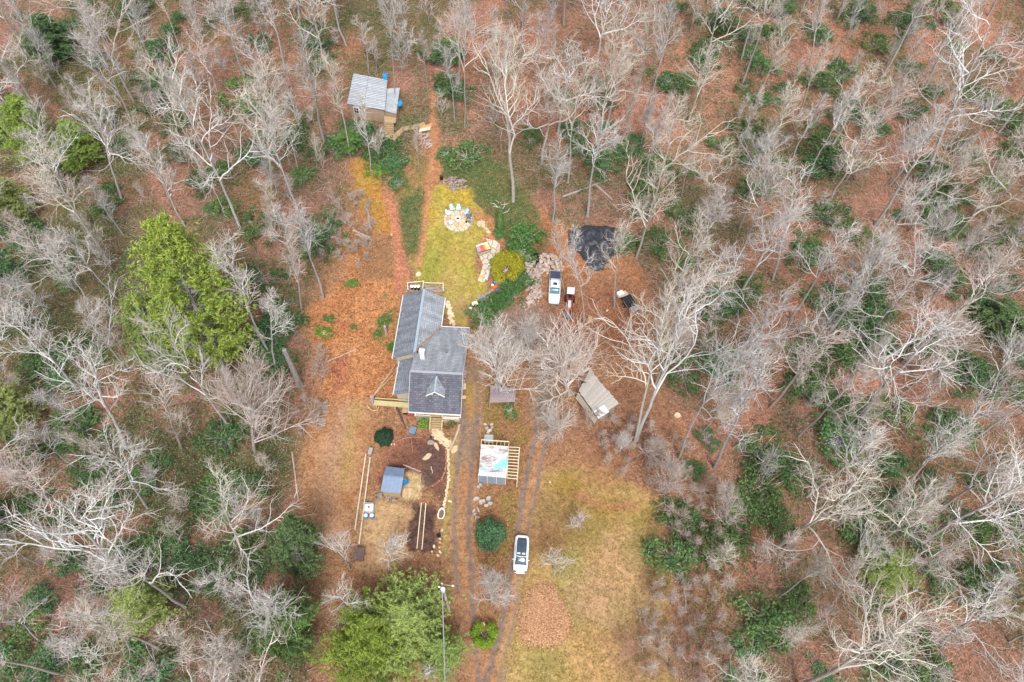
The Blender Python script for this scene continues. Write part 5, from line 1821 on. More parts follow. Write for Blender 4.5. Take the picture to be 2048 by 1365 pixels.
# firewood row and stones along the east house wall
pile([(926, 730), (931, 730), (930, 766), (924, 766)], 'short stack of orange split wood along the east wall of the house', 24, (.35, .5), (.09, .15), 0.0, 2, jit=.3, lo=1.0, hi=1.35, name='firewood_stack')
pvs = thing('paving_stones', 'three pale paving stones along the east side of the house', 'stones', G(928, 775))
stones(pvs, 'stone', [(928, 770, .34, .3, .2), (928, 776, .34, .34, .4), (927, 795, .4, .3, .1)], m_stone, (.06, .1), 1.05, 1.25)
fgs = thing('lawn_paving', 'tan irregular paving along the east wall of the rear wing', 'paving', G(898, 625))
lst = []
for k in range(26):
    t = k / 25
    lst.append((np.interp(t, [0, .4, 1], [893, 900, 904]) + rnd(-4, 4), 604 + t * 46 + rnd(-2, 2), rnd(.28, .42), rnd(.2, .32), rnd(0, 3)))
stones(fgs, 'stone', lst, m_flag, (.05, .08), .95, 1.2)
# low shelter roof under the lichen-covered tree
lr = thing('low_shelter', 'low shelter with a purple-grey board roof under the pale lichen tree', 'shelter', G(1003, 795))
zs = float(TZ(0, G(1003, 790).y)) + 1.5
qq = [PL(978, 804, zs), PL(1029, 806, zs), PL(1031, 777, zs + .3), PL(1000, 772, zs + .3), ]
qq = [PL(979, 806, zs), PL(1030, 804, zs), PL(1031, 777, zs + .35), PL(981, 772, zs + .35)]
for k in range(6):
    t0, t1 = k / 6 + .003, (k + 1) / 6 - .004
    a, b, c2, d2 = qq[0].lerp(qq[3], t0), qq[1].lerp(qq[2], t0), qq[1].lerp(qq[2], t1), qq[0].lerp(qq[3], t1)
    tinted(MB().slab([a, b, c2, d2], .05).build('roof_board', M('mauve_board', (138, 122, 126), .9, .25, 3, stretch=(1, 6, 1), tint=True), lr), .8, 1.15)
for p in qq:
    MB().box((p.x * .995, p.y, (p.z + TZ(p.x, p.y)) / 2), (.12, .12, p.z - float(TZ(p.x, p.y)) - .04)).build('post', m_grayw, lr)
c = qq[0].lerp(qq[2], .5)
MB().box((c.x, c.y + .6, c.z - .85), (2.9, .08, 1.2)).build('back_wall', m_grayw, lr)
# rock pile between drive and half-built shed
for lb, lst in (('cluster of angular pale rocks between the half-built shed and the holly', [(953, 998, .5, .3, .2), (961, 1004, .35, .28, 1), (967, 1003, .3, .24, .4), (977, 998, .4, .35, .8), (980, 1008, .35, .3, .1), (972, 1012, .35, .22, 0), (962, 1008, .22, .2, 0), (957, 975, .35, .25, .8), (961, 971, .25, .2, .3)]),
                ('line of rocks along the west foot of the holly', [(948, 1023, .35, .2, 1.2), (956, 1020, .5, .14, -1.1), (949, 1030, .28, .2, .5), (952, 1037, .4, .14, 1.5), (957, 1036, .25, .2, .2)]),
                ('small cairn of pale rocks north of the concrete slab', [(973, 858, .3, .25, .1), (979, 862, .35, .25, .5), (984, 857, .28, .2, .9), (976, 866, .25, .2, .2), (970, 850, .25, .2, 0), (983, 850, .3, .2, .4)])):
    c = G(lst[0][0], lst[0][1])
    rt = thing('rock_cluster', lb, 'rocks', c)
    stones(rt, 'rock', lst, m_gstone, (.2, .4), 1.0, 1.35, .05)
stp = thing('sandstone_slabs', 'tan stone slab with jars by the garden corner below the porch', 'slab', G(861, 884))
stones(stp, 'slab_stone', [(862, 886, .62, .4, .1)], m_gstone, (.25, .3), .8, .9)
for px in (858, 862, 866):
    c = G(px, 876)
    MB().tube([c, c + Vector((0, 0, .25))], .11, 8).build('jar', m_dark if px == 862 else m_chd, stp)
# utility pole and the cable that leaves it southwards
ut = PL(884, 1168, 11.2)
ub = on(ut.x + .1, ut.y - .1)
up_ = thing('utility_pole', 'grey utility pole with a round white transformer and a short lamp arm', 'pole', ub)
MB().tube([ub - Vector((0, 0, .3)), ub.lerp(ut, .5), ut], [.19, .16, .13], 10).build('pole_shaft', M('pole_wood', (172, 166, 160), .85, .2, 3, stretch=(1, 1, .2)), up_, smooth=True)
kp = ut - Vector((0, 0, .9))
MB().tube([kp + Vector((.08, -.36, -.6)), kp + Vector((.08, -.36, .25))], .24, 14).build('transformer', M('transformer_grey', (206, 210, 216), .4, .05), up_)
MB().tube([kp + Vector((.08, -.36, .25)), kp + Vector((.08, -.36, .34))], [.25, .17], 14).build('transformer_lid', M('transformer_lid', (220, 226, 232), .4, .05), up_)
MB().beam(ut - Vector((0, 0, .3)), ut + Vector((1.05, -.1, -.3)), .07, .08).build('lamp_arm', m_grayw, up_)
MB().box(ut + Vector((1.15, -.1, -.32)), (.3, .14, .1)).build('lamp_head', m_trim, up_, bevel=.03)
MB().tube([kp + Vector((-.42, -.2, .3)), kp + Vector((-.2, -.2, .3))], .07, 8).build('fuse_cutout', m_trim, up_)
cabl = thing('power_cable', 'straight pale power cable running down from the utility pole to the photo bottom', 'cable', ut)
kb = ut + Vector((0, -.3, -.7))
ke = PL(891, 1420, 9.6)
ke = kb + (ke - kb) * 2.2
cp_ = []
for i in range(15):
    t = i / 14
    p = kb.lerp(ke, t)
    p.z -= 1.6 * t * (1 - t)
    cp_.append(p)
MB().tube(cp_, .05, 6).build('cable_bundle', M('cable_grey', (150, 152, 156), .6, .1), cabl)
for i, s_ in ((2, -.5), (4, .35), (5, .4)):
    MB().beam(cp_[i], cp_[i] + Vector((s_, .05, .02)), .05, .05).build('spacer_arm', m_grayw, cabl)

# grey roofed little coop in the lower yard
c = G(720, 1112)
cp = thing('small_coop', 'small dark slatted coop under the pale tree at the yard bottom', 'coop', c)
for k in range(7):
    y0 = -.75 + k * .215
    MB().slab([Vector((c.x - .65, c.y + y0, c.z + 1.0)), Vector((c.x + .65, c.y + y0, c.z + .9)), Vector((c.x + .65, c.y + y0 + .2, c.z + .9)), Vector((c.x - .65, c.y + y0 + .2, c.z + 1.0))], .04).build('roof_slat', M('coop_brown', (104, 86, 82), .85, .25, 4), cp)
MB().box((c.x, c.y, c.z + .45), (1.1, 1.3, .85)).build('wall', M('coop_wall', (120, 100, 88), .9, .2), cp)
# blue tarps at the cabin
for i, (q, z, lb) in enumerate((([(766, 150), (775, 148), (774, 160), (767, 160)], 12.35, 'bright blue tarp bunched on the uphill edge of the cabin roof'), ([(795, 206), (803, 200), (805, 211), (797, 214)], 10.6, 'bright blue tarp hanging off the east corner of the cabin'))):
    cc = PL(*q[0], z)
    tag(cloth(q, z, 'tarp_bundle', m_blue, None, 8, .5, origin=cc, dz=-.1, seed=20 + i), lb, 'tarp')
# black tub by the woodpile
c = G(1070, 515)
bx_ = thing('black_trough', 'black plastic trough between the ivy bank and the pale log heap', 'trough', c)
for dx, dy, sx, sy in ((0, .3, 1.2, .08), (0, -.3, 1.2, .08), (.58, 0, .08, .6), (-.58, 0, .08, .6)):
    R = Matrix.Rotation(.35, 3, 'Z') @ Vector((dx, dy, 0))
    MB().box((c.x + R.x, c.y + R.y, c.z + .3), (sx, sy, .5), .35).build('side', m_dark, bx_)
MB().box((c.x, c.y, c.z + .12), (1.15, .6, .08), .35).build('bottom', m_dark, bx_)
boxthing('bin', 'small black crate south of the black trough', 'crate', 1074, 527, (.5, .5, .4), .3, m_dark)
boxthing('bin', 'white pail with dark mouth beside the black crate', 'pail', 1079, 534, (.4, .4, .45), .3, m_white, lid=M('grey_lid', (140, 140, 150)))
# leaf and mulch mound in the field
MO = GP([(1060, 1178), (1085, 1168), (1108, 1175), (1125, 1205), (1140, 1245), (1136, 1272), (1105, 1292), (1070, 1290), (1040, 1278), (1042, 1240), (1052, 1200)])
gx = np.linspace(MO[:, 0].min() - .4, MO[:, 0].max() + .4, 60)
gy = np.linspace(MO[:, 1].min() - .4, MO[:, 1].max() + .4, 60)
TX, TY = np.meshgrid(gx, gy)
sd = sd_poly(TX + (vnoise(TX, TY, .7, 53) - .5) * .4, TY + (vnoise(TX, TY, .7, 54) - .5) * .4, MO)
hh = .38 * (1 - np.exp(np.clip(sd, -9, 0) / .7)) + np.where(sd < 0, 0, -.2) + (vnoise(TX, TY, .3, 55) - .5) * .1 + (fbm(TX, TY, 1.5, 57) - .5) * .2
TV = np.stack([TX.ravel(), TY.ravel(), (TZ(TX, TY) + hh).ravel()], 1)
TQ = [[j * 60 + i, j * 60 + i + 1, (j + 1) * 60 + i + 1, (j + 1) * 60 + i] for j in range(59) for i in range(59) if sd[j, i] < .12]
og = np.array([TV[:, 0].mean(), TV[:, 1].mean(), 0])
tag(link('mulch_mound', np_mesh('mulch_mound', TV - og, np.array(TQ), M('mulch', (164, 126, 94), .95, .32, 5.5, col2=(192, 154, 118)), smooth=False), Vector(og)), 'broad low mound of tan leaves and mulch in the field', 'mound')

# ------------------------------------------------------------------ plants
def unit(a):
    return a / (np.linalg.norm(a, axis=-1, keepdims=True) + 1e-9)


def perp(d, R):
    r = R.normal(size=d.shape)
    r -= d * (r * d).sum(-1, keepdims=True)
    return unit(r)


def grow(st, d, ln, nseg, wig, trop, R):
    """paths (n, nseg+1, 3) wandering from st along d"""
    n = len(st)
    P = np.zeros((n, nseg + 1, 3))
    P[:, 0] = st
    d = unit(d)
    for k in range(nseg):
        d = unit(d + R.normal(size=(n, 3)) * wig + np.array([0, 0, trop]))
        P[:, k + 1] = P[:, k] + d * (ln / nseg)[:, None]
    return P


def tubes(P, r0, r1, sides, power=1.0):
    n, k, _ = P.shape
    T = np.zeros_like(P)
    T[:, 1:-1] = P[:, 2:] - P[:, :-2]
    T[:, 0] = P[:, 1] - P[:, 0]
    T[:, -1] = P[:, -1] - P[:, -2]
    T = unit(T)
    ref = np.where(np.abs(T[..., 2:3]) < .9, np.array([0, 0, 1.0]), np.array([1.0, 0, 0]))
    A = unit(np.cross(T, ref))
    B = np.cross(T, A)
    s = np.linspace(0, 1, k)[None, :] ** power
    rad = r0[:, None] * (1 - s) + r1[:, None] * s
    ang = np.arange(sides) * 2 * PI / sides
    V = P[:, :, None, :] + rad[:, :, None, None] * (A[:, :, None, :] * np.cos(ang)[None, None, :, None] + B[:, :, None, :] * np.sin(ang)[None, None, :, None])
    idx = np.arange(n * k * sides).reshape(n, k, sides)
    a = idx[:, :-1, :]
    b = np.roll(a, -1, axis=2)
    c = idx[:, 1:, :]
    d = np.roll(c, -1, axis=2)
    F = np.stack([a, b, d, c], -1).reshape(-1, 4)
    return V.reshape(-1, 3), F


def spawn(P, per, t0, t1, ang0, ang1, R, up=0.0):
    n, k, _ = P.shape
    m = n * per
    pi = np.repeat(np.arange(n), per)
    t = (np.tile(np.arange(per), n) + R.uniform(0, 1, m)) / per * (t1 - t0) + t0
    f = t * (k - 1)
    i = np.minimum(f.astype(int), k - 2)
    w = (f - i)[:, None]
    p0, p1 = P[pi, i], P[pi, i + 1]
    st = p0 * (1 - w) + p1 * w
    tg = unit(p1 - p0)
    a = np.radians(R.uniform(ang0, ang1, m))[:, None]
    d = tg * np.cos(a) + perp(tg, R) * np.sin(a)
    d[:, 2] += up
    return st, unit(d), t, pi


def cat_geo(parts):
    V, F, Mi = [], [], []
    o = 0
    for v, f, m in parts:
        V.append(v)
        F.append(f + o)
        Mi.append(np.full(len(f), m))
        o += len(v)
    return np.concatenate(V), np.concatenate(F), np.concatenate(Mi)


m_trunk = M('bark_grey', (152, 147, 144), .95, .28, 3.0, tint=True, stretch=(2, 2, .6))
m_limb = M('bark_pale', (204, 202, 199), .95, .24, 4.0, tint=True)
m_twig = M('twig', (188, 178, 171), .95, .2, 2.0, tint=True, detail=1)


def bare_tree(seed, H=20.0, cb=.45, Rc=4.5, n1=12, n2=6, n3=4, n4=2, crook=.22, fork=0, r=.24, asc=.08, ang=(38, 68), tw=1.0):
    """returns (trunk mesh, crown mesh); base at the origin, height H"""
    R = np.random.default_rng(seed)
    tr = grow(np.zeros((1, 3)), np.array([[0, 0, 1.0]]), np.array([H * .94]), 14, .035 + .02 * (crook > .2), .06, R)
    tr[:, :, 0] -= np.linspace(0, 1, 15) * tr[0, -1, 0]
    tr[:, :, 1] -= np.linspace(0, 1, 15) * tr[0, -1, 1]
    tr[0, 0, 2] = -.6
    tv, tf = tubes(tr, np.array([r]), np.array([r * .18]), 8, .9)
    st, d, t, pi = spawn(tr, n1, cb, .99, ang[0], ang[1], R, .12)
    rel = (t - cb) / (1 - cb)
    d[:, 2] += .25 * rel
    ln = Rc * (1.12 - .62 * rel) * R.uniform(.65, 1.25, len(st))
    rb = r * (.40 - .2 * rel) * R.uniform(.7, 1.2, len(st))
    if fork:
        for k in range(fork):
            i = k
            d[i] = unit(np.array([[R.normal() * .5, R.normal() * .5, 1.0]]))[0]
            ln[i] = (H - st[i, 2]) * R.uniform(.7, .95)
            rb[i] = r * .52
    L1 = grow(st, d, ln, 8, crook, asc, R)
    g = [(*tubes(L1, rb, rb * .22, 5), 0)]
    st, d, t, pi = spawn(L1, n2, .22, 1.0, 28, 62, R, .05)
    ln2 = ln[pi] * (1.05 - .7 * t) * R.uniform(.45, .85, len(st)) * .75 + .4
    rb2 = np.maximum(rb[pi] * .45, .028)
    L2 = grow(st, d, ln2, 5, crook * 1.1, asc, R)
    g.append((*tubes(L2, rb2, rb2 * .4, 4), 0))
    st, d, t, pi = spawn(L2, n3, .2, 1.0, 25, 60, R, .03)
    ln3 = ln2[pi] * (1.0 - .5 * t) * R.uniform(.4, .85, len(st)) + .35
    L3 = grow(st, d, ln3, 3, crook, asc, R)
    g.append((*tubes(L3, np.full(len(st), .019 * tw), np.full(len(st), .011 * tw), 3), 1))
    if n4:
        st, d, t, pi = spawn(L3, n4, .15, 1.0, 25, 55, R, .03)
        ln4 = ln3[pi] * R.uniform(.45, .8, len(st)) + .15
        L4 = grow(st, d, ln4, 2, crook, asc, R)
        g.append((*tubes(L4, np.full(len(st), .011 * tw), np.full(len(st), .007 * tw), 3), 1))
    V, F, Mi = cat_geo(g)
    me_t = np_mesh('trunk', tv, tf, m_trunk, smooth=True)
    me_c = np_mesh('crown', V, F, [m_limb, m_twig], Mi)
    return me_t, me_c, H, Rc


PROTO = {}
for i in range(8):     # tall forest trees, high spreading crowns
    PROTO['tall%d' % i] = bare_tree(100 + i, 22, .36 + .07 * (i % 4), 4.8 + .5 * (i % 3), 13, 8, 5, 0, .16 + .03 * (i % 3), fork=(i % 3), r=.2, ang=(30, 58), asc=.11)
for i in range(6):     # crooked wide oaks
    PROTO['oak%d' % i] = bare_tree(200 + i, 19, .3 + .05 * (i % 3), 6.6, 11, 9, 5, 0, .22 + .02 * (i % 3), fork=1 + i % 2, r=.22, ang=(38, 68), asc=.09)
for i in range(4):     # slender
    PROTO['slim%d' % i] = bare_tree(300 + i, 18, .42, 2.8, 12, 6, 6, 0, .15, r=.125, asc=.13, ang=(28, 55))
for i in range(3):     # vase-shaped twiggy maples
    PROTO['vase%d' % i] = bare_tree(400 + i, 9, .12, 6.0, 26, 8, 6, 0, .06, r=.19, asc=.05, ang=(30, 72), tw=.9)
for i in range(4):     # saplings and brush
    PROTO['sap%d' % i] = bare_tree(500 + i, 6, .15, 1.9, 10, 5, 4, 0, .14, r=.05, asc=.1, ang=(25, 60), tw=.95)

TREES = []          # (name, root, base px, base world) for labelling


def place_tree(proto, base, top=None, h=None, rscale=1.0, col=None, name='bare_tree', yaw=None, single=False):
    """base: world point; top: world point of the tip (gives height and lean)"""
    mt, mc, Hp, Rp = PROTO[proto]
    root = bpy.data.objects.new(name, None)
    C.objects.link(root)
    root.empty_display_size = .3
    if top is not None:
        ax = top - base
        hh_ = ax.length
        q = Vector((0, 0, 1)).rotation_difference(ax.normalized())
    else:
        hh_ = h
        q = Vector((rnd(-.05, .05), rnd(-.05, .05), 1)).rotation_difference(Vector((0, 0, 1)))
    yaw = rnd(0, 2 * PI) if yaw is None else yaw
    root.rotation_mode = 'QUATERNION'
    root.rotation_quaternion = q @ Matrix.Rotation(yaw, 3, 'Z').to_quaternion()
    root.location = base
    sx = rscale * (hh_ / Hp) ** .6
    root.scale = (sx, sx, hh_ / Hp)
    ORI[root.name] = base
    k = rnd(.86, 1.14)
    w = rnd(-.03, .05)
    cl = col or (k * (1 + w), k, k * (1 - w * 1.2), 1)
    for nm, me in (('trunk', mt), ('crown', mc)):
        o = bpy.data.objects.new(nm, me)
        C.objects.link(o)
        o.parent = root
        o.color = cl
    return root


def tip(base, tx, ty, maxlean=.22):
    """tip on the view ray through (tx,ty) nearest the vertical above base"""
    d = ray(tx, ty)
    c0 = np.array([0, 0, CAMH])
    b = np.array(base)
    # closest points of ray c0+t d and line b+h z
    dd, dz = d @ d, d[2]
    w = b - c0
    # minimise |c0+t d - b - h z|
    t = (w @ d - w[2] * dz) / (dd - dz * dz)
    p = c0 + t * d
    h = max(3.0, min(27.0, p[2] - b[2]))
    p[2] = b[2] + h
    t2 = (p[2] - CAMH) / d[2]
    p = c0 + t2 * d
    off = p[:2] - b[:2]
    L_ = np.hypot(*off)
    if L_ > maxlean * h:
        p[:2] = b[:2] + off / L_ * maxlean * h
    return Vector(p)


YEL = (1.04, 1.01, .92, 1)
WHT = (1.1, 1.11, 1.12, 1)
GRY = (.90, .91, .93, 1)
PNK = (1.0, .91, .88, 1)
# the trees that stand out in the photograph: (base px, tip px, prototype, crown scale, tint, description)
HAND = [
    (482, 461, 330, 130, 'oak0', .9, WHT, 'tall forked pale tree rising from the leaves northeast of the bright pine'),
    (112, 175, 15, -10, 'tall0', .9, GRY, 'straight grey-trunked tree nearest the top left corner'),
    (285, 300, 165, 20, 'tall1', 1.0, GRY, 'tall tree with a long grey trunk in the upper left woods'),
    (305, 165, 265, -10, 'tall2', .8, GRY, 'slim tall tree at the top edge above the pale fork'),
    (543, 386, 505, 140, 'oak1', 1.0, YEL, 'wide yellowish crown on a dark leaning trunk left of the cabin'),
    (791, 212, 772, -30, 'tall3', .55, GRY, 'thick straight trunk standing against the cabin roof'),
    (700, 312, 655, 110, 'slim0', 1.1, YEL, 'slender yellowish tree just left of the cabin window'),
    (742, 348, 722, 190, 'slim1', 1.0, WHT, 'thin white-stemmed tree below the cabin window'),
    (123, 362, 90, 190, 'tall4', .9, WHT, 'white spreading tree in front of the soft green pines by the left edge'),
    (244, 400, 170, 180, 'oak2', .9, WHT, 'large white crooked crown between the left pines and bright pine'),
    (1026, 403, 1012, 60, 'oak3', 1.15, YEL, 'big gnarled lichen-yellow oak above the green ivy bank'),
    (1136, 366, 1172, 130, 'tall5', .9, YEL, 'pale tree with upswept branches uphill of the black tarp'),
    (1194, 308, 1245, 20, 'tall0', .9, YEL, 'tall curved grey tree in the woods above the tarp'),
    (1296, 441, 1362, 190, 'tall1', 1.0, YEL, 'tall tree leaning over the upper right of the black tarp'),
    (929, 256, 925, -20, 'tall2', .7, GRY, 'tall straight tree rising beside the upper footpath'),
    (910, 246, 880, 80, 'slim2', 1.2, GRY, 'leaning slim tree just right of the upper footpath'),
    (1289, 246, 1345, 10, 'tall3', .8, GRY, 'tall grey trunk in the top woods right of centre'),
    (1091, 103, 1105, -30, 'slim0', 1.1, GRY, 'slim trunk at the top edge above the gnarled oak'),
    (1854, 355, 1992, 20, 'oak0', 1.25, WHT, 'largest white crowned tree in the upper right corner'),
    (1826, 376, 1985, 195, 'tall4', .7, GRY, 'thin grey trunk parallel to the largest white crowned tree'),
    (1611, 369, 1728, 150, 'slim1', 1.1, WHT, 'thin leaning white pole tree in the upper right woods'),
    (1618, 144, 1632, -20, 'oak1', .8, PNK, 'star-shaped pale crown near the top of the right woods'),
    (1669, 137, 1722, -20, 'slim2', .9, GRY, 'slanted grey trunk on open red leaves at the top'),
    (1539, 109, 1572, -20, 'slim0', .9, GRY, 'bare slanted trunk at the top edge right of centre'),
    (1412, 445, 1448, 290, 'tall5', 1.1, YEL, 'yellowish twiggy crown northeast of the black tarp'),
    (1545, 560, 1605, 350, 'tall0', 1.1, WHT, 'dense white crown in the middle of the right woods'),
    (1845, 520, 1905, 390, 'oak2', .9, WHT, 'broad white crown in the right woods near the edge'),
    (1268, 890, 1335, 520, 'tall1', 1.0, YEL, 'tallest pale tree leaning up beside the plank shed'),
    (1274, 880, 1432, 400, 'oak3', 1.1, WHT, 'huge white forked tree rising right of the plank shed'),
    (1358, 916, 1482, 680, 'tall2', .8, GRY, 'straight clean grey trunk leaning right of the plank shed'),
    (1428, 935, 1535, 720, 'slim1', 1.5, GRY, 'double grey stem at the woods edge right of the clearing'),
    (1229, 616, 1262, 420, 'slim2', 1.2, YEL, 'slim tree between the tractor clearing and the dark trailer'),
    (1717, 850, 1905, 640, 'oak1', 1.35, WHT, 'wide spreading white tree in the centre of the eastern woods'),
    (1970, 549, 2070, 430, 'tall3', .9, GRY, 'thick grey leaning trunk by the right edge, upper middle'),
    (1820, 539, 1905, 430, 'tall4', .8, GRY, 'grey leaning trunk left of the thick one by the right edge'),
    (1970, 802, 2030, 660, 'tall5', 1.1, WHT, 'white fan-crowned tree at the middle of the right edge'),
    (1837, 1091, 2060, 960, 'oak0', 1.1, WHT, 'thick pale trunk leaning toward the lower right edge'),
    (1546, 1102, 1725, 950, 'oak2', 1.0, YEL, 'crooked lichen-yellow tree in the lower right woods'),
    (1782, 999, 1960, 830, 'tall0', 1.0, WHT, 'white tree leaning up right in the eastern woods'),
    (1690, 1165, 1762, 1070, 'oak3', .8, WHT, 'white star-shaped crown above the pale green pine'),
    (1594, 1372, 1835, 1225, 'oak1', 1.1, YEL, 'pale tree with a long trunk leaning in from the bottom right'),
    (1452, 1062, 1448, 975, 'vase0', .42, PNK, 'round pinkish spray of branches at the east field edge'),
    (1480, 1420, 1492, 1290, 'tall2', 1.0, YEL, 'tan upright crown at the bottom edge right of the field'),
    (1880, 1290, 1990, 1180, 'oak2', 1.0, WHT, 'white tangled crown near the lower right corner'),
    (540, 708, 428, 462, 'slim0', 1.3, WHT, 'clean straight white trunk beside the bright green pine'),
    (553, 741, 548, 580, 'slim1', 1.3, WHT, 'small white tree right of the bright pine trunk'),
    (647, 598, 592, 410, 'slim2', 1.5, GRY, 'leaning slim tree at the woods edge west of the lawn'),
    (604, 622, 570, 470, 'slim0', 1.4, PNK, 'small leaning tree beside the slim edge tree'),
    (462, 858, 300, 620, 'oak0', .6, WHT, 'white forked tree spreading in front of the bright pine base'),
    (363, 898, 335, 740, 'tall3', 1.1, PNK, 'pinkish dense crown below the bright pine'),
    (253, 898, 195, 680, 'oak1', 1.1, WHT, 'big white crown with wide arms left of the bright pine base'),
    (158, 788, 0, 610, 'tall4', 1.1, WHT, 'leaning tree running up to the left edge beside the pine'),
    (510, 905, 492, 770, 'vase1', .9, PNK, 'tan bushy crown at the western yard edge'),
    (265, 1185, 130, 1000, 'oak3', 1.35, WHT, 'largest white tree spreading across the lower left woods'),
    (294, 1016, 205, 880, 'oak2', 1.0, WHT, 'curved white limbed tree above the largest lower left tree'),
    (488, 1120, 437, 985, 'oak0', 1.0, YEL, 'star-like white crown beside the small dark hemlock'),
    (232, 1275, 140, 1230, 'oak1', .9, WHT, 'white star crown toward the lower left corner'),
    (470, 1400, 412, 1290, 'oak2', .9, PNK, 'pale radiating crown at the bottom edge left of the pines'),
    (85, 1285, -30, 1210, 'tall5', .9, GRY, 'grey trunk leaning out at the lower left edge'),
    (82, 1132, -20, 1070, 'tall1', .8, GRY, 'grey trunk leaning out at the middle left edge'),
    (700, 1140, 668, 1070, 'oak3', .55, WHT, 'small white crooked tree beside the long rails'),
    (715, 1235, 668, 1180, 'oak0', .6, WHT, 'white crooked tree between the coop and the olive pine'),
    (782, 1128, 792, 1070, 'sap0', 1.4, WHT, 'little bare tree leaning over the straw below the garden'),
    (1004, 795, 985, 690, 'vase1', .8, (1.22, 1.24, 1.24, 1), 'pale lichen-covered garden tree over the low shelter'),
    (1059, 738, 1058, 655, 'vase0', .55, WHT, 'small forked white tree on the drive loop'),
    (1141, 790, 1118, 715, 'vase2', 1.6, (1.1, 1.0, .95, 1), 'broad twiggy maple beside the plank-roofed shed'),
    (1122, 868, 1108, 840, 'vase1', 1.4, (1.05, .97, .92, 1), 'low vase-shaped twiggy tree below the maple at the drive'),
    (985, 1205, 982, 1160, 'vase0', .52, WHT, 'round bare tree between the holly and the topiary'),
    (1168, 652, 1142, 450, 'slim3', .9, WHT, 'white branching tree behind the red tractor'),
    (1132, 592, 1112, 440, 'slim1', .8, YEL, 'lichen-covered tree growing right beside the pickup'),
    (1310, 770, 1370, 640, 'tall6', .9, PNK, 'pinkish tree just right of the plank shed corner'),
    (1330, 985, 1345, 940, 'vase1', .7, PNK, 'pinkish spray of branches at the upper right field corner'),
    (1240, 905, 1245, 880, 'vase2', .6, WHT, 'low white spray of branches south of the plank shed'),
    (1305, 925, 1312, 890, 'vase0', .7, PNK, 'low pinkish spray below the tallest leaning trees'),
    (1160, 1062, 1158, 1035, 'sap1', 1.3, PNK, 'bare brushy shrub in the upper part of the field'),
    (1108, 1140, 1105, 1095, 'sap2', 1.2, YEL, 'pale bare shrub to the right of the white car'),
    (885, 1340, 862, 1335, 'sap3', 1.2, WHT, 'small white spiky bare tree at the foot of the soft pine'),
    (755, 325, 760, 262, 'sap1', 1.2, YEL, 'thin bare tree in front of the cabin steps'),
    (838, 345, 832, 250, 'slim1', .8, PNK, 'thin curved bare tree below the cabin log pile'),
]
HB = []
for bx, by, tx, ty, pr, rs, colr, lb in HAND:
    b = G(bx, by)
    tp = tip(b, tx, ty) if not pr.startswith(('vase', 'sap')) else b + (tip(b, tx, ty, .3) - b)
    if pr.startswith('sap'):
        tp = b + (tp - b).normalized() * min((tp - b).length, 6.5)
    r = place_tree(pr, b, tp, rscale=rs, col=colr, yaw=rnd(0, 6.28))
    tag(r, lb, 'tree')
    HB.append((b.x, b.y))
# broken dead snag west of the yard
c = G(601, 772)
sn = thing('dead_snag', 'thick broken dead trunk without branches at the western woods edge', 'tree', c)
tp = tip(c, 568, 700, .3)
MB().tube([c - Vector((0, 0, .3)), c.lerp(tp, .5), tp], [.42, .36, .28], 9).build('trunk', m_trunk, sn)
for k in range(5):
    a = k * 1.3
    MB().tube([tp - Vector((0, 0, .2)), tp + Vector((.12 * math.cos(a), .12 * math.sin(a), rnd(.1, .5)))], [.12, .02], 5).build('splinter', m_trunk, sn)
c = G(542, 866)
sn = thing('leaning_pole', 'leaning bare grey trunk below the broken snag', 'tree', c)
tp = tip(c, 588, 778, .5)
MB().tube([c - Vector((0, 0, .3)), c.lerp(tp, .5), tp], [.2, .17, .12], 8).build('trunk', m_trunk, sn)

# keep buildings, yard and things in view: no random tree may cover them
KEEP = [[(775, 560), (945, 560), (960, 870), (770, 870)], [(835, 370), (1060, 370), (1090, 640), (900, 660), (840, 580)], [(690, 140), (815, 140), (860, 300), (750, 300), (690, 240)],
        [(880, 650), (1060, 650), (1070, 1365), (880, 1365)], [(700, 860), (905, 860), (905, 1130), (700, 1110)], [(1080, 930), (1330, 960), (1330, 1365), (1030, 1365)],
        [(1050, 480), (1300, 560), (1290, 660), (1050, 660)], [(1130, 700), (1250, 700), (1250, 850), (1130, 850)], [(1140, 440), (1250, 440), (1250, 560), (1140, 560)], [(1320, 950), (1430, 950), (1420, 1365), (1320, 1365)], [(1225, 570), (1300, 570), (1300, 650), (1225, 650)],
        [(640, 600), (790, 560), (790, 900), (700, 1000), (650, 900)], [(240, 400), (520, 400), (530, 740), (250, 740)], [(700, 320), (850, 300), (850, 560), (760, 560)], [(650, 1150), (930, 1130), (930, 1365), (640, 1365)]]


def ok_tree(b, h, r):
    for f in (.45, .75, 1.0):
        p = proj((b.x, b.y, b.z + h * f))
        rr_ = r * FPX / 110 * (.8 if f > .5 else .3)
        for K in KEEP:
            for dx, dy in ((0, 0), (rr_, 0), (-rr_, 0), (0, rr_), (0, -rr_)):
                if inpoly(p[0] + dx, p[1] + dy, K):
                    return False
    return True


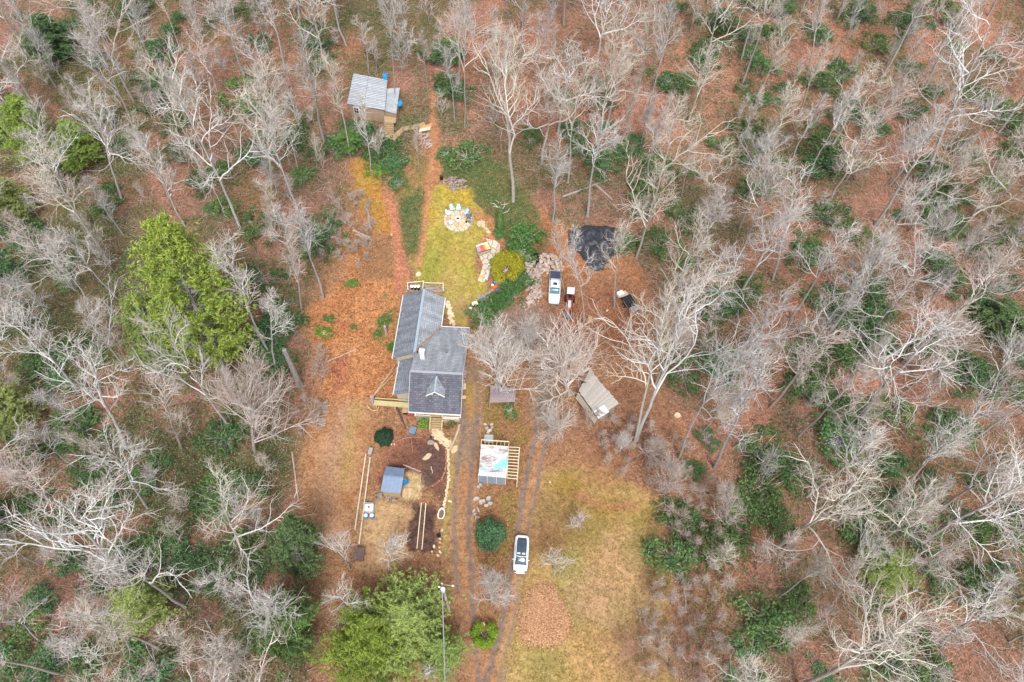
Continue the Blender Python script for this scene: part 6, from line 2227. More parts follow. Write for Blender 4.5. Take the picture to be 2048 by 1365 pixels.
ALLB = list(HB)
names = list(PROTO)
nt = 0
tries = 0
RANDT = []
while nt < 225 and tries < 9000:
    tries += 1
    px, py = rnd(-40, 2090), rnd(-30, 1500)
    if inpoly(px, py, CLEARING) or (640 < px < 1330 and py > 1300):
        continue
    b = G(px, py)
    # even density on the ground, not in the picture
    if random.random() > 0.35 + 0.65 * min(1, (b.y + 20) / 150):
        continue
    pr = random.choice(['tall%d' % i for i in range(8)] + ['slim%d' % i for i in range(4)] + ['oak%d' % i for i in range(6)])
    md_ = {'t': 4.6, 's': 3.2, 'o': 5.6}[pr[0]]
    if any((b.x - x) ** 2 + (b.y - y) ** 2 < md_ * md_ for x, y in ALLB):
        continue
    h = {'t': rnd(15, 22), 's': rnd(10, 17), 'o': rnd(13, 19)}[pr[0]]
    if not ok_tree(b, h, {'t': 3.5, 's': 2, 'o': 5}[pr[0]]):
        continue
    left = px < 700
    colr = random.choice([WHT, WHT, GRY, YEL, PNK] if left else [WHT, GRY, YEL, PNK, PNK, YEL])
    k = rnd(.85, 1.08)
    r = place_tree(pr, b, h=h, rscale=rnd(.95, 1.4), col=(colr[0] * k, colr[1] * k, colr[2] * k, 1))
    ALLB.append((b.x, b.y))
    RANDT.append((r, px, py, {'t': 'tall bare tree', 's': 'slender bare tree', 'o': 'broad bare crooked tree'}[pr[0]]))
    nt += 1

# ------------------------------------------------------------------ foliage meshes
def leaf_quads(Pc, Nn, ln, wd, R, droop=0.0):
    """one folded quad per point, long axis random in the plane of Nn"""
    n = len(Pc)
    t = perp(Nn, R)
    t[:, 2] -= droop
    t = unit(t)
    b = unit(np.cross(Nn, t))
    l = ln * R.uniform(.6, 1.3, (n, 1))
    w = wd * R.uniform(.7, 1.2, (n, 1))
    V = np.stack([Pc - t * l * .5 - b * w * .3, Pc - t * l * .1 + b * w * .5 + Nn * .02, Pc + t * l * .5, Pc - t * l * .05 - b * w * .55 + Nn * .02], 1).reshape(-1, 3)
    F = np.arange(n * 4).reshape(n, 4)
    return V, F


m_rhodo = leaf_mat('rhododendron_leaf', (52, 80, 48), (120, 152, 94))
m_box = leaf_mat('boxwood_leaf', (22, 50, 36), (58, 92, 66))
m_holly = leaf_mat('holly_leaf', (30, 66, 44), (108, 150, 104))
m_arb = leaf_mat('arborvitae_leaf', (70, 104, 26), (158, 186, 52))
m_gold = leaf_mat('golden_leaf', (112, 114, 24), (200, 190, 58))
m_pine = leaf_mat('pine_needle', (90, 126, 50), (206, 218, 108))
m_pine2 = leaf_mat('olive_needle', (86, 112, 44), (166, 182, 76))
m_soft = leaf_mat('soft_needle', (118, 136, 80), (194, 202, 124))
m_hem = leaf_mat('hemlock_needle', (78, 104, 66), (134, 156, 104))
m_ivy = leaf_mat('vinca_leaf', (66, 86, 54), (128, 142, 92))


def lobes_mesh(name, lobes, n, ln, wd, mat, seed, inner=.72, flatten=0.0, stem=True):
    """foliage shell spread over ellipsoid lobes (cx,cy,cz,rx,ry,rz)"""
    R = np.random.default_rng(seed)
    lob = np.array(lobes, float)
    wgt = lob[:, 3] * lob[:, 4] + lob[:, 5] * lob[:, 3]
    k = R.choice(len(lob), n, p=wgt / wgt.sum())
    d = unit(R.normal(size=(n, 3)))
    d[:, 2] = np.where(d[:, 2] < -.35, -d[:, 2], d[:, 2])
    rad = R.uniform(inner, 1.04, (n, 1)) * (1 + .12 * np.sin(d[:, :1] * 7 + d[:, 1:2] * 5))
    Pc = lob[k, :3] + d * rad * lob[k, 3:]
    keep = Pc[:, 2] > -.05
    Pc, d = Pc[keep], d[keep]
    nn = unit(d * .6 + np.array([0, 0, .7]) + R.normal(size=d.shape) * .45)
    V, F = leaf_quads(Pc, nn, ln, wd, R, .15)
    parts = [(V, F, 0)]
    if stem:
        m = min(6, len(lob))
        P = grow(np.zeros((m, 3)), lob[:m, :3] + R.normal(size=(m, 3)) * .05 + np.array([0, 0, .01]), np.linalg.norm(lob[:m, :3], axis=1) + .1, 3, .08, 0, R)
        parts.append((*tubes(P, np.full(m, .05), np.full(m, .02), 4), 1))
    V, F, Mi = cat_geo(parts)
    return np_mesh(name, V, F, [mat, m_limb], Mi)


def rand_lobes(seed, n, R_, H_):
    r = random.Random(seed)
    L_ = [(0, 0, H_ * .45, R_ * .6, R_ * .6, H_ * .5)]
    for i in range(n):
        a = r.uniform(0, 6.28)
        q = r.uniform(.35, .75) * R_
        s = r.uniform(.3, .5)
        L_.append((q * math.cos(a), q * math.sin(a), H_ * r.uniform(.25, .6), R_ * s, R_ * s, H_ * r.uniform(.28, .42)))
    return L_


def ragged_shrub(seed, R_, H_, n_cl, n, ln, wd, mat):
    """loose evergreen: leaf clusters at the ends of many stems, gaps between"""
    R = np.random.default_rng(seed)
    a = R.uniform(0, 6.28, n_cl)
    q = np.sqrt(R.uniform(0, 1, n_cl)) * R_ * (1 + .3 * np.sin(a * 2 + seed))
    cz = H_ * (1 - (q / (R_ * 1.35)) ** 2 * .7) * R.uniform(.55, 1.05, n_cl)
    cc = np.stack([q * np.cos(a), q * np.sin(a), cz], 1)
    k = R.integers(0, n_cl, n)
    sg = R.uniform(.13, .34, n_cl)
    Pc = cc[k] + R.normal(size=(n, 3)) * sg[k][:, None] * np.array([1, 1, .6])
    Pc[:, 2] = np.maximum(Pc[:, 2], .03)
    V, F = leaf_quads(Pc, unit(R.normal(size=Pc.shape) * .55 + np.array([0, 0, .9])), ln, wd, R, .2)
    st = R.normal(size=(n_cl, 3)) * np.array([.25, .25, 0])
    P = grow(st, cc - st, np.linalg.norm(cc - st, axis=1), 4, .12, 0, R)
    V, F, Mi = cat_geo([(V, F, 0), (*tubes(P, np.full(n_cl, .03), np.full(n_cl, .012), 3), 1)])
    return np_mesh('rhododendron_mesh', V, F, [mat, m_limb], Mi)


RH = [ragged_shrub(700 + i, 1.5 + .25 * (i % 3), 1.9, 26 + 6 * (i % 3), 1000, .27, .11, m_rhodo) for i in range(8)]


def shrub(me, loc, s, name, label, cat, group=None, sz=None, col=None, rz=None):
    o = link(name, me, loc)
    o.scale = (s, s, sz or s)
    o.rotation_euler = (0, 0, rnd(0, 6.28) if rz is None else rz)
    k = rnd(.75, 1.2)
    w = rnd(-.12, .12)
    o.color = col or (k * (1 + w), k, k * (1 - w), 1)
    return tag(o, label, cat, group)


# understory evergreens: denser in the west and east woods, sparse uphill of the house
SHR = []
pos = []
tries = 0
dens = fbm(np.array([0.]), np.array([0.]), 1)
MANUAL_SHRUBS = [(345, 70), (320, 110), (640, 100), (640, 130), (250, 300), (300, 215), (360, 40), (200, 130), (60, 470), (75, 500), (20, 560), (530, 560), (560, 640), (540, 690), (500, 690), (515, 720), (430, 1010), (425, 1140), (430, 1165), (60, 1250), (80, 1200),
                 (110, 1330), (1410, 130), (1500, 80), (1720, 240), (1700, 215), (1760, 260), (1820, 230), (1640, 300), (1660, 330), (1860, 190), (1600, 520), (1620, 500), (1740, 640), (1700, 620), (1660, 620), (1750, 700), (1430, 730), (1440, 740), (1440, 610), (1460, 620), (1500, 580),
                 (1690, 820), (1700, 850), (1660, 830), (1560, 940), (1580, 950), (1490, 1020), (1500, 1000), (1920, 760), (1940, 740), (1590, 1220), (1910, 100), (1880, 20), (1500, 270), (1510, 380), (1530, 330), (1420, 100), (1920, 1040), (1800, 1000), (1960, 600), (2000, 570), (1780, 1330), (1850, 1350),
                 (700, 270), (715, 285), (690, 300), (735, 285), (760, 300), (775, 330), (1190, 180), (1120, 200), (1150, 260), (1060, 280), (895, 175), (910, 190), (1330, 170), (1270, 300), (1305, 340), (940, 315), (1280, 395), (1370, 440), (655, 470), (640, 500)]
for px, py in MANUAL_SHRUBS:
    b = G(px, py)
    pos.append((b, px, py, rnd(1.2, 2.0)))
while len(pos) < 290 and tries < 20000:
    tries += 1
    px, py = rnd(-20, 2070), rnd(-20, 1385)
    if inpoly(px, py, CLEARING) or (600 < px < 1340 and py > 560):
        continue
    b = G(px, py)
    dn = float(fbm(np.array([b.x]), np.array([b.y]), 16, 91)[0])
    lim = .42 if px < 640 else (.58 if px < 1360 else .42)
    if dn < lim or random.random() > .4 + .6 * min(1, (b.y + 20) / 140):
        continue
    if any((b - q[0]).length < 1.7 for q in pos):
        continue
    pos.append((b, px, py, rnd(.8, 2.1)))
for b, px, py, s in pos:
    o = shrub(random.choice(RH), b - Vector((0, 0, .1)), s, 'rhododendron_shrub', None, 'shrub', None, s * rnd(.45, .75))
    SHR.append((o, px, py, 'large evergreen shrub' if s > 1.6 else ('mid-sized evergreen shrub' if s > 1.1 else 'small evergreen shrub')))

# bare brush and saplings
SAPS = []
tries = 0
sp_ = []
BR = [[(1170, 840), (1260, 850), (1400, 900), (1340, 1000), (1190, 930)], [(1270, 1230), (1345, 1100), (1345, 1370), (1290, 1370)], [(650, 400), (740, 390), (760, 540), (640, 560)], [(1330, 1000), (1440, 960), (1440, 1365), (1330, 1365)], [(600, 760), (650, 700), (660, 860), (600, 900)]]
SAPM = {}
for i in range(4):
    mt, mc, Hp, Rp = PROTO['sap%d' % i]
while len(sp_) < 292 and tries < 20000:
    tries += 1
    px, py = rnd(-20, 2070), rnd(-20, 1385)
    if tries < 2500:
        px, py = rnd(600, 1440), rnd(390, 1370)
        if not any(inpoly(px, py, q) for q in BR):
            continue
    brush = any(inpoly(px, py, q) for q in BR)
    if not brush and (inpoly(px, py, CLEARING) or (640 < px < 1330 and py > 560)):
        continue
    b = G(px, py)
    if not brush and random.random() > .4 + .6 * min(1, (b.y + 20) / 140):
        continue
    if any((b - q).length < (1.5 if brush else 2.6) for q in sp_):
        continue
    h = rnd(2.0, 4.0) if brush else rnd(3.5, 8.5)
    if not brush and not ok_tree(b, h, 1.5):
        continue
    sp_.append(b)
    r = place_tree('sap%d' % random.randint(0, 3), b, h=h, rscale=rnd(.8, 1.3), col=(random.choice([(.82, .72, .66, 1), (.9, .8, .72, 1)]) if brush else random.choice([PNK, PNK, YEL, WHT, GRY])), name='bare_sapling')
    SAPS.append((r, px, py, 'low bare brush sapling' if brush else ('tall bare sapling' if h > 6 else 'short bare sapling')))

# ------------------------------------------------------------------ conifers
def conifer(seed, H_, R_, cb, n_wh, mat, tuft=.55, per=7, dens=60, up=.25, broad=1.0):
    """whorled conifer with needle tufts along the boughs"""
    R = np.random.default_rng(seed)
    tr = grow(np.zeros((1, 3)), np.array([[0, 0, 1.0]]), np.array([H_]), 10, .02, .1, R)
    tr[0, 0, 2] = -.5
    tv, tf = tubes(tr, np.array([H_ * .016 + .08]), np.array([.03]), 8)
    hs_, ds_, ls_ = [], [], []
    for k in range(n_wh):
        t = cb + (1 - cb) * (k + .5) / n_wh
        rel = (t - cb) / (1 - cb)
        rr_ = R_ * (min(1, rel / .22 + .35) if rel < .22 else (1 - ((rel - .22) / .78) ** 1.9 * .85)) * broad
        for j in range(per):
            a = R.uniform(0, 6.28)
            z = H_ * t + R.normal() * .25
            i = min(int(t * 10), 9)
            hs_.append(tr[0, i] * (1 - (t * 10 - i)) + tr[0, i + 1] * (t * 10 - i))
            ds_.append((math.cos(a), math.sin(a), up * (.3 + rel)))
            ls_.append(max(.4, rr_ * R.uniform(.6, 1.12)))
    B = grow(np.array(hs_), np.array(ds_), np.array(ls_), 5, .09, .04, R)
    bv, bf = tubes(B, np.full(len(B), .055), np.full(len(B), .015), 4)
    st, d, t, pi = spawn(B, 9, .25, 1.0, 25, 65, R, .12)
    L2 = grow(st, d, np.array(ls_)[pi] * .30 * R.uniform(.5, 1.2, len(st)) + .15, 2, .12, .05, R)
    # tufts: groups of thin blades radiating from points on the boughs
    n = len(L2)
    f = R.uniform(.1, 1.05, (n, dens // 10, 1))
    Pt = (L2[:, None, 0] * (1 - f) + L2[:, None, 2] * f).reshape(-1, 3) + R.normal(size=(n * (dens // 10), 3)) * .12
    rp = np.repeat(Pt, 4, axis=0)
    nn = unit(R.normal(size=rp.shape) * .8 + np.array([0, 0, .8]))
    V, F = leaf_quads(rp, nn, tuft, tuft * .2, R)
    cv, cf, cm = cat_geo([(V, F, 0), (bv, bf, 1)])
    return np_mesh('trunk', tv, tf, m_trunk, smooth=True), np_mesh('crown', cv, cf, [mat, m_trunk], cm), H_, R_


PINES = {
    'bright': conifer(901, 27, 6.6, .2, 24, m_pine, .5, 8, 90, .5),
    'olive': conifer(902, 14, 5.6, .12, 18, m_pine2, .5, 8, 70, .3),
    'soft': conifer(903, 16, 5.0, .2, 18, m_soft, .5, 8, 60, .35),
    'hem': conifer(904, 9, 2.9, .08, 16, m_hem, .42, 7, 50, .1),
}


def place_pine(kind, bx, by, tx, ty, label, rs=1.0, col=None, hmax=None):
    b = G(bx, by)
    mt, mc, Hp, Rp = PINES[kind]
    tp = tip(b, tx, ty, .2)
    ax = tp - b
    if hmax and ax.length > hmax:
        ax = ax.normalized() * hmax
    root = thing('pine_tree', label, 'tree', b)
    root.rotation_mode = 'QUATERNION'
    root.rotation_quaternion = Vector((0, 0, 1)).rotation_difference(ax.normalized()) @ Matrix.Rotation(rnd(0, 6), 3, 'Z').to_quaternion()
    s = ax.length / Hp
    root.scale = (rs, rs, s)
    for nm, me in (('trunk', mt), ('crown', mc)):
        o = bpy.data.objects.new(nm, me)
        C.objects.link(o)
        o.parent = root
        o.color = col or (1, 1, 1, 1)
    return root


place_pine('bright', 462, 768, 325, 400, 'tall bright yellow-green pine standing above the western woods', 1.06, hmax=30)
place_pine('soft', 330, 760, 275, 600, 'soft green pine overlapped by the tall bright one', .8, (.85, .95, .8, 1))
place_pine('olive', 738, 1318, 733, 1240, 'dense olive-green pine at the bottom beside the soft pine', 1.05, hmax=9.5)
place_pine('soft', 812, 1262, 802, 1210, 'soft light-green pine next to the utility pole', 1.18, (.86, .95, .78, 1), hmax=8.5)
place_pine('soft', 880, 1325, 880, 1290, 'small soft green pine right under the power cable', .6, (.85, .97, .8, 1), hmax=7)
place_pine('hem', 600, 1140, 578, 1050, 'small green hemlock at the lower western yard edge', 1.1)
place_pine('hem', 570, 1290, 548, 1215, 'bright green young pine in the lower left woods', 1.35, (1.1, 1.2, .9, 1))
place_pine('soft', 85, 345, 30, 195, 'bright green pine beside the left edge, upper', .85, (.95, 1.1, .7, 1))
place_pine('soft', 165, 345, 130, 250, 'bright green pine just right of the upper left-edge pine', .75, (.9, 1.1, .7, 1))
place_pine('soft', 30, 440, -10, 370, 'green pine cut by the left edge below the pair', .8)
place_pine('soft', 40, 860, -5, 780, 'pale green pine at the middle of the left edge', .8)
place_pine('hem', 110, 120, 85, 30, 'blue-green pine in the top left woods', 1.5, (.9, 1.05, 1.05, 1))
place_pine('soft', 300, 1240, 270, 1175, 'pale soft pine under the white limbs, lower left', .75, (1.15, 1.2, 1.05, 1))
place_pine('soft', 1760, 1160, 1768, 1090, 'pale green pine under the white star crown, lower right', .75, (1.0, 1.1, .95, 1))
place_pine('hem', 1985, 660, 2010, 610, 'green hemlock at the right edge below the leaning trunks', 1.4)
place_pine('hem', 700, 300, 692, 262, 'young bright hemlock left of the cabin steps', .75, (1.1, 1.3, .9, 1))
place_pine('hem', 2030, 700, 2050, 650, 'green hemlock cut by the right edge, middle', 1.3)
place_pine('hem', 1440, 60, 1445, 20, 'dark hemlock near the top edge right of centre', 1.0, (.7, .85, .7, 1))

# ------------------------------------------------------------------ garden shrubs
def ball(name, seed, r, h, n, ln, wd, mat, lobes=None):
    L_ = lobes or ([(0, 0, h * .5, r, r, h * .52)] + rand_lobes(seed, 6, r * .95, h))
    return lobes_mesh(name, L_, n, ln, wd, mat, seed, .86)


shrub(ball('boxwood_mesh', 41, 1.25, 1.9, 5200, .13, .08, m_box, [(0, 0, .8, 1.25, 1.25, 1.05)]), G(771, 880), 1.0, 'boxwood', 'dark green clipped boxwood ball west of the garden plot', 'shrub', col=(1, 1, 1, 1))
shrub(ball('holly_mesh', 42, 2.1, 3.6, 6000, .26, .14, m_holly), G(979, 1078), .92, 'holly_bush', 'large round glossy dark green holly between the two drives', 'shrub', col=(1, 1, 1, 1))
tl = [(1.0 * math.cos(a), 1.0 * math.sin(a) + .1, .75, .55, .55, .85) for a in (-2.3, -1.57, -.85, .1, .8, 2.3, 3.05)]
shrub(lobes_mesh('topiary_mesh', tl, 6500, .13, .07, m_arb, 43, .85), G(968, 1274), 1.05, 'topiary', 'bright green arborvitae ring of rounded lobes in the fork of the drives', 'shrub', col=(1, 1, 1, 1), rz=0)
gl = [(-1.2, .4, 1.0, 1.0, 1.0, 1.1), (-.2, 1.3, 1.1, 1.3, 1.1, 1.2), (1.0, .9, 1.1, 1.2, 1.2, 1.2), (1.4, -.2, .9, 1.0, 1.0, 1.0), (-1.3, -.9, .9, .8, .9, 1.0), (-.8, -1.7, .6, .8, .7, .8), (.9, -1.2, .6, .9, .8, .7)]
shrub(lobes_mesh('golden_mesh', gl, 8500, .17, .1, m_gold, 44, .85), G(1012, 543), 1.15, 'golden_cypress', 'golden-green clipped cypress with a dark hollow beside the flagstone walk', 'shrub', col=(1, 1, 1, 1), rz=0)
shrub(RH[0], G(851, 850), .62, 'azalea_bush', 'bright green bush beside the porch stairs', 'shrub', sz=.75, col=(1.7, 1.9, .9, 1))
shrub(RH[1], G(900, 850), .5, 'dried_shrub', 'dark brown dried shrub between the stairs and the curved log', 'shrub', sz=.4, col=(1.3, .75, .6, 1))
for k, (px, py, s, cl, lb) in enumerate(((758, 348, 1.15, (1.5, 1.6, .8, 1), 'bright green laurel at the head of the red path'), (793, 335, .95, (.8, 1.1, 1.0, 1), 'blue-green rhododendron beside the ivy strip, upper one'),
        (793, 370, 1.05, (.8, 1.1, 1.0, 1), 'blue-green rhododendron beside the ivy strip, lower one'), (778, 300, 1.1, (1, 1.1, .9, 1), 'dark green laurel just below the cabin deck'), (745, 318, 1.0, (1, 1.1, .8, 1), 'dark laurel right of the thin white stem'),
        (890, 312, .75, (.9, 1.1, .9, 1), 'dark evergreen bush at the top of the ivy bank'), (1050, 480, 1.7, (.95, 1.15, .8, 1), 'big evergreen bush between the ivy bank and black trough'), (1040, 505, 1.3, (.9, 1.1, .8, 1), 'evergreen bush below the big one by the black trough'),
        (1000, 470, .8, (.8, 1.1, .8, 1), 'ivy mound left of the big evergreen bush'), (1040, 570, 1.2, (.72, .95, .68, 1), 'hedge bush south of the golden cypress'), (1025, 590, 1.1, (.72, .95, .68, 1), 'hedge bush next toward the house from the golden cypress'),
        (1005, 605, 1.1, (.72, .95, .68, 1), 'middle hedge bush on the ivy bank above the blocks'), (985, 618, 1.1, (.72, .95, .68, 1), 'hedge bush near the bins on the ivy bank'), (965, 636, 1.1, (1.0, 1.15, .95, 1), 'grey-green hedge bush closest to the house'),
        (706, 570, .6, (1.2, 1.5, .8, 1), 'small green bush on the orange leaves, upper'), (645, 667, .7, (1.3, 1.5, .7, 1), 'bright green bush at the western leaf edge'), (708, 655, .35, (1, 1.2, .8, 1), 'tiny green bush on the orange leaves, lower'), (660, 640, .5, (.9, 1.1, .7, 1), 'small dark bush near the western leaf edge'),
        (768, 648, .6, (1, 1.2, .7, 1), 'low green bush close to the rear wing'), (785, 700, .7, (1, 1.1, .6, 1), 'dark green bush against the house west wall'), (755, 672, .4, (1, 1.1, .7, 1), 'small bush below the post west of the house'),
        (1020, 825, .6, (.9, 1.1, .9, 1), 'dark green shrub below the low shelter'), (1440, 745, 1.0, (1.1, 1.2, .7, 1), 'mossy green bush beside the clean grey trunk'))):
    shrub(RH[k % 8], G(px, py) - Vector((0, 0, .05)), s, 'evergreen_bush', lb, 'shrub', sz=s * .8, col=cl)
# post west of the house
c = G(773, 668)
tag(MB().tube([c - Vector((0, 0, .2)), c + Vector((0, 0, 1.9))], [.26, .22], 9).build('cut_trunk', m_bark, origin=c), 'upright cut tree trunk on the grass west of the rear wing', 'stump')
# ivy-covered dead trunk
c = G(1000, 455)
iv = thing('ivy_trunk', 'dead tree trunk wrapped in dark ivy above the rusty leaves', 'tree', c)
MB().tube([c - Vector((0, 0, .2)), c + Vector((0, 0, 3)), c + Vector((.1, 0, 5.5))], [.25, .2, .1], 8).build('trunk', m_trunk, iv)
R = np.random.default_rng(5)
z = R.uniform(0, 5.3, 1500)
a = R.uniform(0, 6.28, 1500)
rr_ = (.75 - .1 * z) * R.uniform(.6, 1.1, 1500)
Pc = np.stack([rr_ * np.cos(a), rr_ * np.sin(a), z], 1)
V, F = leaf_quads(Pc, unit(np.stack([np.cos(a), np.sin(a), np.full(1500, .6)], 1)), .26, .17, R)
o = link('ivy', np_mesh('ivy', V, F, m_ivy), (0, 0, 0), iv)
o.color = (.9, 1.1, .85, 1)
for k in range(7):
    a = k * .9
    MB().tube([c + Vector((0, 0, 3 + k * .35)), c + Vector((1.1 * math.cos(a), 1.1 * math.sin(a), 3.6 + k * .4)), c + Vector((1.6 * math.cos(a + .3), 1.6 * math.sin(a + .3), 3.9 + k * .4))], [.05, .035, .015], 5).build('dead_limb', m_limb, iv)


# creeping ground cover: one mass
def cover(polys, n, ln, name, label, mat, seed, h=.25, col=(1, 1, 1, 1)):
    R = np.random.default_rng(seed)
    pts_ = []
    for P in polys:
        W_ = GP(P)
        m = int(n * (np.ptp(W_[:, 0]) * np.ptp(W_[:, 1])))
        x = R.uniform(W_[:, 0].min(), W_[:, 0].max(), m)
        y = R.uniform(W_[:, 1].min(), W_[:, 1].max(), m)
        d = sd_poly(x + (fbm(x, y, 1.5, 61) - .5) * 1.5, y + (fbm(x, y, 1.5, 62) - .5) * 1.5, W_)
        k = (d < 0) & (fbm(x, y, 1.2, 63) > .34)
        pts_.append(np.stack([x[k], y[k], TZ(x[k], y[k]) + R.uniform(.02, h, k.sum())], 1))
    P = np.concatenate(pts_)
    V, F = leaf_quads(P, unit(R.normal(size=P.shape) * .4 + np.array([0, 0, 1.0])), ln, ln * .55, R)
    o = link(name, np_mesh(name, V, F, mat))
    o.color = col
    return tag(o, label, 'ground cover', kind='stuff')


cover(IVY, 26, .2, 'creeping_ground_cover', 'dark green creeping ivy covering the banks around the lawn', m_ivy, 70)
# evergreen undergrowth of the woods: ragged patches, one mass
R = np.random.default_rng(72)
n = 520000
x, y = R.uniform(-105, 100, n), R.uniform(2, 132, n)
xx, yy2 = proj_arr(np.stack([x, y, TZ(x, y)], 1))
d1 = fbm(x, y, 13, 191) * .62 + fbm(x, y, 3.5, 192) * .38
lim = np.where(xx < 640, .475, np.where(xx < 1370, .565, .495))
CW = GP(CLEARING)
inside = sd_poly(x, y, CW) < 1.0
k = (xx > -30) & (xx < 2080) & (yy2 > -30) & (yy2 < 1400) & (d1 > lim) & ~inside & ~((xx > 640) & (xx < 1345) & (yy2 > 600)) & (R.uniform(0, 1, n) < .75)
hgt = np.clip((d1[k] - lim[k]) * 14, .12, 1.3)
P = np.stack([x[k], y[k], TZ(x[k], y[k]) + hgt * R.uniform(.3, 1.0, k.sum()) + .2 * (vnoise(x[k], y[k], .6, 5) - .5)], 1)
V, F = leaf_quads(P, unit(R.normal(size=P.shape) * .5 + np.array([0, 0, .9])), .3, .14, R, .15)
tag(link('undergrowth', np_mesh('undergrowth', V, F, leaf_mat('laurel_leaf', (58, 86, 54), (126, 156, 98)))), 'low evergreen laurel undergrowth in ragged patches beneath the bare trees', 'undergrowth', kind='stuff')
# fallen twigs over the woodland floor: one mass
n = 26000
x, y = R.uniform(-105, 100, n), R.uniform(2, 132, n)
xx, yy2 = proj_arr(np.stack([x, y, TZ(x, y)], 1))
inside = sd_poly(x, y, CW) < .5
k = (xx > -30) & (xx < 2080) & (yy2 > -30) & (yy2 < 1400) & ~inside & ~((xx > 640) & (xx < 1335) & (yy2 > 600))
x, y = x[k], y[k]
m = len(x)
a = R.uniform(0, 6.28, m)
Pp = grow(np.stack([x, y, TZ(x, y) + R.uniform(.03, .25, m)], 1), np.stack([np.cos(a), np.sin(a), TZ(x + np.cos(a), y + np.sin(a)) - TZ(x, y) + R.uniform(-.05, .25, m)], 1), R.uniform(.6, 2.4, m), 2, .15, 0, R)
V, F = tubes(Pp, R.uniform(.012, .028, m), np.full(m, .008), 3)
o = link('fallen_twigs', np_mesh('fallen_twigs', V, F, m_twig))
tag(o, 'fallen grey twigs and sticks strewn over the woodland floor', 'twigs', kind='stuff')
# fallen leaves: one mass of litter lying over yard and woods
m_litter = leaf_mat('dry_leaf', (104, 72, 54), (212, 166, 132), .9, .1)
R = np.random.default_rng(80)
n = 150000
px, py = R.uniform(0, 2048, n), R.uniform(0, 1365, n)
x = R.uniform(-85, 80, n)
y = R.uniform(8, 120, n)
xx, yy2 = proj_arr(np.stack([x, y, TZ(x, y)], 1))
ix = np.clip(np.searchsorted(XS, x), 0, NXg - 1)
iy = np.clip(np.searchsorted(YS, y), 0, NYg - 1)
cl_ = CLS[iy * NXg + ix]
sp2 = COL[iy * NXg + ix, 3]
k = (xx > -20) & (xx < 2070) & (yy2 > -20) & (yy2 < 1390) & np.isin(cl_, (0,)) & (R.uniform(0, 1, n) < np.clip(sp2 - .25, 0, 1))
P = np.stack([x[k], y[k], Z[(iy * NXg + ix)[k]] + .04], 1)
V, F = leaf_quads(P, unit(R.normal(size=P.shape) * .35 + np.array([0, 0, 1.0])), .2, .14, R)
# some leaves have blown onto the house roof: along the valley, the ridge feet and the eaves
rp_ = []
for k_ in range(420):
    if k_ < 200:
        t_ = R.uniform(0, 1)
        u_, v_ = .1 + t_ * 2.7 + R.normal() * .12, 8.7 + t_ * 5.2 + R.normal() * .12
    else:
        u_, v_ = R.uniform(0, 6.9), R.uniform(.1, 13.8)
    zr_a = ZE + v_ * (ZR - ZE) / VR if v_ < VR else ZR - (v_ - VR) * (ZR - ZE) / (VN - VR)
    zr_b = ZW - abs(u_ + .1) * 1.8 / 3.0 if (v_ > WS and WW < u_ < WE) else -9
    rp_.append(tuple(H(u_, v_, max(zr_a, zr_b) + .03)))
mx_ = R.uniform(MO[:, 0].min() - .8, MO[:, 0].max() + .8, 9000)
my_ = R.uniform(MO[:, 1].min() - .8, MO[:, 1].max() + .8, 9000)
md_ = sd_poly(mx_, my_, MO)
mk_ = (md_ < 0) | ((md_ < .7) & (R.uniform(0, 1, 9000) < .35 - md_ * .4))
mz_ = TZ(mx_, my_) + .38 * (1 - np.exp(np.clip(md_, -9, 0) / .7)) + .06 + .05 * R.uniform(0, 1, 9000)
V3, F3 = leaf_quads(np.stack([mx_, my_, mz_], 1)[mk_] - og, unit(R.normal(size=(int(mk_.sum()), 3)) * .4 + np.array([0, 0, 1.0])), .2, .13, R)
tag(link('loose_leaves', np_mesh('loose_leaves', V3, F3, leaf_mat('mulch_leaf', (176, 128, 94), (232, 188, 150), .9, .1)), (0, 0, 0), bpy.data.objects['mulch_mound']), kind='stuff')
V2, F2 = leaf_quads(np.array(rp_), unit(R.normal(size=(420, 3)) * .2 + np.array([0, -.2, 1.0])), .13, .1, R)
V, F = np.concatenate([V, V2]), np.concatenate([F, F2 + len(V)])
tag(link('leaf_litter', np_mesh('leaf_litter', V, F, m_litter)), 'fallen russet leaves scattered over the yard and woodland floor', 'leaves', kind='stuff')

# grass blades of lawn, verge and field: one mass
n = 230000
x, y = R.uniform(-20, 24, n), R.uniform(6, 90, n)
ix = np.clip(np.searchsorted(XS, x), 0, NXg - 1)
iy = np.clip(np.searchsorted(YS, y), 0, NYg - 1)
cl_ = CLS[iy * NXg + ix]
pat_ = fbm(x, y, .8, 301)
k = np.isin(cl_, (1, 6)) & (pat_ > .42)
P = np.stack([x[k], y[k], Z[(iy * NXg + ix)[k]] + .05], 1)
V, F = leaf_quads(P, unit(R.normal(size=P.shape) + np.array([0, 0, .7])), .2, .05, R)
tag(link('grass', np_mesh('grass', V, F, leaf_mat('dry_grass', (112, 100, 48), (206, 184, 112), .9, .1))), 'short dry winter grass on the lawn and field', 'grass', kind='stuff')

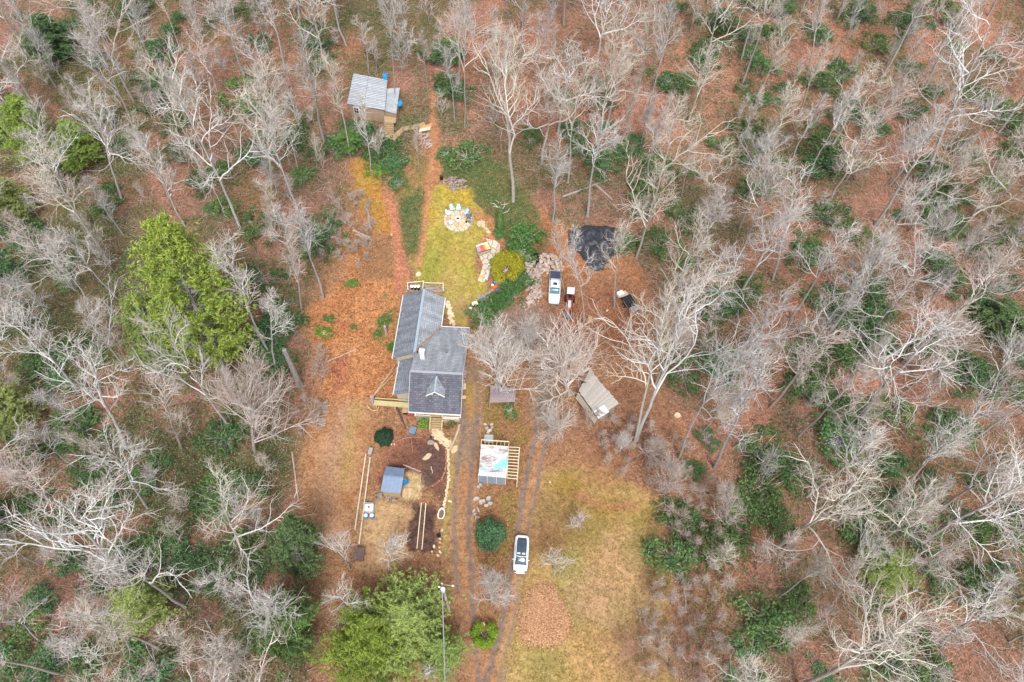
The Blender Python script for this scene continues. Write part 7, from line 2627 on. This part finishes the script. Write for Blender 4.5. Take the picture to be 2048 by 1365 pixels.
# ------------------------------------------------------------------ labels for the woodland plants: which landmark, which side, which one counted outwards
LM = [('the metal-roofed cabin', 748, 200), ('the tall bright pine', 400, 620), ('the grey shingled house', 862, 700), ('the black tarp', 1192, 500), ('the plank-roofed shed', 1195, 785),
      ('the mulch mound', 1088, 1230), ('the utility pole', 884, 1180), ('the fire patio', 916, 440), ('the dark trailer', 1258, 612), ('the small hemlock', 580, 1090), ('the left-edge pines', 110, 280),
      ('the wide spreading white tree', 1780, 770), ('the largest white crowned tree', 1900, 200), ('the star-shaped pale crown', 1625, 80), ('the gnarled lichen oak', 1020, 260), ('the thick pale trunk', 1900, 1050),
      ('the pale soft pine', 285, 1210), ('the lower right pale pine', 1762, 1130)]
DIRN = ['right', 'upper right', 'above', 'upper left', 'left', 'lower left', 'below', 'lower right']
ORD = ['first', 'second', 'third', 'fourth', 'fifth', 'sixth', 'seventh', 'eighth', 'ninth', 'tenth', 'eleventh', 'twelfth', 'thirteenth', 'fourteenth', 'fifteenth', 'sixteenth', 'seventeenth', 'eighteenth', 'nineteenth']
ORD += [t + ('' if i else 'ieth')[0:4] if not i else t + 'y-' + ORD[i - 1] for t in ('twent', 'thirt', 'fort') for i in range(10)]


def side(d):
    return {'right': 'to the right of', 'left': 'to the left of', 'above': 'above', 'below': 'below'}.get(d, 'to the ' + d + ' of')


def label_all(lst, cat, group):
    buckets = {}
    for o, px, py, desc in lst:
        px_, py_ = proj(tuple(o.location))
        best = min(LM, key=lambda m: (m[1] - px_) ** 2 + (m[2] - py_) ** 2)
        ang = math.degrees(math.atan2(best[2] - py_, px_ - best[1])) % 360
        d = DIRN[int((ang + 22.5) // 45) % 8]
        buckets.setdefault((best[0], d, desc), []).append((math.hypot(px_ - best[1], py_ - best[2]), o))
    for (lm, d, desc), v in buckets.items():
        v.sort(key=lambda t: t[0])
        for i, (_, o) in enumerate(v):
            if len(v) == 1:
                lb = 'the only %s %s %s' % (desc, side(d), lm)
            else:
                lb = '%s %s outward %s %s' % (ORD[min(i, 48)], desc, side(d), lm)
            tag(o, lb, cat, group)


label_all(RANDT, 'tree', 'bare trees of the surrounding woods')
label_all(SHR, 'shrub', 'evergreen shrubs of the woodland understory')
label_all(SAPS, 'sapling', 'bare saplings and brush under the trees')
